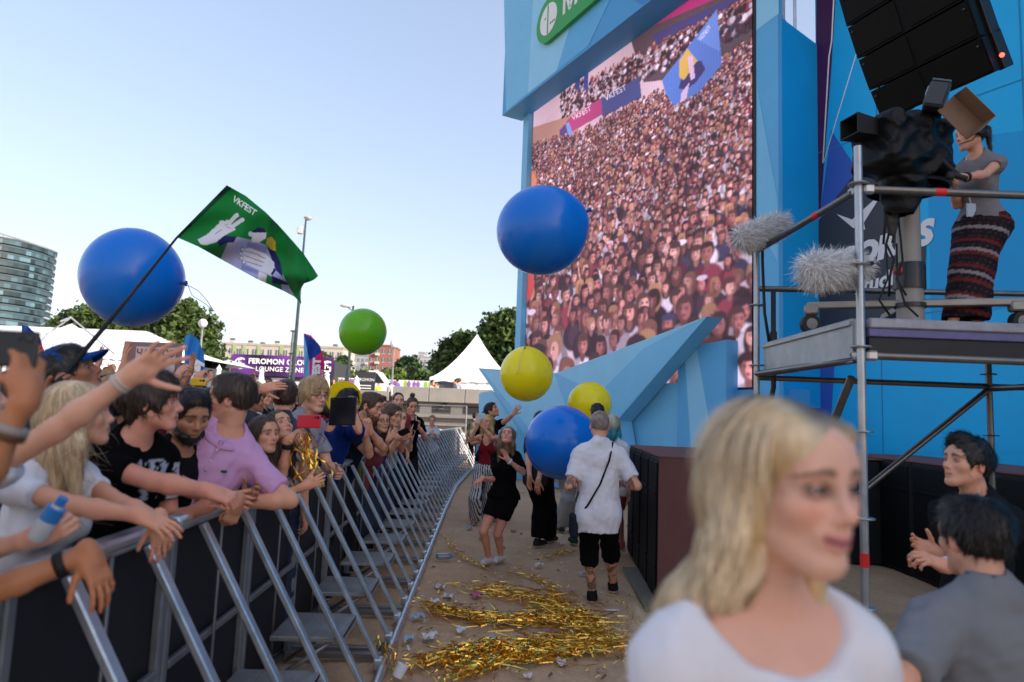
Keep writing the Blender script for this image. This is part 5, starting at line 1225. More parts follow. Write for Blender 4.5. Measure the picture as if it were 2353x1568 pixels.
for i in range(24): mb.box((xl+(x2-xl)*(i+.5)/24, 44.0, ze_-.2), ((x2-xl)/24-.1, .03, .36+.06*(i % 2)))
for i in range(6): mb.box((xl+(x2-xl)*i/6+1.2, 44.4, (ze_+TZ)/2-.2), (2.6, .05, ze_-TZ-.5))
mb.build("valance", MTENT, mq)
mb = MB().col(.05, .05, .055); mb.box(((xl+x2)/2, 50, TZ+1.0), (x2-xl-1, 9, 1.9)); mb.build("interior_shade", mat("painted_shade", None, .9), mq)  # solid dark box standing in for the shade under the tent roof
mb = MB().col(.55, .55, .56)
for i in range(8): mb.tube([(xl+(x2-xl)*i/7, 44, TZ), (xl+(x2-xl)*i/7, 44, ze_)], .06, 6)
mb.build("pole", MALU, mq)
pb = at(165, 742, 40); pagoda(V(pb[0], 40, 0), 3.1, at(165, 806, 37)[2], at(165, 744, 40)[2], "white peaked tent in front of the long marquee")
mb = MB().col(.6, .6, .6); mb.tube([at(120, 760, 36.5), at(163, 730, 36.5), at(265, 815, 36.5), at(268, 850, 36.5)], .05, 6); mb.tube([at(163, 730, 36.5), at(140, 738, 39)], .05, 6); setp(mb.build("tent_frame", MALU), "bare bent metal tube frame in front of the peaked tent", "frame")
# buildings
MBLD = mat("facade", None, .8, var=.08, vscale=.4); MGLS = mat("facade_glass", None, .4, spec=.2, metal=.0, var=.3, vscale=.25)
def block(x0, x1, y0, Y, dep, label, colr, nfl, ncol, win=(.10, .12, .15), name="apartment_building", stripe=None, top=None, yaw=0., brick=False, balcony=False):
    a = at(x0, y0, Y); b = at(x1, y0, Y); z1 = (a[2]+b[2])/2; r = thing(name, label, "building", V((a[0]+b[0])/2, Y, 0)); W = b[0]-a[0]; cx = (a[0]+b[0])/2
    m = MBLD
    mb = MB().col(*colr); mb.box((cx, Y+dep/2, z1/2), (W, dep, z1)); mb.build("wall", m, r)
    mb = MB().col(*[.8*c for c in colr]); mb.box((cx, Y+dep/2, z1+.3), (W+.4, dep+.4, .6)); mb.build("roof", m, r)
    dz_ = 3.0; n = int((z1-2)/dz_)
    for i in range(ncol):
        for k in range(max(0, n-nfl), n):
            xw = a[0]+W*(i+.5)/ncol; zw = z1-(n-k)*dz_+1.2
            mb = MB().col(*win); ww = W/ncol*.5; mb.box((xw, Y-.02, zw), (ww, .12, 1.6)); mb.col(.6, .6, .58); mb.box((xw, Y-.1, zw), (.1, .06, 1.6)); mb.box((xw, Y-.09, zw-.85), (ww+.2, .14, .12)); mb.build("window", MGLS, r)
            if balcony and i % 3 == 1: mb = MB().col(.5, .48, .45); mb.box((xw, Y-.6, zw-1.1), (ww*1.3, 1.2, .9)); mb.build("balcony", MBLD, r)
    if stripe:
        for f in stripe: mb = MB().col(.28, .36, .16); mb.box((a[0]+W*f, Y-.15, z1-3.5), (W*.028, .2, 7)); mb.build("green_panel", m, r)
    if top:
        for f in top: mb = MB().col(.45, .43, .4); hq = .7+1.1*((f*37) % 1); mb.box((a[0]+W*f, Y+dep*.3, z1+hq/2), (1.3, 1.3, hq)); mb.col(.1, .1, .1).box((a[0]+W*f, Y+dep*.3, z1+hq+.3), (1.1, 1.1, .6)); mb.build("chimney", m, r)
    return r
block(505, 790, 797, 190, 14, "long pale panel apartment block with green stripes behind the purple banner", (.44, .4, .34), 3, 16, stripe=(.12, .2, .32, .5, .63, .8), top=(.05, .2, .3, .42, .55, .72, .9))
block(848, 903, 796, 240, 16, "tall red brick apartment tower beyond the green balloon", (.27, .11, .08), 8, 4, balcony=True)
block(766, 800, 822, 260, 14, "small grey apartment block left of the red brick tower", (.36, .34, .33), 5, 4, balcony=True); block(800, 848, 818, 270, 14, "grey apartment block touching the red brick tower", (.31, .32, .35), 5, 5, balcony=True)
block(955, 1000, 822, 300, 14, "distant grey apartment block right of the tall globe lamp", (.35, .36, .38), 5, 5); block(962, 975, 812, 305, 8, "grey lift tower on the distant apartment block", (.33, .33, .35), 1, 1)
gt = thing("glass_tower", "round glass office tower at the left edge", "tower", V(at(-55, 800, 200)[0], 200, 0)); gc = at(-62, 700, 200); gR = (at(101, 700, 200)[0]-gc[0])*.86; N = 72
gy0 = 200+2.0; mb = MB(); P = []
nfl_ = 22; ztop = at(95, 566, 200)[2]; zl_ = at(0, 522, 200)[2]
rgt = np.random.default_rng(3)
for k in range(nfl_):
    z0, z1 = ztop/nfl_*k, ztop/nfl_*(k+1)
    for j in range(N):
        a0, a1 = 2*PI*j/N, 2*PI*(j+1)/N
        if math.sin(a0) > .45: continue
        g = rgt.choice([.10, .16, .24, .34, .5], p=[.2, .25, .25, .2, .1]); mb.col(g*.2, g*.38, g*.48)
        p = lambda a, rr_: V(gc[0]+gR*rr_*math.cos(a), gy0+gR*rr_*math.sin(a), 0)
        mb.add([p(a0, 1)+V(0, 0, z0+.5), p(a1, 1)+V(0, 0, z0+.5), p(a1, 1)+V(0, 0, z1), p(a0, 1)+V(0, 0, z1)], [(0, 1, 2, 3)])
mb.build("glazing", MGLS, gt)
mb = MB().col(.05, .075, .09)
for k in range(nfl_+1): z0 = ztop/nfl_*k; mb.lathe((gc[0], gy0, z0-.35), [(gR*.99, 0), (gR*1.006, 0), (gR*1.006, .5), (gR*.99, .5)], N)
mb.build("floor_band", MBLD, gt)
mb = MB().col(.35, .4, .45); top_ = []
for j in range(N+1):
    a = 2*PI*j/N; zz = ztop+ (zl_-ztop)*max(0, (1-math.cos(a))/2)*1.4; top_.append(V(gc[0]+gR*math.cos(a), gy0+gR*math.sin(a), zz))
bot_ = [V(p[0], p[1], ztop) for p in top_]; mb.add(bot_+top_, [(j, j+1, N+2+j, N+1+j) for j in range(N)]); mb.build("glass_crown", MGLS, gt)
mb = MB().col(.25, .27, .3); mb.tube(top_, .3, 6)
for j in range(0, N, 2): mb.tube([bot_[j], top_[j]], .12, 5)
mb.build("crown_frame", MBLD, gt)
# lounge pavilion with its banner
lp = thing("lounge_pavilion", "dark two storey lounge pavilion with a purple banner", "pavilion", V(at(640, 850, 58)[0], 60, TZ)); pl_, pr_ = at(531, 813, 58), at(765, 845, 58); zt_, zbn = pl_[2], at(531, 858, 58)[2]
W = pr_[0]-pl_[0]; cx = (pr_[0]+pl_[0])/2; mb = MB().col(.035, .035, .04); mb.box((cx, 61.5, (zt_-.3+TZ)/2), (W, 6, zt_-.3-TZ)); mb.build("wall", mat("dark_cladding", None, .6, var=.15), lp)
mb = MB().col(.62, .6, .56)
for f, w_ in ((.2, .3), (.62, .4)): mb.box((pl_[0]+W*f, 58.3, zbn-.75), (W*w_, 1.2, .5), bev=.15)
mb.build("awning", MTENT, lp); mb = MB().col(.2, .2, .22)
for f in (.15, .5, .8): mb.box((pl_[0]+W*f, 58.45, TZ+1.0), (W*.22, .06, 1.7))
mb.build("window", MGLS, lp)
mb = MB(); NB = 40; P = []; cl_ = []
for i in range(NB+1):
    for j in range(9): u, v = i/NB, j/8; P.append(V(pl_[0]+W*u, 58.2-.06*math.sin(9*u+4*v), zbn+(zt_-zbn)*v-.12*math.sin(PI*u)*(1-v)))
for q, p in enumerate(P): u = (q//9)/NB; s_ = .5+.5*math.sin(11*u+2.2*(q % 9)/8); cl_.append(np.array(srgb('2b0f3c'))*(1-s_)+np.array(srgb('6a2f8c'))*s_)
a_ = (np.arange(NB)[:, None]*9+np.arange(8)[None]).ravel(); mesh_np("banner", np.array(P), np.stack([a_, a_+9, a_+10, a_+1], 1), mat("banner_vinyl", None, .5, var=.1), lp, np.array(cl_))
mb = MB().col(.85, .85, .85); ex = V(1, 0, 0); ez = V(0, 0, 1); hB = zt_-zbn
text_on(mb, "FEROMON GROUP", V(cx-.02*W, 58.1, zbn+hB*.66), ex, ez, hB*.37, bold=.022, space=1.06); text_on(mb, "LOUNGE ZONE", V(cx-.02*W, 58.1, zbn+hB*.28), ex, ez, hB*.34, bold=.006, space=1.04)
for f in (.085, .93): text_on(mb, "G", V(pl_[0]+W*f, 58.1, zbn+hB*.5), ex, ez, hB*.85); text_on(mb, "F", V(pl_[0]+W*(f+.002), 58.08, zbn+hB*.55), ex, ez, hB*.5)
mb.build("lettering", mat("white_print", None, .6), lp)
mb = MB().col(.1, .1, .1)
for i in range(12): mb.tube([(pl_[0]+W*i/11, 58.7, zt_-.4), (pl_[0]+W*i/11, 58.7, zt_+.25)], .03, 5)
mb.build("roof_rail", MALU, lp)
# mosaic fence
MF = thing("mosaic_fence", "white fence printed with coloured polygon cells on the terrace", "fence", V(at(890, 890, 60)[0], 60, TZ)); fl_, fr_ = at(775, 868, 60), at(1010, 878, 60); mb = MB().col(.75, .75, .76); mb.box(((fl_[0]+fr_[0])/2, 60.05, (fl_[2]+TZ)/2), (fr_[0]-fl_[0], .06, fl_[2]-TZ)); mb.build("board", MTENT, MF)
mb = MB(); cc_ = [srgb(h) for h in ('8ab53c', '8d5aa6', 'c24a86', 'c9b85a', '6ea0c8', 'd8d8d8', '5c8fbf')]; r5 = np.random.default_rng(5); nx_ = 26
for i in range(nx_):
    for j in range(3):
        cx_ = fl_[0]+(fr_[0]-fl_[0])*(i+.5+.25*(j % 2)+.15*r5.normal())/nx_; cz_ = TZ+(fl_[2]-TZ)*(j+.5)/3; n_ = r5.integers(5, 7); a0 = r5.random()*6
        mb.col(*cc_[r5.integers(7)]); R_ = (fr_[0]-fl_[0])/nx_*.5; mb.add([V(cx_+R_*1.05*math.cos(a0+2*PI*k/n_), 60.005, cz_+(fl_[2]-TZ)/6*.95*math.sin(a0+2*PI*k/n_)) for k in range(n_)], [tuple(range(n_))])
mb.build("cell_print", mat("white_print", None, .6), MF)
# van
vn_ = thing("van", "white delivery van with a purple printed side on the terrace", "van", V(at(835, 890, 44)[0], 44, TZ)); a, b = at(778, 872, 44), at(846, 872, 44); zt2 = a[2]; L2 = b[0]-a[0]
mb = MB().col(.22, .1, .32); mb.box(((a[0]+b[0])/2, 45, (zt2+TZ+.4)/2), (L2, 1.9, zt2-TZ-.4), bev=.05); mb.build("box_body", MPL(), vn_)
mb = MB().col(.72, .72, .73); b2 = b[0]; mb.prism([V(b2, 44.1, TZ+.45), V(b2+1.9, 44.1, TZ+.45), V(b2+1.9, 44.1, TZ+1.0), V(b2+1.2, 44.1, TZ+1.2), V(b2+.6, 44.1, TZ+1.95), V(b2, 44.1, TZ+2.0)], V(0, 1.7, 0)); mb.build("cab", MPL(), vn_)
mb = MB().col(.02, .025, .03); mb.prism([V(b2+.25, 44.09, TZ+1.2), V(b2+1.05, 44.09, TZ+1.2), V(b2+.55, 44.09, TZ+1.82), V(b2+.25, 44.09, TZ+1.85)], V(0, -.02, 0)); mb.build("window", MGLS, vn_)
mb = MB().col(.01, .01, .012)
for x in (a[0]+.6, b2+1.2): mb.lathe((x, 44.05, TZ+.35), [(.35, 0), (.35, .2), (.2, .21)], 18, (0, 1, 0))
mb.build("wheel", MRB(), vn_)
mb = MB().col(.85, .85, .85); text_on(mb, "FEROMON", V((a[0]+b[0])/2+.2, 44.04, zt2-.62), ex, ez, .55); mb.build("lettering", mat("white_print", None, .6), vn_)
mb = MB().col(.03, .03, .035); c_ = at(838, 890, 42); mb.box(c_, (1.25, .06, 1.9)); r_b = thing("sign_board", "small dark sign board beside the purple van", "sign", V(c_[0], 42, TZ)); mb.build("board", MPL(), r_b); mb = MB().col(.8, .8, .8); text_on(mb, "FEROMON", c_+V(0, -.035, .45), ex, ez, .24)
for k in range(5): mb.box(c_+V(0, -.035, .1-.17*k), (.8, .004, .05))
mb.build("lettering", mat("white_print", None, .6), r_b)
# closed parasols, lamps
def parasol(x, y, Y, label, h=2.5):
    p = at(x, y, Y); r = thing("closed_parasol", label, "parasol", V(p[0], Y, TZ), "closed white parasols on the terrace"); mb = MB().col(.75, .74, .72); z1 = p[2]
    mb.lathe((p[0], Y, TZ+.5), [(.08, 0), (.26, .1), (.2, (z1-TZ-.5)*.45), (.14, (z1-TZ-.5)*.75), (.19, (z1-TZ-.5)*.8), (.06, z1-TZ-.5-.1), (.01, z1-TZ-.5)], 10); mb.build("canopy", MTENT, r, smooth='auto'); mb = MB().col(.4, .4, .4); mb.tube([(p[0], Y, TZ), (p[0], Y, TZ+.6)], .03, 6); mb.build("pole", MALU, r)
parasol(820, 863, 41, "closed white parasol in front of the purple van"); parasol(752, 852, 43, "closed white parasol beside the pink feather flag"); parasol(602, 845, 45, "closed white parasol in front of the lounge pavilion"); parasol(504, 838, 45, "closed white parasol left of the lounge pavilion")
MLMP = mat("lamp_globe", None, .3, spec=.5)
def globe_lamp(x, y, Y, base, label, h=None):
    p = at(x, y, Y); q = at(base[0], base[1], Y); r = thing("street_lamp", label, "street lamp", V(q[0], Y, TZ)); rr_ = .28 if Y > 40 else .22; mb = MB().col(.75, .75, .74); mb.sphere(p, rr_, 20, 14); mb.build("globe", MLMP, r, smooth=True); mb = MB().col(.3, .33, .34); mb.tube([V(p[0], Y, TZ), p-V(0, 0, rr_)], [.07, .045], 8); mb.lathe(p-V(0, 0, rr_+.1), [(.06, 0), (.1, .1), (.1, .14)], 10); mb.build("pole", MALU, r, smooth='auto')
globe_lamp(466, 743, 34, (462, 840), "slim lamp with a round white globe in front of the dark tree at left"); globe_lamp(906, 790, 46, (904, 880), "tall lamp with a round globe right of the brick tower")
ms = thing("light_mast", "tall slim light mast beside the green flag", "street lamp", V(at(676, 860, 30)[0], 30, 0)); p0 = at(676, 870, 30); p1 = at(703, 505, 30); mb = MB().col(.07, .09, .1)
mb.tube([V(p1[0]-.1, 30, 0), V(p1[0]-.06, 30, p1[2]*.55), V(p1[0], 30, p1[2])], [.1, .075, .04], 8); mb.tube([V(p1[0]-.28, 30, 0), V(p1[0]-.2, 30, p1[2]*.5)], .05, 6)
for z in (3, 4, 5): mb.box((p1[0]-.17, 30, z), (.3, .1, .06))
mb.build("pole", MALU, ms, smooth='auto'); mb = MB().col(.5, .52, .52); h_ = at(708, 501, 30); mb.lathe(h_-V(0, 0, .12), [(.05, 0), (.16, .06), (.2, .12), (.1, .2)], 12, (0, 0, 1)); h2 = at(690, 530, 30); mb.box(h2, (.25, .22, .32), bev=.03); mb.tube([h2, V(p1[0], 30, h2[2]+.35)], .03, 6); mb.build("floodlight", MPL(), ms, smooth='auto')
sl_ = thing("light_mast", "street light with a cobra head half behind the green balloon", "street lamp", V(at(792, 870, 38)[0], 38, TZ)); p1 = at(812, 703, 38); b0 = at(794, 870, 38); mb = MB().col(.07, .09, .1); mb.tube([V(b0[0]+.1, 38, TZ), V(p1[0], 38, p1[2])], [.1, .06], 8); mb.tube([V(b0[0]-.15, 38, TZ), V(b0[0]+.25, 38, p1[2]*.7)], .05, 6); mb.tube([p1, at(810, 715, 38), at(800, 707, 38)], .035, 6); mb.build("pole", MALU, sl_, smooth='auto'); mb = MB().col(.55, .56, .56); c_ = at(796, 703, 38); mb.sphere(c_, .25, 12, 8, (1.5, .6, .45)); mb.build("lamp_head", MPL(), sl_, smooth=True)
# ---------------------------------------------------------------- trees
MLEAF = mat("foliage", None, .6, spec=.25, var=.2, vscale=3); MBARK = mat("bark", (.07, .05, .035), .9, bump=.4, bscale=12, var=.2)
def tree(base, blobs, nl, ls, cola, colb, label, trunk=.2, seed=1, droop=0., name="tree", group=None):
    """blobs: ellipsoids (cx,cy,cz,rx,ry,rz) that the leaf clumps fill"""
    r = np.random.default_rng(seed); root = thing(name, label, "tree", base, group); Ps = []; Cs = []
    bl = np.array(blobs, float); vol = bl[:, 3]*bl[:, 5]; pk = vol/vol.sum(); nc = max(12, nl//38)
    bi = r.choice(len(bl), nc, p=pk); d = r.normal(size=(nc, 3)); d /= np.linalg.norm(d, axis=1)[:, None]; rad = (.45+.6*r.random(nc)**.6)[:, None]
    cc = bl[bi, :3]+d*rad*bl[bi, 3:6]; cb = r.random(nc)
    k = r.integers(0, nc, nl); sp = (bl[bi[k], 3]*.26+ls*1.2)[:, None]; p = cc[k]+r.normal(size=(nl, 3))*sp*np.array([1, 1, .7])*.6
    p[:, 2] -= droop*np.abs(r.normal(size=nl))
    n = r.normal(size=(nl, 3))+np.array([0, 0, .5]); n /= np.linalg.norm(n, axis=1)[:, None]; u = np.cross(n, r.normal(size=(nl, 3))); u /= np.linalg.norm(u, axis=1)[:, None]; v = np.cross(n, u); s = ls*(.6+.8*r.random((nl, 1)))
    vs = np.stack([p-u*s, p-v*s*.55, p+u*s, p+v*s*.55], 1).reshape(-1, 3); q = np.arange(4*nl).reshape(-1, 4); t = np.clip(cb[k]*.7+.45*r.random(nl)-.1, 0, 1)[:, None]; c = np.array(cola)*(1-t)+np.array(colb)*t
    mesh_np("crown", vs, q, MLEAF, root, np.repeat(c, 4, 0), smooth=False)
    mb = MB().col(.08, .06, .04); b = np.asarray(base, float); top = bl[:, :3].mean(0); tz = bl[:, 2].max(); mb.tube([b, b+(top-b)*.5+V(.05, 0, 0)*trunk*8, V(top[0], top[1], b[2]+(tz-b[2])*.85)], [trunk, trunk*.75, trunk*.15], 8)
    for i in range(min(14, len(bl)*3)):
        e = bl[i % len(bl), :3]+r.normal(size=3)*bl[i % len(bl), 3:6]*.45; f = .3+.4*r.random(); s_ = b+(V(top[0], top[1], tz)-b)*f; mb.tube([s_, (s_+e)/2+V(0, 0, .2), e], [trunk*.4, trunk*.25, trunk*.08], 5)
    mb.build("trunk", MBARK, root, smooth=True); return root
def blob(x, y, Y, rx, rz): p = at(x, y, Y); k = Y/FPX; return (p[0], Y, p[2], rx*k, rx*k*.8, rz*k)
DG, LG_, MG, YG = (.018, .04, .012), (.075, .115, .025), (.03, .065, .018), (.13, .17, .03)
tree(V(at(415, 800, 52)[0], 52, TZ), [blob(420, 735, 52, 48, 38), blob(460, 760, 52, 38, 36), blob(390, 770, 52, 50, 36), blob(470, 805, 52, 32, 34), blob(420, 700, 52, 18, 14), blob(340, 765, 52, 45, 26), blob(485, 835, 52, 20, 20)], 12000, .22, DG, LG_, "big dark tree behind the left blue balloon", .35, 1, .15)
tree(V(at(215, 790, 58)[0], 58, TZ), [blob(215, 725, 58, 42, 18), blob(270, 735, 58, 40, 22), blob(160, 738, 58, 36, 14), blob(310, 750, 58, 36, 24)], 7000, .22, DG, LG_, "dark tree rising behind the white marquee", .3, 2, .15)
tree(V(at(1150, 860, 66)[0], 66, TZ), [blob(1155, 745, 66, 36, 30), blob(1180, 775, 66, 42, 34), blob(1130, 780, 66, 32, 34), blob(1190, 820, 66, 44, 40), blob(1140, 825, 66, 40, 34)], 9000, .27, (.022, .055, .015), LG_, "tall leafy maple behind the white peaked tent", .3, 3)
tree(V(at(1045, 870, 70)[0], 70, TZ), [blob(1045, 795, 70, 28, 24), blob(1068, 780, 70, 20, 16), blob(1030, 830, 70, 32, 28), blob(1065, 830, 70, 32, 30)], 6500, .27, (.022, .055, .015), LG_, "leafy tree left of the white peaked tent", .25, 4)
far_t = [(775, 858, 30, 24, 95, 'n'), (788, 835, 14, 22, 100, 'p'), (745, 850, 16, 34, 96, 'p'), (755, 870, 20, 16, 90, 'n'), (925, 845, 22, 30, 110, 'p'), (948, 850, 22, 28, 105, 'p'), (905, 868, 26, 20, 92, 'y'), (875, 874, 26, 16, 90, 'y'), (838, 866, 22, 16, 96, 'y'), (800, 872, 22, 15, 92, 'y'), (970, 868, 26, 22, 98, 'n'), (1000, 850, 16, 28, 102, 'p'), (1012, 870, 22, 16, 90, 'n'), (530, 850, 22, 20, 85, 'y')]
wh = ["low bushy tree left of the cobra street light", "slim poplar by the cobra street light", "slim poplar right of the pink feather flag", "round bush at the foot of the poplar by the pink flag", "tall dark tree right of the globe lamp", "dark tree in front of the distant grey block", "bright yellow green bush beneath the globe lamp", "yellow green bush before the brick tower", "yellow green bush below the green balloon", "small yellow green bush left of the balloon bush", "broad dark bush behind the mosaic fence", "slim poplar near the white tent", "dark bush against the white tent", "bright bush at the left end of the purple banner"]
for i, (x, y, rx, rz, Y, k) in enumerate(far_t):
    ca, cb_ = dict(n=(MG, LG_), p=((.025, .055, .025), (.07, .11, .04)), y=((.05, .09, .015), YG))[k]; b = at(x, y, Y)
    bl_ = [blob(x, y, Y, rx*.8, rz*.8), blob(x-rx*.4, y+rz*.35, Y, rx*.6, rz*.6), blob(x+rx*.45, y+rz*.3, Y, rx*.6, rz*.6)] if k != 'p' else [blob(x, y-rz*.5, Y, rx*.5, rz*.5), blob(x+2, y, Y, rx*.75, rz*.6), blob(x-2, y+rz*.5, Y, rx*.9, rz*.6)]
    tree(V(b[0], Y, TZ), bl_, 1500, .32, ca, cb_, wh[i], .16, 20+i)
# ---------------------------------------------------------------- flags
def art_grid(P2, shapes, base):
    """colour of every grid point from a list of (polygon, colour) in the artwork's own plane"""
    c = np.tile(np.array(base, float), (len(P2), 1))
    for poly, colr in shapes:
        m = pin(P2[:, 0], P2[:, 1], poly); c[m] = colr
    return c
def ellp(cx, cy, a, b, rot=0, n=20): return [(cx+a*math.cos(t)*math.cos(rot)-b*math.sin(t)*math.sin(rot), cy+a*math.cos(t)*math.sin(rot)+b*math.sin(t)*math.cos(rot)) for t in np.linspace(0, 2*PI, n+1)[:-1]]
def stroke(a, b, w_): d = np.array([b[0]-a[0], b[1]-a[1]], float); d /= np.linalg.norm(d); n = np.array([-d[1], d[0]])*w_/2; return [tuple(np.array(a)+n), tuple(np.array(b)+n), tuple(np.array(b)-n), tuple(np.array(a)-n)]
def C2D(cx, cy): return (430+cx/4.6125)*.9191, (440+cy/4.6125)*.9191
tope = np.array([(635, 110), (850, 230), (1080, 420), (1220, 560), (1400, 760), (1520, 900), (1690, 1155)], float); bote = np.array([(70, 715), (300, 815), (560, 960), (980, 1190), (1290, 1330), (1420, 1400), (1500, 1490)], float)
def along(e, s):
    L_ = np.concatenate([[0], np.cumsum(np.linalg.norm(np.diff(e, axis=0), axis=1))]); L_ /= L_[-1]; return np.stack([np.interp(s, L_, e[:, i]) for i in (0, 1)], -1)
NA, NBb = 230, 150; sa = np.linspace(0, 1, NA); sb = np.linspace(0, 1, NBb)
T_, B_ = along(tope, sa), along(bote, sa); G2 = T_[:, None]*(1-sb[None, :, None])+B_[:, None]*sb[None, :, None]
nt_ = np.clip((sa-.93)/.07, 0, 1)[:, None]*np.exp(-((sb-.55)/.3)**2)[None]; G2 = G2-np.array([120., 60.])*nt_[..., None]*1.0
lav, wht, nav, yel, grn = srgb('a9acd6'), srgb('dfe2f2'), srgb('1f2463'), srgb('d9b93a'), srgb('0d8a37')
TH = dict(w=(.66, .68, .76), l=(.36, .38, .62), n=(.012, .016, .1), y=(.65, .45, .04), g=(.004, .19, .035))
shp = [([(640, 110), (690, 140), (100, 690), (70, 715)], (.003, .05, .02)),
       ([(560, 960), (640, 780), (740, 700), (900, 735), (1090, 800), (1200, 1000), (1300, 1180), (1420, 1400), (1500, 1490), (1290, 1330), (980, 1190)], TH['l']),
       ([(510, 740), (600, 690), (750, 700), (710, 770), (640, 770), (545, 815)], TH['n']),
       ([(295, 735), (400, 680), (530, 560), (640, 520), (740, 620), (600, 690), (510, 765), (400, 800), (330, 790)], TH['w']),
       (stroke((650, 560), (745, 450), 48), TH['w']), (ellp(748, 455, 24, 26), TH['w']), (stroke((690, 590), (810, 505), 46), TH['w']), (ellp(812, 507, 24, 24), TH['w']), (ellp(580, 545, 38, 32), TH['w']), (ellp(640, 540, 34, 32), TH['w']), (stroke((630, 590), (680, 605), 5), TH['n']), (stroke((500, 670), (570, 620), 6), TH['n']), (stroke((605, 575), (640, 560), 5), TH['n']),
       ([(1100, 720), (1150, 700), (1195, 760), (1195, 870), (1140, 850), (1085, 780)], TH['y']),
       ([(1100, 830), (1190, 870), (1250, 1000), (1280, 1170), (1200, 1090), (1150, 960)], TH['n']),
       ([(920, 640), (990, 595), (1060, 605), (1092, 660), (1000, 662), (915, 655)], TH['n']), ([(905, 655), (1090, 655), (1082, 720), (1020, 760), (930, 740)], TH['w']), (ellp(905, 670, 24, 30), TH['w']), ([(915, 720), (1030, 735), (1020, 770), (920, 765)], TH['w']),
       ([(870, 760), (1100, 815), (1080, 900), (850, 850)], (.22, .24, .5)),
       ([(820, 840), (900, 830), (1080, 900), (1180, 1000), (1180, 1080), (1140, 1145), (1010, 1095), (840, 1010), (790, 940)], TH['w'])]
for k, (x, y) in enumerate(((815, 848), (795, 897), (800, 945), (830, 997))): shp += [(ellp(x, y, 26, 22), TH['n']), (ellp(x, y, 21, 17), TH['w'])]
for a_2, b_2 in (((840, 865), (1010, 915)), ((830, 915), (1060, 1000)), ((850, 985), (1040, 1045)), ((1000, 920), (1080, 955))): shp.append((stroke(a_2, b_2, 6), TH['n']))
shp += [([(805, 1020), (1000, 1095), (995, 1130), (800, 1080)], (.22, .24, .5)), ([(1000, 1100), (1095, 1140), (1080, 1240), (985, 1195)], TH['w']), ([(1095, 1140), (1160, 1170), (1160, 1235), (1260, 1240), (1265, 1315), (1078, 1240)], TH['g']), ([(1150, 1150), (1330, 1230), (1340, 1260), (1155, 1240)], TH['n']), ([(1180, 1060), (1200, 1090), (1160, 1150), (1140, 1130)], TH['n'])]
tv, tf = text_mesh("VKFEST", 100, bold=1.6, shear=-.12, space=.94); an = .60
shp += [([(838+tv[i][0]*math.cos(an)+tv[i][1]*math.sin(an), 352+tv[i][0]*math.sin(an)-tv[i][1]*math.cos(an)) for i in f], (.75, .77, .75)) for f in tf]
cfl = art_grid(G2.reshape(-1, 2), shp, TH['g'])
AA, BB2 = np.meshgrid(sa, sb, indexing='ij'); Yd = 4.55+.04*AA*8*.5+.055*np.sin(11*AA+3.5*BB2)*np.clip(AA*3, 0, 1)+.03*np.sin(23*AA-7*BB2+1)*np.clip(AA*2, .15, 1)+.02*np.sin(9*BB2+15*AA)+.05*np.exp(-((AA-.5-.2*BB2)/.05)**2)
FP = np.array([at(*C2D(g[0], g[1]), y) for g, y in zip(G2.reshape(-1, 2), Yd.ravel())])
a_ = (np.arange(NA-1)[:, None]*NBb+np.arange(NBb-1)[None]).ravel()
fg = thing("flag", "green festival flag on a long black pole held over the crowd", "flag", at(175, 825, 2.95))
flm = mat("flag_cloth", None, .75, spec=.15, bump=.04, bscale=60); flm.node_tree.nodes["Principled BSDF"].inputs["Sheen Weight"].default_value = .1
mesh_np("cloth", FP, np.stack([a_, a_+NBb, a_+NBb+1, a_+1], 1), flm, fg, cfl)
mb = MB().col(.008, .008, .009); pA, pM, pT = at(122, 893, 2.62), at(405, 548, 4.55), at(523, 427, 4.57); mb.tube([pA, pA*.5+pM*.5+V(0, 0, -.01), pM, pT], [.011, .0095, .0075, .006], 10); mb.build("pole", MRB(), fg, smooth=True)
def feather(name_pts, Y, cols, label, txt=None, group="feather flags", tsz=1., tcol=(.8, .8, .8), tpos=None, tr=0., shapes=()):
    """outline in image units at depth Y, real cloth thickness"""
    P = [at(x, y, Y) for x, y in name_pts]; root = thing("feather_flag", label, "flag", V(np.mean([p[0] for p in P]), Y, TZ if Y > 30 else 0), group); mb = MB()
    xs = [p[0] for p in name_pts]; ys = [p[1] for p in name_pts]; nx2, ny2 = 50, 110; gx_, gy_ = np.meshgrid(np.linspace(min(xs), max(xs), nx2), np.linspace(min(ys), max(ys), ny2), indexing='ij'); G = np.stack([gx_.ravel(), gy_.ravel()], 1)
    ins = pin(G[:, 0], G[:, 1], name_pts).reshape(nx2, ny2); c = art_grid(G, shapes, cols); c = np.asarray(c)
    Pw = np.array([at(x, y, Y+.05*math.sin(x*.25+y*.06)) for x, y in G]); a2 = (np.arange(nx2-1)[:, None]*ny2+np.arange(ny2-1)[None]); m = (ins[:-1, :-1] | ins[1:, 1:] | ins[1:, :-1]).ravel(); a2 = a2.ravel()[m]
    mesh_np("cloth", Pw, np.stack([a2, a2+ny2, a2+ny2+1, a2+1], 1), flm, root, c)
    mb.col(.05, .05, .05); i0 = int(np.argmin(ys)); lo_ = V(P[0][0], Y+.03, root.location[2]); mb.tube([lo_, at(name_pts[0][0], name_pts[0][1], Y+.03)], .02, 6); mb.build("pole", MRB(), root, smooth=True)
    if txt:
        mb = MB().col(*tcol)
        for t_, x, y, s_, b_ in txt: text_on(mb, t_, at(x, y, Y-.09), nrm(V(math.cos(tr), 0, math.sin(tr))), nrm(V(-math.sin(tr), 0, math.cos(tr))), s_*Y/FPX, bold=b_, align='LEFT')
        mb.build("lettering", mat("white_print", None, .6), root)
    return root
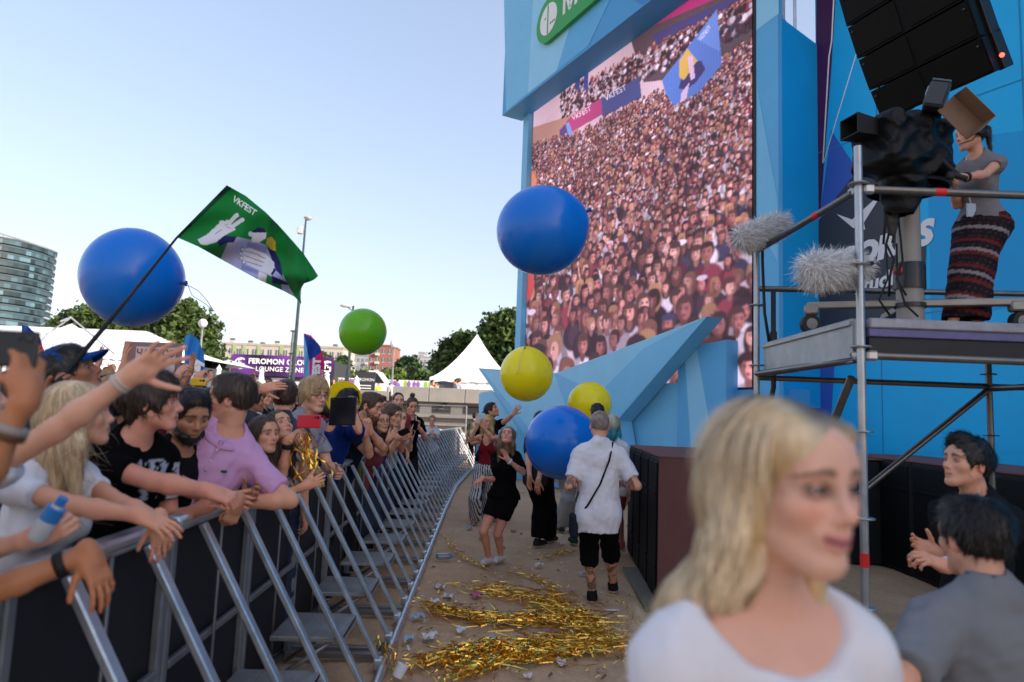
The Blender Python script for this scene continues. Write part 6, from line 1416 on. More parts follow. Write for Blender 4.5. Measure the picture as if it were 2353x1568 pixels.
feather([(699, 960), (698, 767), (715, 772), (735, 795), (744, 825), (745, 960)], 20, srgb('cf2f78'), "pink and blue feather flag behind the blond man with glasses", [("VKFEST", 724, 900, 23, .02), ("В КОНТАКТЕ", 738, 900, 8, 0.)], tr=PI/2, shapes=[([(699, 767), (735, 790), (741, 808), (710, 830), (705, 850), (700, 800)], srgb('20409a')), ([(697, 760), (705, 800), (711, 832), (712, 960), (697, 960)], srgb('6fb4e6'))])
feather([(424, 960), (425, 775), (436, 768), (455, 780), (468, 810), (472, 860), (472, 960)], 16, srgb('2f86d0'), "light blue feather flag with white lettering behind the outstretched hand", [("pay", 446, 870, 34, .025), ("№", 446, 905, 34, .025)] if False else [("pay", 446, 872, 34, .025)], tr=PI/2)
feather([(52, 960), (50, 748), (66, 752), (92, 778), (103, 812), (103, 960)], 14, srgb('c2185b'), "dark blue and crimson feather flag behind the raised phone at far left", shapes=[([(48, 745), (70, 750), (98, 785), (72, 806), (48, 830)], srgb('1d3f9c'))])
# poster behind the crowd
r_p = thing("poster_stand", "brown framed poster with red writing behind the raised hands", "sign", V(at(345, 860, 17)[0], 17, 0)); a, b = at(292, 792, 17), at(405, 862, 17); mb = MB().col(.23, .14, .15); mb.box(((a[0]+b[0])/2, 17.03, (a[2]+b[2])/2), (b[0]-a[0]+.16, .05, a[2]-b[2]+.16), bev=.01)
for x in (a[0]+.1, b[0]-.1): mb.box((x, 17.05, b[2]/2), (.06, .05, b[2]))
mb.build("frame", mat("painted_wood", None, .6), r_p); mb = MB().col(.55, .47, .45); mb.box(((a[0]+b[0])/2+.1, 16.99, (a[2]+b[2])/2), (b[0]-a[0]-.3, .03, a[2]-b[2]-.08)); mb.build("sheet", mat("white_print", None, .6), r_p)
mb = MB().col(.3, .04, .05); c_ = ((a[0]+b[0])/2+.1); text_on(mb, "ЧАТЬСЯ", V(c_, 16.97, a[2]-.2), ex, ez, .24, bold=.008); text_on(mb, "ЕШЬ", V(c_, 16.97, a[2]-.48), ex, ez, .24, bold=.008); mb.build("lettering", mat("white_print", None, .6), r_p)
# wire fence beyond the barriers
wf = thing("mesh_fence", "wire mesh fence panel at the far end of the barriers", "fence", at(1068, 1030, 24)*V(1, 1, 0)); a, b = at(955, 930, 25.5), at(1072, 940, 24.5); mb = MB().col(.4, .4, .4)
for p in (a, b): mb.tube([V(p[0], p[1], 0), V(p[0], p[1], a[2])], .025, 8)
for z in (a[2], .2): mb.tube([V(a[0], a[1], z), V(b[0], b[1], z)], .02, 6)
mb.build("frame", MALU, wf); mb = MB().col(.35, .35, .35)
for i in range(40): p = a+(b-a)*i/39; mb.tube([V(p[0], p[1], .2), V(p[0], p[1], a[2])], .004, 4, False)
for i in range(14): z = .2+(a[2]-.2)*i/13; mb.tube([V(a[0], a[1], z), V(b[0], b[1], z)], .004, 4, False)
mb.build("wire", MALU, wf)
mb = MB().col(.7, .7, .68); a = at(1040, 1000, 26); mb.prism([V(a[0]-1.2, 25.5, .9), V(a[0]+1.6, 25.5, .55), V(a[0]+1.6, 25.5, .0), V(a[0]-.2, 25.5, .0)], V(0, .4, .25)); setp(mb.build("tarpaulin", MTENT), "pale tarpaulin heap below the concrete terrace wall", "tarpaulin")
# ---------------------------------------------------------------- gold tinsel and litter on the sand
MGOLD = mat("gold_foil", None, .24, metal=1., var=.1, vscale=30)
def tinsel(px, n, width, label, seed, grp="gold tinsel on the sand", spread=.05, up=.035, pts=None):
    """a rope of long thin twisting foil ribbons along a path"""
    r = np.random.default_rng(seed); pts = np.array([atz(x, y, .015) for x, y in px] if pts is None else [np.asarray(p) for p in pts]); d_ = np.concatenate([[0], np.cumsum(np.linalg.norm(np.diff(pts, axis=0), axis=1))]); Lt = d_[-1]
    VS, QS, CS, o_ = [], [], [], 0
    for k in range(max(3, int(n/17))):
        ln = min(Lt, .25+.7*r.random()*Lt); s0 = r.random()*(Lt-ln); m = max(6, int(ln/.028)); s = s0+np.linspace(0, ln, m); c = np.stack([np.interp(s, d_, pts[:, i]) for i in range(3)], 1)
        ph = r.random(6)*6.28; f = 5+14*r.random(6); amp = spread*(.5+1.1*r.random())*(1+1.6*(r.random() < .25))
        off = np.stack([np.sin(s*f[0]+ph[0])+.6*np.sin(s*f[1]*2.3+ph[1]), np.sin(s*f[2]+ph[2])+.6*np.sin(s*f[3]*2.3+ph[3]), 0*s], 1)*amp; off += r.normal(size=3)*spread*.6*np.array([1, 1, 0]); c = c+off
        c[:, 2] += up*(.3+.7*r.random())*np.abs(np.sin(s*f[4]*1.7+ph[4]))+.15*up*r.random(m); t = np.gradient(c, axis=0); t /= np.linalg.norm(t, axis=1)[:, None]+1e-9
        roll = np.cumsum(r.normal(size=m)*1.1)+ph[5]; a_ = np.cross(t, [.05, .02, 1.]); a_ /= np.linalg.norm(a_, axis=1)[:, None]+1e-9; b_ = np.cross(t, a_); w_ = (a_*np.cos(roll)[:, None]+b_*np.sin(roll)[:, None])*width*(.35+.3*r.random())
        v = np.stack([c-w_, c+w_], 1).reshape(-1, 3); q = np.arange(m-1)*2+o_; VS.append(v); QS.append(np.stack([q, q+1, q+3, q+2], 1)); CS.append(np.tile(np.array((1., .6, .11))*(.7+.45*r.random()), (2*m, 1))); o_ += 2*m
    vs = np.concatenate(VS); vs[:, 2] = np.maximum(vs[:, 2], .003) if px is not None else vs[:, 2]
    o = mesh_np("gold_tinsel", vs, np.concatenate(QS), MGOLD, None, np.concatenate(CS), smooth=False)
    return setp(o, label, "tinsel", grp)
tinsel([(1022, 1232), (1050, 1272), (1085, 1292), (1130, 1312), (1160, 1335)], 230, .007, "thin strand of gold tinsel running from the barrier foot past the white shoes", 1, spread=.02)
tinsel([(1100, 1345), (1140, 1362), (1180, 1372), (1250, 1378)], 420, .008, "short tangle of gold tinsel below the white shoes", 2, spread=.09)
tinsel([(1160, 1335), (1200, 1320), (1260, 1345), (1290, 1400), (1380, 1440)], 300, .007, "gold tinsel loop curving across the middle of the path", 3, spread=.03)
tinsel([(965, 1385), (1010, 1405), (1080, 1418), (1150, 1430), (1230, 1428), (1300, 1425), (1370, 1445)], 1300, .009, "thick gold tinsel rope crossing the path from the barrier", 4, spread=.05, up=.05)
tinsel([(1200, 1370), (1290, 1400), (1350, 1440), (1420, 1475), (1480, 1500)], 1000, .009, "gold tinsel bundle slanting towards the blonde woman's shoulder", 5, spread=.06, up=.05)
tinsel([(915, 1550), (970, 1530), (1050, 1510), (1120, 1490), (1200, 1490), (1300, 1475), (1430, 1480)], 1500, .010, "gold tinsel garland across the front of the path", 6, spread=.05, up=.05)
tinsel([(1000, 1568), (1080, 1545), (1150, 1520), (1250, 1505), (1350, 1500), (1450, 1500)], 1100, .010, "nearest gold tinsel garland on the sand", 7, spread=.05, up=.05)
tinsel([(1240, 1290), (1290, 1272), (1330, 1265)], 160, .008, "gold tinsel bit behind the bald man's legs", 8, spread=.03)
tinsel([(1210, 1300), (1165, 1325)], 70, .006, "tiny gold tinsel strand between two tangles", 9, spread=.015)
tinsel([(1415, 1375), (1450, 1410), (1465, 1450)], 60, .005, "thin gold tinsel thread right of the bald man's shoe", 10, spread=.012)
tinsel([(880, 1500), (890, 1530), (905, 1550)], 200, .009, "gold tinsel caught on the barrier foot", 11, spread=.03, up=.12)
MLIT = mat("paper_litter", None, .7); r6 = np.random.default_rng(9)
def scrap(x, y, s_, colr, label=None, grp="paper scraps on the sand", name="paper_scrap", cat="litter"):
    p = atz(x, y, .012); N1 = 6; P = []; a = r6.random()*6; ph = r6.random()*9
    for i in range(N1):
        for j in range(N1):
            u, v = (i/(N1-1)-.5)*s_, (j/(N1-1)-.5)*s_*.7; P.append(V(p[0]+u*math.cos(a)-v*math.sin(a), p[1]+u*math.sin(a)+v*math.cos(a), .01+s_*.16*(1+math.sin(i*1.7+j*1.1+ph))))
    mb = MB().col(*colr); mb.add(P, [(i*N1+j, (i+1)*N1+j, (i+1)*N1+j+1, i*N1+j+1) for i in range(N1-1) for j in range(N1-1)]); return setp(mb.build(name, MLIT), label or "small crumpled paper scrap on the sand path", cat, grp)
for x, y in [(1180, 1222), (1078, 1215), (1150, 1250), (1010, 1350), (1000, 1385), (1030, 1372), (1095, 1370), (1315, 1362), (1240, 1300), (990, 1465), (1060, 1450), (1270, 1460), (1290, 1525), (940, 1470), (905, 1475), (875, 1500), (1130, 1470), (1215, 1555), (960, 1420), (1340, 1320), (1290, 1250), (1180, 1100), (1200, 1130), (1110, 1240)]:
    k = r6.random(); scrap(x, y, .06+.06*r6.random(), (.62, .6, .62) if k < .6 else ((.3, .4, .55) if k < .8 else (.4, .1, .2)))
mb = MB().col(.25, .32, .38); p = atz(1022, 1280, .04); mb.lathe(p-V(.1, 0, 0), [(.02, 0), (.034, .02), (.034, .15), (.014, .2), (.014, .22)], 14, (1, .3, 0)); setp(mb.build("plastic_bottle", mat("clear_plastic", None, .1, trans=.4)), "crushed plastic bottle lying at the barrier foot", "bottle")
mb = MB().col(.7, .7, .68); p = atz(1405, 1402, .01); mb.box(p, (.13, .03, .01), bev=.003); setp(mb.build("paper_strip", MLIT), "white paper strip in front of the bald man's shoe", "litter")
mb = MB().col(.72, .72, .74); p = atz(912, 1556, .03); mb.lathe(p, [(.03, 0), (.034, .002), (.038, .08), (.036, .082)], 14, (.4, .2, .9)); setp(mb.build("paper_cup", MLIT), "white paper cup at the foot of the near barrier", "cup")

r7 = np.random.default_rng(44); n_ = 420; x_ = 900+r7.random(n_)*560; y_ = 1215+r7.random(n_)**.8*345; pc = np.array([atz(a, b, .012) for a, b in zip(x_, y_)]); an_ = r7.random(n_)*6.28; l_ = (.008+.014*r7.random(n_))[:, None]; u_ = np.stack([np.cos(an_), np.sin(an_), .5*r7.normal(size=n_)], 1)*l_; v_ = np.stack([-np.sin(an_), np.cos(an_), .5*r7.normal(size=n_)], 1)*l_*.45
keep = (pc[:, 0] > -1.1-.0*pc[:, 1]) & (pc[:, 0] < 1.25); pc, u_, v_ = pc[keep], u_[keep], v_[keep]; vs = np.stack([pc-u_-v_, pc+u_-v_, pc+u_+v_, pc-u_+v_], 1).reshape(-1, 3); vs[:, 2] = np.maximum(vs[:, 2], .004)
cf = np.array([(1., .6, .11), (.6, .58, .56), (.12, .08, .05)])[r7.choice(3, len(pc), p=[.45, .25, .3])]
setp(mesh_np("confetti", vs, np.arange(len(vs)).reshape(-1, 4), mat("confetti_foil", None, .35, metal=.4), None, np.repeat(cf, 4, 0), smooth=False), "loose gold and dark confetti specks scattered over the sand path", "confetti", kind="stuff")

# ---------------------------------------------------------------- people along the barrier
def proj(P):
    d = np.asarray(P, float)-CAM; z = d@_f; return CX+FPX*(d@CR)/z, CY-FPX*(d@CU)/z
W = at
def arm(t, e=(0, 0, -1), pose='relax', fwd=None, dors=None, **k): return dict(t=t, e=V(*e), pose=pose, fwd=fwd, dors=None if dors is None else V(*dors), **k)
GF = "front row of the crowd at the barriers"
BLACK = (.004, .004, .0045); WHT = (.72, .71, .74); NAVY = (.012, .018, .035)
JEANS = ('trousers', (.03, .04, .07), 1.95); DKT = ('trousers', (.015, .015, .018), 1.95)
P1 = person("person leaning in at far left with tanned arms, holding a black phone up", W(-195, 955, 1.52), V(.9, .3, .2), (1, .25), lean=.3, fem=True, ground=.02, skin='tan', hair=('long', HAIR['dark']), top=dict(kind='tank', col=(.3, .04, .09)), bottom=JEANS, group=GF,
            arms=dict(R=arm(W(62, 905, 1.42), (.6, 0, -.9), 'grip', fwd=V(-.25, .3, 1), dors=(.8, -.35, .2)), L=arm(W(205, 1272, 1.85), (0, .2, -1), 'hang', fwd=V(.55, -.1, -.85), dors=(.75, -.4, .5))))
for k, fr in ((0, .62), (1, .68)): add_band(P1, 1, ((.11, .05, .02), (.3, .28, .25))[k], fr, .037, .012)
add_band(P1, -1, (.012, .01, .01), .72, .034, .02)
phone("black phone held up at the far left edge", W(-8, 800, 1.42), V(1, .25, 0), V(.0, .1, 1), BLACK, l=.155, w=.08)
P2 = person("person in a white tee stretching one bare arm up over the crowd at far left", W(-95, 915, 2.0), V(.6, .8, .2), (.35, .95), lean=.1, s=1.04, fem=True, ground=.02, skin='pale', hair=('pony', HAIR['dark']), top=dict(kind='tee', col=WHT, sleeve=.45), bottom=JEANS, group=GF,
            arms=dict(R=arm(W(322, 850, 1.9), (0, -.1, -1), 'open', fwd=V(.8, .0, .62), dors=(-.2, .65, .7)), L=arm(W(75, 1235, 2.0), (-.6, .3, -1), 'grip', fwd=V(.8, 0, .35), dors=(.2, -.7, -.3))))
add_band(P2, 1, (.55, .5, .42), .9, .03, .008); add_band(P2, 1, (.5, .45, .4), .84, .031, .008)
bt = thing("water_bottle", "small plastic water bottle with a blue label and cap in a hand at the barrier", "bottle", W(118, 1215, 1.96)); c = W(112, 1195, 1.94); ax = nrm(W(142, 1150, 1.94)-c)
mb = MB().col(.5, .55, .6); mb.lathe(c-ax*.06, [(.022, 0), (.025, .01), (.025, .08), (.012, .11)], 16, ax); mb.build("body", MPL(), bt, smooth='auto'); mb = MB().col(.02, .2, .55); mb.lathe(c+ax*.0, [(.0255, 0), (.0255, .04)], 16, ax); mb.lathe(c+ax*.048, [(.014, 0), (.014, .022), (.012, .024)], 14, ax); mb.build("cap", MPL(), bt, smooth='auto')
P3 = person("blonde woman in a white scoop neck top leaning on the barrier", W(180, 955, 2.5), V(.82, .5, .15), (.95, -.3), lean=.25, s=.97, fem=True, ground=.02, skin='fair', hair=('longstraight', HAIR['lblonde']), top=dict(kind='tee', col=WHT, neck='scoop', sleeve=.42, fit=.009), bottom=JEANS, group=GF,
            arms=dict(R=arm(W(352, 1192, 2.28), (-.4, -.3, -1), 'hang', fwd=V(.9, .05, -.35), dors=(.2, -.5, .9)), L=arm(W(388, 1205, 2.36), (-.3, .3, -1), 'hang', fwd=V(.18, 0, -1), dors=(.7, -.7, .1))))
P4 = person("man in a blue baseball cap looking up beside the flag pole", W(160, 862, 2.95), V(.8, .25, .45), (1, 0), lean=.15, ground=.02, skin='dark', hair=('short', HAIR['black']), top=dict(kind='tee', col=(.02, .03, .06)), bottom=DKT, group=GF, arms=dict(L=arm(W(118, 925, 2.72), (0, 0, -1), 'grip', fwd=V(.5, .2, .8), dors=(0, 1, .3))))
add_cap(P4, (.01, .07, .27), strap=1)
def print5(v):
    c = np.tile(np.array(BLACK), (len(v), 1)); x, y = proj(v); m = (x > 318) & (x < 412) & (y > 1052) & (y < 1150) & (v[:, 1] < 3.2)
    g = wav(np.stack([x*.9, y*.35, x*0], 1), .22, 5, 9)+.5*wav(np.stack([x, y, x*0], 1), .5, 6, 9); band = (np.abs(((y-1052) % 52)-24) < 20)
    c[m & band & (g > .05)] = (.4, .4, .45); return c
P5 = person("man in a black printed tee with brown hair over his ears, forearm on the barrier", W(352, 925, 2.95), V(.96, .22, .05), (.92, -.4), lean=.3, ground=.02, skin='rosy', hair=('mop', (.035, .02, .012)), top=dict(kind='tee', col=BLACK, pat=print5, sleeve=.6), bottom=DKT, group=GF, fat=.008,
            arms=dict(R=arm(W(505, 1135, 2.72), (-.5, -.2, -1), 'fist', fwd=V(.95, .05, -.3), dors=(.1, -.5, .9)), L=arm(W(470, 1165, 3.0), (-.3, .3, -1), 'relax')), head=dict(nose=1.1))
P6 = person("bearded man in a plain black tee behind the printed tee, one fist over the barrier", W(436, 955, 3.35), V(.72, -.62, -.3), (.95, -.3), lean=.28, ground=.02, skin='olive', hair=('short', HAIR['dark']), beard=HAIR['dark'], top=dict(kind='tee', col=(.01, .01, .011), sleeve=.62), bottom=DKT, group=GF, head=dict(stubble=.3),
            arms=dict(R=arm(W(578, 1165, 3.05), (.3, -.3, -1), 'fist', fwd=V(-.3, -.1, -1), dors=(.8, -.6, 0)), L=arm(W(560, 1150, 3.5), (0, .3, -1), 'relax')))
P7 = person("person with a black headscarf half hidden behind the man in pink", W(478, 945, 3.95), V(.8, -.3, .1), (1, 0), lean=.2, fem=True, ground=.02, skin='pale', hair=('short', HAIR['black']), top=dict(kind='tee', col=(.03, .03, .04)), bottom=DKT, group=GF, lod=1)
P8 = person("man in a pink polo shirt with head turned away to the left", W(532, 918, 3.6), V(-.97, -.02, -.02), (.3, -.95), lean=.02, side_lean=-.45, s=1.06, ground=.02, skin='fair', hair=('short', (.05, .03, .018)), top=dict(kind='polo', col=(.62, .34, .56), sleeve=.72), bottom=JEANS, group=GF, fat=.01, head=dict(nose=1.15, stubble=.15),
            arms=dict(R=arm(W(505, 1150, 3.4), (-.7, .3, -.6), 'relax'), L=arm(W(540, 1155, 3.5), (1, -.1, -.5), 'relax', fwd=V(-1, 0, -.2), dors=(0, -.4, .9))))
mb = MB().col(*(.55, .3, .5)); hd_ = P8; a = P8['T'](0, .1, -.02); b_ = P8['T'](0, .128, -.17); mb.tube([a, b_], [.014, .014], 6); mb.col(.7, .6, .68)
for k in (.3, .65, .95): mb.sphere(a+(b_-a)*k+P8['f']*.015, .006, 8, 6)
mb.build("placket", MCL(), P8['root']); mb = MB().col(.03, .12, .06); c = P8['T'](-.075, .125, -.14); mb.sphere(c, .014, 8, 6, (1.4, .6, .5)); mb.build("chest_emblem", MCL(), P8['root'])
P9 = person("man seen from behind with a raised hand on his undercut brown hair", W(655, 915, 4.95), V(-.2, .97, .05), (.3, .95), lean=.05, ground=.02, skin='fair', hair=('fade', (.06, .03, .018)), top=dict(kind='tee', col=(.05, .06, .09)), bottom=JEANS, group=GF,
            arms=dict(L=arm(W(600, 893, 4.75), (-.8, -.2, -.6), 'flat', fwd=V(.95, .1, .25), dors=(-.2, -.9, .4))))
mb = MB().col(.6, .6, .62); mb.sphere(P9['hd'].p(.088, -.012, -.035), .007, 8, 6); mb.build("ear_stud", MALU, P9['root'])
P10 = person("brown haired woman gazing up with a red phone in her hand", W(640, 985, 4.4), V(.62, -.45, .5), (.9, -.4), lean=.3, s=.94, fem=True, ground=.02, skin='fair', hair=('long', (.09, .045, .025)), top=dict(kind='tank', col=(.03, .035, .03)), bottom=JEANS, group=GF,
             arms=dict(R=arm(W(662, 1012, 4.15), (.6, -.2, -.8), 'phone', fwd=V(.75, .1, .6), dors=(-.5, -.7, .3)), L=arm(W(694, 1040, 4.3), (.4, .2, -1), 'fist', fwd=V(-.2, 0, 1), dors=(.6, -.7, 0))))
add_band(P10, -1, (.65, .64, .62), .9, .034, .03, "wrist_watch")
add_band(P10, 1, (.015, .015, .015), .84, .033, .026, "wrist_watch")
phone("red phone held level above the barrier", W(710, 969, 4.1), V(.96, -.2, .04), V(.05, .05, 1), (.62, .012, .03), l=.155, w=.08)
P10b = person("woman with brown parted hair just behind the pink sleeve", W(606, 1000, 4.05), V(.75, -.5, .1), (.95, -.2), lean=.3, s=.9, fem=True, ground=.02, skin='fair', hair=('long', (.07, .04, .025)), top=dict(kind='tee', col=(.1, .1, .12)), bottom=JEANS, group=GF, arms=dict(R=arm(W(700, 1118, 3.95), (0, -.3, -1), 'relax')))
P11 = person("blond young man with glasses and a long fringe", W(722, 908, 5.3), V(.78, -.6, -.08), (.9, -.4), lean=.3, s=1.06, ground=.02, skin='pale', hair=('mop', (.5, .34, .17)), top=dict(kind='tee', col=(.3, .3, .36)), bottom=JEANS, group=GF, head=dict(nose=1.05), arms=dict(R=arm(W(712, 1045, 4.7), (.7, 0, -1), 'fist', fwd=V(-.3, -.1, .9), dors=(.3, -.9, 0)), L=arm(W(775, 1085, 5.3), (.2, .3, -1), 'relax')))
add_glasses(P11)
tinsel(None, 500, .008, "gold tinsel bunch hanging from a fist beside the red phone", 31, spread=.02, up=0., grp="gold tinsel in the crowd", pts=[W(703, 995, 4.15), W(700, 1030, 4.15), W(712, 1060, 4.12), W(722, 1085, 4.1), W(722, 1120, 4.1)])
P13 = person("person in a blue hooded top hidden behind a raised black tablet", W(800, 930, 6.0), V(.6, -.75, 0), (.9, -.4), lean=.42, s=1.05, ground=.02, skin='fair', hair=('short', HAIR['black']), top=dict(kind='long', col=(.008, .03, .17), fit=.02), bottom=DKT, group=GF,
             arms=dict(R=arm(W(757, 985, 5.5), (.1, -.2, -1), 'phone', fwd=V(.5, .1, .85), dors=(-.4, -.8, .2)), L=arm(W(826, 985, 5.6), (.2, .2, -1), 'phone', fwd=V(-.4, .1, .9), dors=(.4, -.8, .2))))
c = P13['hd'].p(0, -.09, .05); ax = nrm(V(.35, -.9, .12)); mb = MB().col(.75, .55, .01); mb.lathe(c, [(.085, -.01), (.15, -.012), (.158, 0), (.15, .014), (.085, .012), (.08, .05), (.06, .07), (.01, .075)], 36, -ax); mb.build("hat", MCL(), P13['root'], smooth='auto')
phone("black tablet raised in front of a face at the barrier", W(788, 945, 5.45), V(.93, -.3, .05), V(.02, .1, 1), (.006, .007, .012), l=.24, w=.225, th=.012, name="tablet")
P14 = person("man with a ginger beard and shaved sides, elbows on the barrier", W(852, 935, 6.7), V(.93, -.25, -.25), (.95, -.3), lean=.45, s=1.08, ground=.02, skin='fair', hair=('fade', (.09, .05, .03)), beard=(.13, .055, .025), top=dict(kind='tee', col=NAVY), bottom=DKT, group=GF,
             arms=dict(R=arm(W(838, 992, 6.3), (.8, -.1, -1), 'fist', fwd=V(.1, 0, 1), dors=(-.5, -.8, 0)), L=arm(W(850, 990, 6.5), (.9, .2, -1), 'fist', fwd=V(-.2, -.1, 1), dors=(.5, .6, 0))))
P15 = person("smiling woman with glasses right of the ginger beard", W(876, 970, 7.6), V(.55, -.75, .1), (.9, -.4), lean=.4, s=1.02, fem=True, ground=.02, skin='fair', hair=('long', HAIR['brown']), top=dict(kind='tee', col=(.2, .05, .06)), bottom=JEANS, group=GF, lod=1, head=dict(smile=1), arms=dict(R=arm(W(893, 1010, 7.2), (.6, 0, -1), 'relax', fwd=V(.6, 0, .8))))
add_glasses(P15)
P16 = person("grinning dark haired man leaning over the barrier with a phone", W(903, 955, 8.4), V(.8, -.5, -.15), (.95, -.3), lean=.42, s=1.05, ground=.02, skin='fair', hair=('short', (.07, .035, .02)), top=dict(kind='tee', col=(.05, .06, .16)), bottom=JEANS, group=GF, lod=1, head=dict(smile=1), arms=dict(R=arm(W(915, 1005, 8.0), (.3, -.2, -1), 'phone', fwd=V(.9, 0, .3), dors=(0, -.8, -.4)), L=arm(W(928, 1008, 8.2), (.3, .2, -1), 'phone', fwd=V(.6, -.2, .3))))
phone("dark phone held low by the grinning man", W(928, 993, 7.95), V(.7, -.3, .35), V(-.2, -.3, .9), (.01, .01, .012), l=.15, w=.075)
P17 = person("man with a receding hairline behind the grinning man", W(915, 922, 10.2), V(.3, -.9, 0), (.6, -.7), lean=.1, s=1.02, ground=.02, skin='pale', hair=('crop', HAIR['dark']), top=dict(kind='tee', col=(.25, .05, .05)), bottom=JEANS, group=GF, lod=1, head=dict(stubble=.35))
P18 = person("fair haired woman with glasses and a hand at her chin", W(922, 960, 9.6), V(.35, -.9, -.1), (.8, -.5), lean=.4, s=.93, fem=True, ground=.02, skin='pale', hair=('pony', HAIR['sandy']), top=dict(kind='tee', col=(.4, .44, .46)), bottom=JEANS, group=GF, lod=1, arms=dict(R=arm(W(925, 982, 9.3), (.2, -.3, -1), 'fist', fwd=V(.1, 0, 1)), L=arm(W(945, 1010, 9.6), (.3, .3, -1), 'relax')))
add_glasses(P18)
P19 = person("young man with a top knot and a white lanyard over a black tee", W(947, 933, 11.0), V(.35, -.85, -.3), (.6, -.75), lean=.15, s=1.08, ground=.02, skin='fair', hair=('bun', (.08, .045, .025)), top=dict(kind='tee', col=BLACK), bottom=DKT, group=GF, lod=1, arms=dict(R=arm(W(950, 985, 10.6), (-.3, 0, -1), 'phone', fwd=V(.4, -.3, .6)), L=arm(W(968, 990, 10.8), (.5, 0, -1), 'phone', fwd=V(-.3, -.3, .6))))
mb = MB().col(.65, .65, .66); T_ = P19['T']
for g in (-1, 1): mb.tube([T_(g*.06, .05, .05), T_(g*.055, .115, -.08), T_(g*.01, .125, -.28)], .009, 6)
mb.build("lanyard", MCL(), P19['root'])
phone("phone in the hands of the man with the top knot", W(955, 978, 10.5), V(.2, -.2, .9), V(.9, -.2, -.1), (.01, .01, .012), l=.15, w=.075)
P20 = person("woman in a light blue shirt at the far end of the barriers", W(993, 966, 16), V(.1, -.9, -.35), (.1, -1), lean=.1, s=.95, fem=True, ground=0, skin='fair', hair=('pony', HAIR['sandy']), top=dict(kind='tee', col=(.45, .52, .6), fit=.02), bottom=JEANS, lod=1, arms=dict(R=arm(W(985, 995, 15.7), (-.3, 0, -1), 'phone', fwd=V(.6, -.2, .3)), L=arm(W(998, 997, 15.7), (.3, 0, -1), 'phone', fwd=V(-.6, -.2, .3))))
F1 = person("person with both hands raised before the brown poster", W(306, 935, 3.9), V(.9, .1, .1), (1, 0), lean=.15, ground=.02, skin='olive', hair=('short', HAIR['dark']), top=dict(kind='tee', col=(.04, .04, .05)), bottom=DKT, lod=0, arms=dict(R=arm(W(284, 855, 3.8), (-.3, 0, -1), 'open', fwd=V(-.05, .1, 1), dors=(-.6, -.6, 0)), L=arm(W(314, 858, 3.95), (.3, 0, -1), dict(curl=(.35, .4, .45, .5), spread=.45, thumb=(.6, .3)), fwd=V(.3, .1, .9), dors=(-.3, -.8, 0))))
F2 = person("person raising a hand with a yellow phone in front of the light blue feather flag", W(402, 950, 4.3), V(.9, .2, .1), (1, 0), lean=.15, ground=.02, skin='fair', hair=('short', HAIR['black']), top=dict(kind='tee', col=(.1, .02, .03)), bottom=DKT, lod=1, arms=dict(R=arm(W(402, 880, 4.2), (-.3, 0, -1), 'phone', fwd=V(.3, .1, .9), dors=(-.6, -.7, 0)), L=arm(W(452, 892, 4.4), (.3, 0, -1), 'grip', fwd=V(.0, .1, 1), dors=(-.3, -.8, 0))))
phone("yellow phone held up in front of the light blue feather flag", W(456, 878, 4.35), V(.97, .1, .0), V(0, .1, 1), (.75, .5, .02), l=.1, w=.05)
# ---------------------------------------------------------------- rows behind
rp = np.random.default_rng(21); HN = list(HAIR); CL = dict(black=BLACK, white=(.6, .6, .62), grey=(.2, .2, .21), navy=NAVY, red=(.35, .03, .04), teal=(.03, .2, .22), mustard=(.42, .26, .04), pink=(.5, .22, .32), olive=(.1, .11, .04), lilac=(.35, .28, .5))
rows = [(40, 905, 3.6, 'grey', 'brown', 1), (90, 900, 5.2, 'red', 'dark', 0), (10, 895, 6.0, 'white', 'blonde', 1), (262, 905, 4.6, 'black', 'sandy', 0), (240, 890, 7.5, 'white', 'dark', 0), (560, 905, 6.4, 'navy', 'black', 0), (585, 925, 7.8, 'white', 'dark', 0), (690, 935, 6.8, 'teal', 'dark', 1), (668, 990, 5.4, 'mustard', 'brown', 1), (770, 950, 6.5, 'grey', 'dark', 1), (832, 950, 7.4, 'olive', 'brown', 0), (872, 935, 8.6, 'black', 'brown', 0), (888, 945, 9.4, 'lilac', 'sandy', 1), (500, 915, 7.0, 'pink', 'brown', 1), (450, 912, 6.2, 'teal', 'brown', 0), (330, 895, 6.8, 'mustard', 'black', 1)]
LMK = ["left of the raised phone", "under the raised phone", "at the far left edge", "below the flag pole", "in front of the marquee", "left of the raised hand", "under the raised hand", "behind the blond man with glasses", "behind the red phone", "left of the yellow hat", "behind the ginger beard", "right of the yellow hat", "behind the smiling woman", "behind the man in pink", "behind the bearded man in black", "below the brown poster"]
for i, (x, y, Y, cn, hn, fm) in enumerate(rows):
    a_ = rp.random()*1.2-.8; am = {}
    if i in (1, 4, 14): am = dict(R=arm(W(x-12, y-60, Y), (-.4, 0, -1), 'open', fwd=V(.1, 0, 1), dors=(-.5, -.7, 0)))
    person(f"{'woman' if fm else 'man'} in {cn} with {dict(lblonde='blonde').get(hn, hn)} hair in the crowd {LMK[i]}", W(x, y, Y), V(math.cos(a_), math.sin(a_), .1), (1, a_*.4), lean=.1, s=.94+.08*rp.random(), fem=bool(fm), ground=.0, skin=['fair', 'olive', 'tan', 'rosy'][i % 4], hair=(('long', 'pony')[i % 2] if fm else ('short', 'fade', 'quiff')[i % 3], HAIR[hn]), top=dict(kind='tee', col=CL[cn]), bottom=JEANS, lod=1, arms=am, group="rows of the crowd behind the barriers")
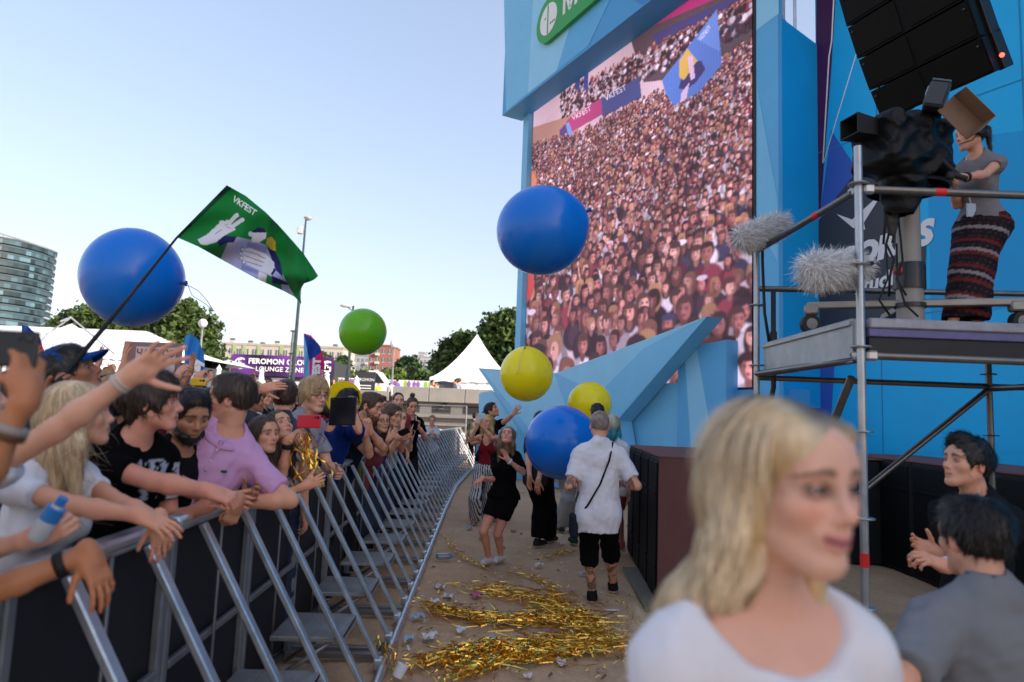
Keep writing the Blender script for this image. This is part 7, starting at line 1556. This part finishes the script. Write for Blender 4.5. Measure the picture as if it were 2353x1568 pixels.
# far crowd: a few figures, then copies with their own colours of clothing
far = []
kinds = [('white', 'dark', 0, 'short'), ('black', 'brown', 1, 'long'), ('grey', 'black', 0, 'fade'), ('white', 'blonde', 1, 'pony'), ('navy', 'brown', 0, 'short'), ('red', 'dark', 1, 'long'), ('teal', 'sandy', 0, 'mop'), ('pink', 'brown', 1, 'bun')]
spots = [(15, 880, 10), (60, 872, 13), (105, 868, 16), (130, 878, 11), (205, 870, 15), (230, 862, 18), (250, 866, 13), (272, 872, 16), (290, 868, 20), (215, 850, 24), (243, 852, 25), (262, 845, 26), (180, 846, 25), (340, 880, 14), (370, 872, 18), (430, 878, 17), (485, 860, 22), (540, 872, 19), (570, 880, 14), (590, 895, 11), (610, 915, 12), (760, 915, 12), (665, 900, 16), (695, 905, 14), (800, 925, 13), (770, 905, 18), (815, 915, 20), (35, 862, 20), (150, 856, 21), (315, 862, 23), (400, 866, 24), (455, 856, 26), (510, 870, 24), (580, 870, 22), (620, 880, 20), (735, 900, 22)]
WHERE = ["under the raised phone", "below the crimson feather flag", "left of the blue cap", "at the blue cap", "below the white marquee", "right of the flag pole", "in front of the brown poster", "beside the brown poster", "under the outstretched arm", "far back under the marquee", "beside another white top under the marquee", "by the marquee pole", "far back beside the flag pole", "left of the light blue flag", "below the outstretched hand", "right of the light blue flag", "under the purple banner's left end", "below the purple banner", "above the man in pink", "left of the raised hand", "near the raised hand wearing dark", "right of the blond man", "behind the undercut man", "left of the blond man", "right of the yellow hat", "above the yellow hat", "near the van", "at the left edge far back", "beneath the marquee's left part", "before the poster far back", "between poster and feather flag", "left of the pink man far back", "above the pink man's forehead far back", "left of the mast far back", "beside the mast far back", "right of the feather flag far back"]
protos = []
for i, (x, y, Y) in enumerate(spots):
    k = i % 8; cn, hn, fm, hs = kinds[k]; lab = f"distant {'woman' if fm else 'man'} in {cn} {WHERE[i]}"
    hc = W(x, y, Y)
    if i < 8 or i in (20,):
        p = person(lab, hc, V(.9, -.3*(k % 3), .05), (1, -.2*(k % 3)), s=max(.9, min(1.08, hc[2]/1.62)), fem=bool(fm), ground=0, skin=['fair', 'olive', 'tan', 'rosy'][k % 4], hair=(hs, HAIR[hn]), top=dict(kind='tee', col=CL[cn]), bottom=JEANS, lod=2, group="distant crowd", arms=dict(R=arm(W(x+6, y-14, Y), (0, 0, -1), 'open')) if k in (1, 6) else {})
        protos.append((p['root'], hc))
    else:
        r0, h0_ = protos[k]; dup(r0, np.array(r0.location)+(hc-h0_), rp.random()*1.5-.9, lab)
        last = [o for o in COL.objects if o.parent is None][-1] if False else None
# ---------------------------------------------------------------- people on the terrace
GT = "people on the terrace"
def stander(x, y, Y, lab, col, hair_, fem=False, face=(0, -1, 0), s=1., z=TZ, **k):
    hc = W(x, y, Y); return person(lab, hc, V(*face), face[:2] if abs(face[0])+abs(face[1]) > 0 else (0, -1), s=max(.7, min(1.15, (hc[2]-z)/1.62)), fem=fem, ground=z, skin='fair', hair=hair_, top=dict(kind='tee', col=col), bottom=DKT, lod=2, group=GT, **k)
stander(767, 876, 34, "bearded man in black standing by the closed parasol", BLACK, ('short', HAIR['dark']), face=(.3, -.9, 0)); stander(787, 880, 34, "woman in a red top seen from behind on the terrace", (.5, .02, .03), ('long', HAIR['black']), True, (-.3, .9, 0))
stander(913, 876, 38, "man in a purple shirt standing at the terrace parapet", (.16, .1, .32), ('short', HAIR['dark']), face=(-.7, .6, 0)); stander(896, 884, 36, "person in white with a black backpack on the terrace", (.6, .6, .62), ('short', HAIR['brown']), face=(.5, .8, 0)); stander(870, 884, 40, "person in a bright yellow vest by the van", (.6, .75, .05), ('short', HAIR['dark']), face=(.3, -.9, 0))
stander(646, 812, 60, "woman on the roof of the lounge pavilion", (.1, .1, .12), ('long', HAIR['brown']), True, (.2, -.9, 0), z=W(646, 845, 60)[2]); stander(708, 820, 60, "person on the pavilion roof beside the mast", (.2, .2, .25), ('long', HAIR['dark']), True, (.2, -.9, 0), z=W(708, 853, 60)[2])
def sitter(x, y, Y, lab, col, hair_, fem, face, zs):
    hc = W(x, y, Y); f_ = nrm(V(face[0], face[1], 0)); b_ = V(hc[0], hc[1], 0)+f_*.55; rr_ = V(f_[1], -f_[0], 0); zf = hc[2]-1.22
    return person(lab, hc, V(*face), face[:2], lean=.12, s=1., fem=fem, ground=zf, feet=[b_-rr_*.1+V(0, 0, zf), b_+rr_*.1+V(0, 0, zf)], skin='fair', hair=hair_, top=dict(kind='tee', col=col), bottom=JEANS, lod=2, group=GT)
sitter(1056, 876, 30.2, "man in a pale blue shirt sitting on the terrace wall by the tent", (.42, .5, .62), ('short', HAIR['brown']), False, (.5, .8, 0), 2.7); sitter(1047, 878, 30.0, "woman in grey sitting on the terrace wall facing left", (.3, .33, .38), ('bun', HAIR['dark']), True, (-.9, -.2, 0), 2.7)
sitter(994, 880, 31, "man in grey sitting at the left side of the white tent", (.3, .32, .34), ('short', HAIR['dark']), False, (.7, -.5, 0), 2.7); sitter(1003, 886, 31.5, "person in white sitting low beside the white tent", (.55, .55, .55), ('short', HAIR['brown']), False, (-.5, -.8, 0), 2.7)
# ---------------------------------------------------------------- people on the sand
G0 = lambda x, y: atz(x, y, .0)
B1 = person("young woman in black tee and black shorts looking up, with white shoes", W(1166, 1004, 7.9), V(-.12, -.8, .5), (-.45, -.9), lean=-.1, s=.94, fem=True, ground=0, feet=[G0(1150, 1292), G0(1122, 1298)], skin='rosy', hair=('long', (.2, .12, .06)), top=dict(kind='tee', col=BLACK, hem=.55, fit=.02, sleeve=.7, pat=None), bottom=('shorts', (.006, .006, .007), .52), shoes=(.6, .58, .57), lod=0,
            arms=dict(R=arm(W(1108, 1100, 7.75), (.6, .4, -.6), 'hang', fwd=V(-.8, -.2, -.45), dors=(-.3, -.5, .8)), L=arm(W(1168, 1058, 7.6), (.9, 0, -.8), 'flat', fwd=V(-.45, 0, .9), dors=(.5, .8, .1))))
add_band(B1, -1, (.7, .68, .66), .9, .034, .02); mb = MB().col(.7, .7, .7); mb.sphere(B1['T'](-.05, .11, -.16), .018, 10, 8, (1, .6, .8)); mb.build("badge", MPL(), B1['root'])
def stripes(v, rr=None):
    a = np.sin((v@np.array([.9, -.43, 0]))*2*PI/.036); return np.where((a > .25)[:, None], np.array((.03, .03, .035)), np.array((.6, .58, .58)))
B2 = person("blonde woman in a burgundy top and black and white striped trousers", W(1120, 972, 10.6), V(-.45, -.85, .15), (-.2, -1), lean=0., s=.98, fem=True, ground=0, feet=[G0(1118, 1200), G0(1092, 1205)], skin='fair', hair=('long', HAIR['blonde']), top=dict(kind='tank', col=(.19, .012, .02), hem=.46, fit=.006), bottom=('wide', (.6, .6, .6), 1.9, stripes), shoes=(.35, .2, .15), lod=0,
            arms=dict(R=arm(W(1094, 985, 10.3), (-.6, 0, -.8), 'phone', fwd=V(.3, -.2, .9), dors=(0, -1, 0)), L=arm(W(1108, 980, 10.3), (.8, 0, -.9), 'phone', fwd=V(-.3, -.2, .9), dors=(0, -1, 0))))
phone("pale phone held up by the woman in striped trousers", W(1098, 962, 10.2), V(.1, 0, 1), V(-1, .1, .1), (.6, .5, .45), l=.15, w=.075)
B3 = person("man in black with a backward cap holding the yellow balloon up", W(1130, 944, 11.4), V(.75, -.35, .4), (.6, -.8), lean=0., s=1.03, ground=0, feet=[G0(1155, 1192), G0(1128, 1196)], skin='fair', hair=('short', HAIR['dark']), top=dict(kind='tee', col=BLACK), bottom=DKT, shoes=(.5, .5, .5), lod=0, head=dict(stubble=.4),
            arms=dict(L=arm(W(1186, 947, 11.0), (.3, 0, -1), 'open', fwd=V(.5, -.1, .8), dors=(.1, -.9, -.4)), R=arm(W(1118, 1010, 11.2), (-.5, 0, -1), 'relax')))
add_cap(B3, (.01, .01, .011), back=True)
B4 = person("man with a camouflage backpack walking off beyond the barriers", W(1092, 958, 22), V(.1, 1, 0), (.05, 1), s=1.02, ground=0, feet=[G0(1080, 1072), G0(1094, 1066)], skin='fair', hair=('short', HAIR['dark']), top=dict(kind='tee', col=(.1, .1, .1)), bottom=('trousers', BLACK, 1.95), lod=1)
add_cap(B4, (.02, .02, .02)); F = Field(B4['T'](0, -.2, -.25)-.35, B4['T'](0, -.2, -.25)+.35, .015); F.add(rbox(B4['T'](0, -.2, -.24), V(.17, .11, .26), .07), 0); v, q = F.mesh(); cm_ = np.where((wav(v, 18, 3) > .1)[:, None], np.array((.16, .14, .1)), np.array((.06, .06, .045))); mesh_np("backpack", v, q, MCL(), B4['root'], cm_)
def tats(v, c):
    m = np.zeros(len(v), bool)
    for z0, z1, x0, x1 in ((1090, 1130, 1300, 1345), (1085, 1130, 1420, 1465), (1310, 1365, 1335, 1420)):
        x, y = proj(v); m |= (y > z0-35) & (y < z1+25) & (x > x0) & (x < x1)
    g = wav(v, 70, 12, 9)+.4*wav(v, 160, 13, 6); k = np.clip(m*(g > .02)*.75, 0, 1)[:, None]; x, y = proj(v); hm = ((y < 990) & (y > 965) & (x > 1368) & (x < 1392) & (g > -.2))[:, None]*.6; k = np.maximum(k, hm); return c*(1-k)+np.array((.05, .055, .06))*k
B5 = person("bald tattooed man in a long white tee and black shorts seen from behind", W(1378, 978, 6.2), V(.05, 1, .0), (.05, 1), lean=.03, s=1.04, ground=0, feet=[G0(1360, 1385), G0(1408, 1362)], skin='fair', hair=('crop', (.25, .19, .16)), strands=0, top=dict(kind='tee', col=(.72, .7, .74), hem=.7, fit=.016, sleeve=.72), bottom=('shorts', (.006, .006, .007), 1.22), shoes=(.015, .014, .013), lod=0, paint=tats, fat=0,
            arms=dict(L=arm(W(1335, 1112, 6.3), (-.6, -.9, -.6), 'grip', fwd=V(.8, .5, -.1), dors=(-.3, -.4, .8)), R=arm(W(1432, 1112, 6.3), (.6, -.9, -.6), 'grip', fwd=V(-.3, .8, .0), dors=(.5, -.4, .7))))
mb = MB().col(.012, .012, .013); T_ = B5['T']; mb.tube([T_(.1, .08, .0), T_(.11, -.03, .045), T_(.075, -.13, -.1), T_(-.0, -.15, -.3), T_(-.1, -.15, -.48), T_(-.19, -.06, -.6)], .008, 8); mb.build("bag_strap", MCL(), B5['root'], smooth=True); mb = MB().col(.02, .022, .03); mb.box(T_(-.2, .0, -.66), (.08, .17, .2), bev=.02); mb.build("bag", MCL(), B5['root'])
B6 = person("person in wide black trousers standing behind the low blue balloon", W(1246, 968, 8.95), V(.7, .6, 0), (.6, .7), s=1.0, ground=0, feet=[G0(1236, 1258), G0(1262, 1248)], skin='fair', hair=('fade', HAIR['dark']), top=dict(kind='tee', col=(.03, .03, .03)), bottom=('wide', (.006, .006, .007), 1.85), shoes=(.03, .03, .028), lod=0,
            arms=dict(L=arm(W(1217, 1105, 8.7), (-.6, -.2, -.4), 'hang', fwd=V(-.05, 0, -1)), R=arm(W(1232, 1122, 8.6), (-.3, -.4, -.3), 'hang', fwd=V(-.1, 0, -1), dors=(-.3, -.9, 0)))); add_band(B6, 1, (.6, .5, .35), .9, .034, .02)
B7 = person("person in pale trousers hidden behind the low blue balloon", W(1312, 962, 10.2), V(.2, -.9, 0), (.2, -1), s=1.0, ground=0, feet=[G0(1286, 1222), G0(1312, 1216)], skin='rosy', hair=('short', HAIR['sandy']), top=dict(kind='tee', col=(.3, .3, .32)), bottom=('wide', (.42, .4, .37), 1.95), shoes=(.03, .03, .03), lod=1)
B8 = person("person in a black cap and brown shorts under the yellow balloon", W(1372, 950, 9.2), V(-.2, .9, .1), (-.2, 1), s=1.02, ground=0, feet=[G0(1318, 1252), G0(1345, 1245)], skin='tan', hair=('short', HAIR['dark']), top=dict(kind='tee', col=(.1, .08, .07)), bottom=('shorts', (.12, .08, .06), .95), shoes=(.02, .05, .045), socks=(.4, .4, .4), lod=1); add_cap(B8, (.012, .012, .012))
B9 = person("woman with blonde hair dyed turquoise at the ends in a white lace top", W(1406, 978, 7.9), V(.1, 1, .1), (.1, 1), s=.97, fem=True, ground=0, feet=[G0(1412, 1270), G0(1428, 1262)], skin='fair', hair=None, top=dict(kind='tee', col=(.66, .64, .64), sleeve=.6), bottom=('shorts', (.5, .1, .12), .7), shoes=(.5, .1, .1), lod=1)
v, q, c = hair_mesh(B9['hd'], 'long', (.55, .5, .36), .007, 91, 1500); L = B9['hd'].loc(v); k = np.clip((.02-L[:, 2])/.07, 0, 1)[:, None]; c = c*(1-k)+np.array((.02, .25, .3))*k*(c.mean(1, keepdims=True)/.45); k2 = ((L[:, 2] > -.19))[:, None]; v = np.where(k2, v, v*np.array([1, 1, 0])+np.array([0, 0, 1])*(B9['hd'].p(0, 0, -.19)[2])); mesh_np("hair", v, q, MHR(), B9['root'], c)
# ---------------------------------------------------------------- near right
R1 = person("young man with swept back black hair looking left, beneath the scaffold", W(2222, 1066, 3.3), V(-.97, -.12, .16), (-.9, -.3), s=.98, ground=0, skin='fair', hair=('quiff', HAIR['black']), top=dict(kind='tee', col=(.012, .013, .016)), bottom=DKT, lod=0, arms=dict(L=arm(W(2168, 1300, 2.95), (.6, -.2, -1), 'phone', fwd=V(-.95, -.1, .35), dors=(.2, -.5, .8)), R=arm(W(2150, 1270, 3.3), (.4, .3, -1), 'relax', fwd=V(-.9, 0, .3))))
add_band(R1, -1, (.65, .65, .68), .9, .035, .03, "wristband"); mb = MB().col(.05, .3, .05); T_ = R1['T']; mb.tube([T_(.05, -.03, .05), T_(.05, .09, .0), T_(.0, .13, -.25)], .008, 6); mb.tube([T_(-.05, -.03, .05), T_(-.05, .09, .0), T_(.0, .13, -.25)], .008, 6); mb.build("lanyard", MCL(), R1['root'])
R2 = person("person with short brown hair in a grey tee seen from behind at lower right", W(2238, 1238, 2.06), V(-.12, .95, -.05), (-.05, 1), s=.93, ground=0, skin='fair', hair=('short', (.014, .009, .007)), top=dict(kind='tee', col=(.2, .205, .215), fit=.024, sleeve=.8), bottom=JEANS, lod=0, strands=5000, arms=dict(L=arm(W(2115, 1640, 2.0), (-.4, -.3, -.4), 'relax'), R=arm(W(2420, 1600, 2.0), (.4, -.3, -.4), 'relax')))
def skirtpat(v):
    a = wav(v*np.array([1, 1, .15]), 2.2, 4)*.02; z = v[:, 2]+a+.25*(v[:, 0]-2.9); k = (np.sin(z*2*PI/.11) > .72); k2 = np.abs(np.sin(z*2*PI/.075+1)) < .16; k3 = np.sin(z*2*PI/.19+2) > .9
    c = np.tile(np.array((.022, .016, .02)), (len(v), 1)); c[k] = (.16, .022, .025); c[k2] = (.07, .05, .05); c[k3] = (.26, .22, .23); return c
OPH = W(2230, 312, 4.75)
R3 = person("woman camera operator with a headset and a striped red skirt on the scaffold deck", OPH, V(-.9, -.05, -.1), (-.75, -.45), lean=.08, s=.93, fem=True, ground=dz, feet=[V(OPH[0]-.26, 4.62, dz), V(OPH[0]-.02, 4.7, dz)], skin='fair', hair=('pony', HAIR['dark']), top=dict(kind='tee', col=(.2, .19, .2), sleeve=.28, hem=.5, fit=.01), bottom=('skirt', (.02, .02, .02), .85, skirtpat), shoes=None, lod=0, cat="person",
            arms=dict(L=arm(W(2215, 408, 4.45), (.6, -.3, -.8), 'grip', fwd=V(-.8, -.1, .1), dors=(.0, -.5, .8)), R=arm(W(2190, 420, 4.7), (.3, .4, -1), 'grip', fwd=V(-.9, 0, 0), dors=(0, .5, .8))))
hd = R3['hd']; mb = MB().col(.01, .01, .011)
for g in (-1, 1): mb.lathe(hd.p(g*.082, -.012, -.002), [(.03, 0), (.036, .008), (.034, .022), (.02, .026)], 16, hd.x*g)
mb.tube([hd.p(.09*math.cos(a), -.012, .01+.125*math.sin(a)) for a in np.linspace(0, PI, 13)], .007, 8); mb.tube([hd.p(-.09, 0, -.01), hd.p(-.085, .06, -.07), hd.p(-.04, .11, -.075)], .004, 6); mb.build("headset", MRB(), R3['root'], smooth=True)
mb = MB().col(.35, .45, .55); c = R3['T'](.0, .14, -.42); mb.box(c, (.07, .012, .1), bev=.004); mb.col(.5, .5, .5).tube([R3['T'](.05, .04, .03), R3['T'](.05, .1, -.15), c+V(0, 0, .05)], .004, 6); mb.build("pass_card", MPL(), R3['root'])
add_band(R3, -1, (.015, .015, .015), .9, .033, .025, "wrist_watch")
# ---------------------------------------------------------------- blonde woman in front
HERO = person("blonde woman in a white top close in front, face turned to the right", W(1808, 1112, 1.0), V(.42, -.905, -.03), (.20, -.98), lean=.02, s=1.0, fem=True, ground=0, skin=(.76, .43, .31), hair=None, top=dict(kind='tee', col=(.76, .73, .75), neck='wide', sleeve=.8, fit=.016, fold=.005), bottom=JEANS, lod=-1, head=dict(smile=1., blush=.35, brow=(.16, .09, .05), lip=(.62, .2, .19), eyes=(.1, .13, .14), nose=.92, openm=.0015, makeup=.95))
hd = HERO['hd']; F = Field(hd.c-V(.28, .28, .45), hd.c+V(.26, .26, .17), .0045)
F.add(hd.ell(0, -.02, .03, .079, .101, .095), 0); F.sub(hd.ell(.014, .135, -.06, .091, .112, .15), .012)
F.add(hd.ell(-.03, .035, .075, .045, .05, .024), .03); F.add(hd.ell(.04, .03, .07, .04, .05, .024), .03)
# right side: straight hair over the ear, lying behind the shoulder
hp = [hd.p(.05, .02, .07), W(1726, 1010, 1.02), W(1716, 1120, 1.0), W(1700, 1220, 1.0), W(1665, 1310, 1.02), W(1585, 1385, 1.05), W(1520, 1430, 1.07)]
for k, (r0, r1) in enumerate(((.03, .026), (.026, .027), (.027, .03), (.03, .032), (.032, .028), (.028, .014))): F.add(cone(hp[k], hp[k+1], r0, r1), .06)
hq = [hd.p(.04, -.07, .0), W(1710, 1180, 1.09), W(1690, 1300, 1.1), W(1640, 1400, 1.1)]
for k, (r0, r1) in enumerate(((.05, .045), (.045, .04), (.04, .03))): F.add(cone(hq[k], hq[k+1], r0, r1), .04)
F.add(cone(hd.p(-.066, -.0, .03), hd.p(-.074, -.02, -.1), .022, .022), .03); F.add(cone(hd.p(-.074, -.02, -.1), hd.p(-.078, -.01, -.13)+V(0, 0, -.1), .022, .014), .03)
F.add(cone(hd.p(0, -.075, 0), hd.p(0, -.085, -.12), .058, .05), .04); F.add(cone(hd.p(0, -.085, -.12), hd.p(0, -.085, -.2), .05, .04), .05)
SS = np.array([1, 1, .1]); F.disp(lambda P: .0022*wav((P-hd.c)@hd.R.T*SS, 240, 3, 10)+.0015*wav((P-hd.c)@hd.R.T*SS, 90, 5)); v, q = F.mesh(); L = hd.loc(v); n = vnormals(v, q)
def rootm(L): return np.clip((L[:, 2]-.055)/.05, 0, 1)*np.exp(-np.abs((L[:, 0]+.005)/.05)**3)
def hcol(L, sd):
    root_ = rootm(L); m = np.clip(.5+.8*wav(L*SS, 70, sd, 9), 0, 1)[:, None]; c = np.array((.58, .39, .19))*(1-m)+np.array((.95, .8, .58))*m; return c*(1-.85*root_[:, None])
c = hcol(L, 8); away = v-hd.p(0, .0, .15); away /= np.linalg.norm(away, axis=1)[:, None]; fl = away*.7+np.array([-.1, 0, -1.]); fl -= n*(fl*n).sum(1)[:, None]; fl /= np.linalg.norm(fl, axis=1)[:, None]+1e-9
ok = ~((L[:, 0] < -.03) & (L[:, 1] > -.06)) & ~((L[:, 1] > .0) & (np.abs(L[:, 0]-.01) < .075) & (L[:, 2] < .13)); rv = ribbons(v[ok], n[ok], fl[ok], 9000, .13, .0016, (.8, .62, .39), .45, .0025, 6, 4, grav=.7, wob=.04, curv=.1); rv = (rv[0], rv[1], rv[2]*(1-.85*rootm(hd.loc(rv[0]))[:, None])); vv, qq, cc = joinm([(v, q, c), rv]); mesh_np("hair", vv, qq, MHR(), HERO['root'], cc)
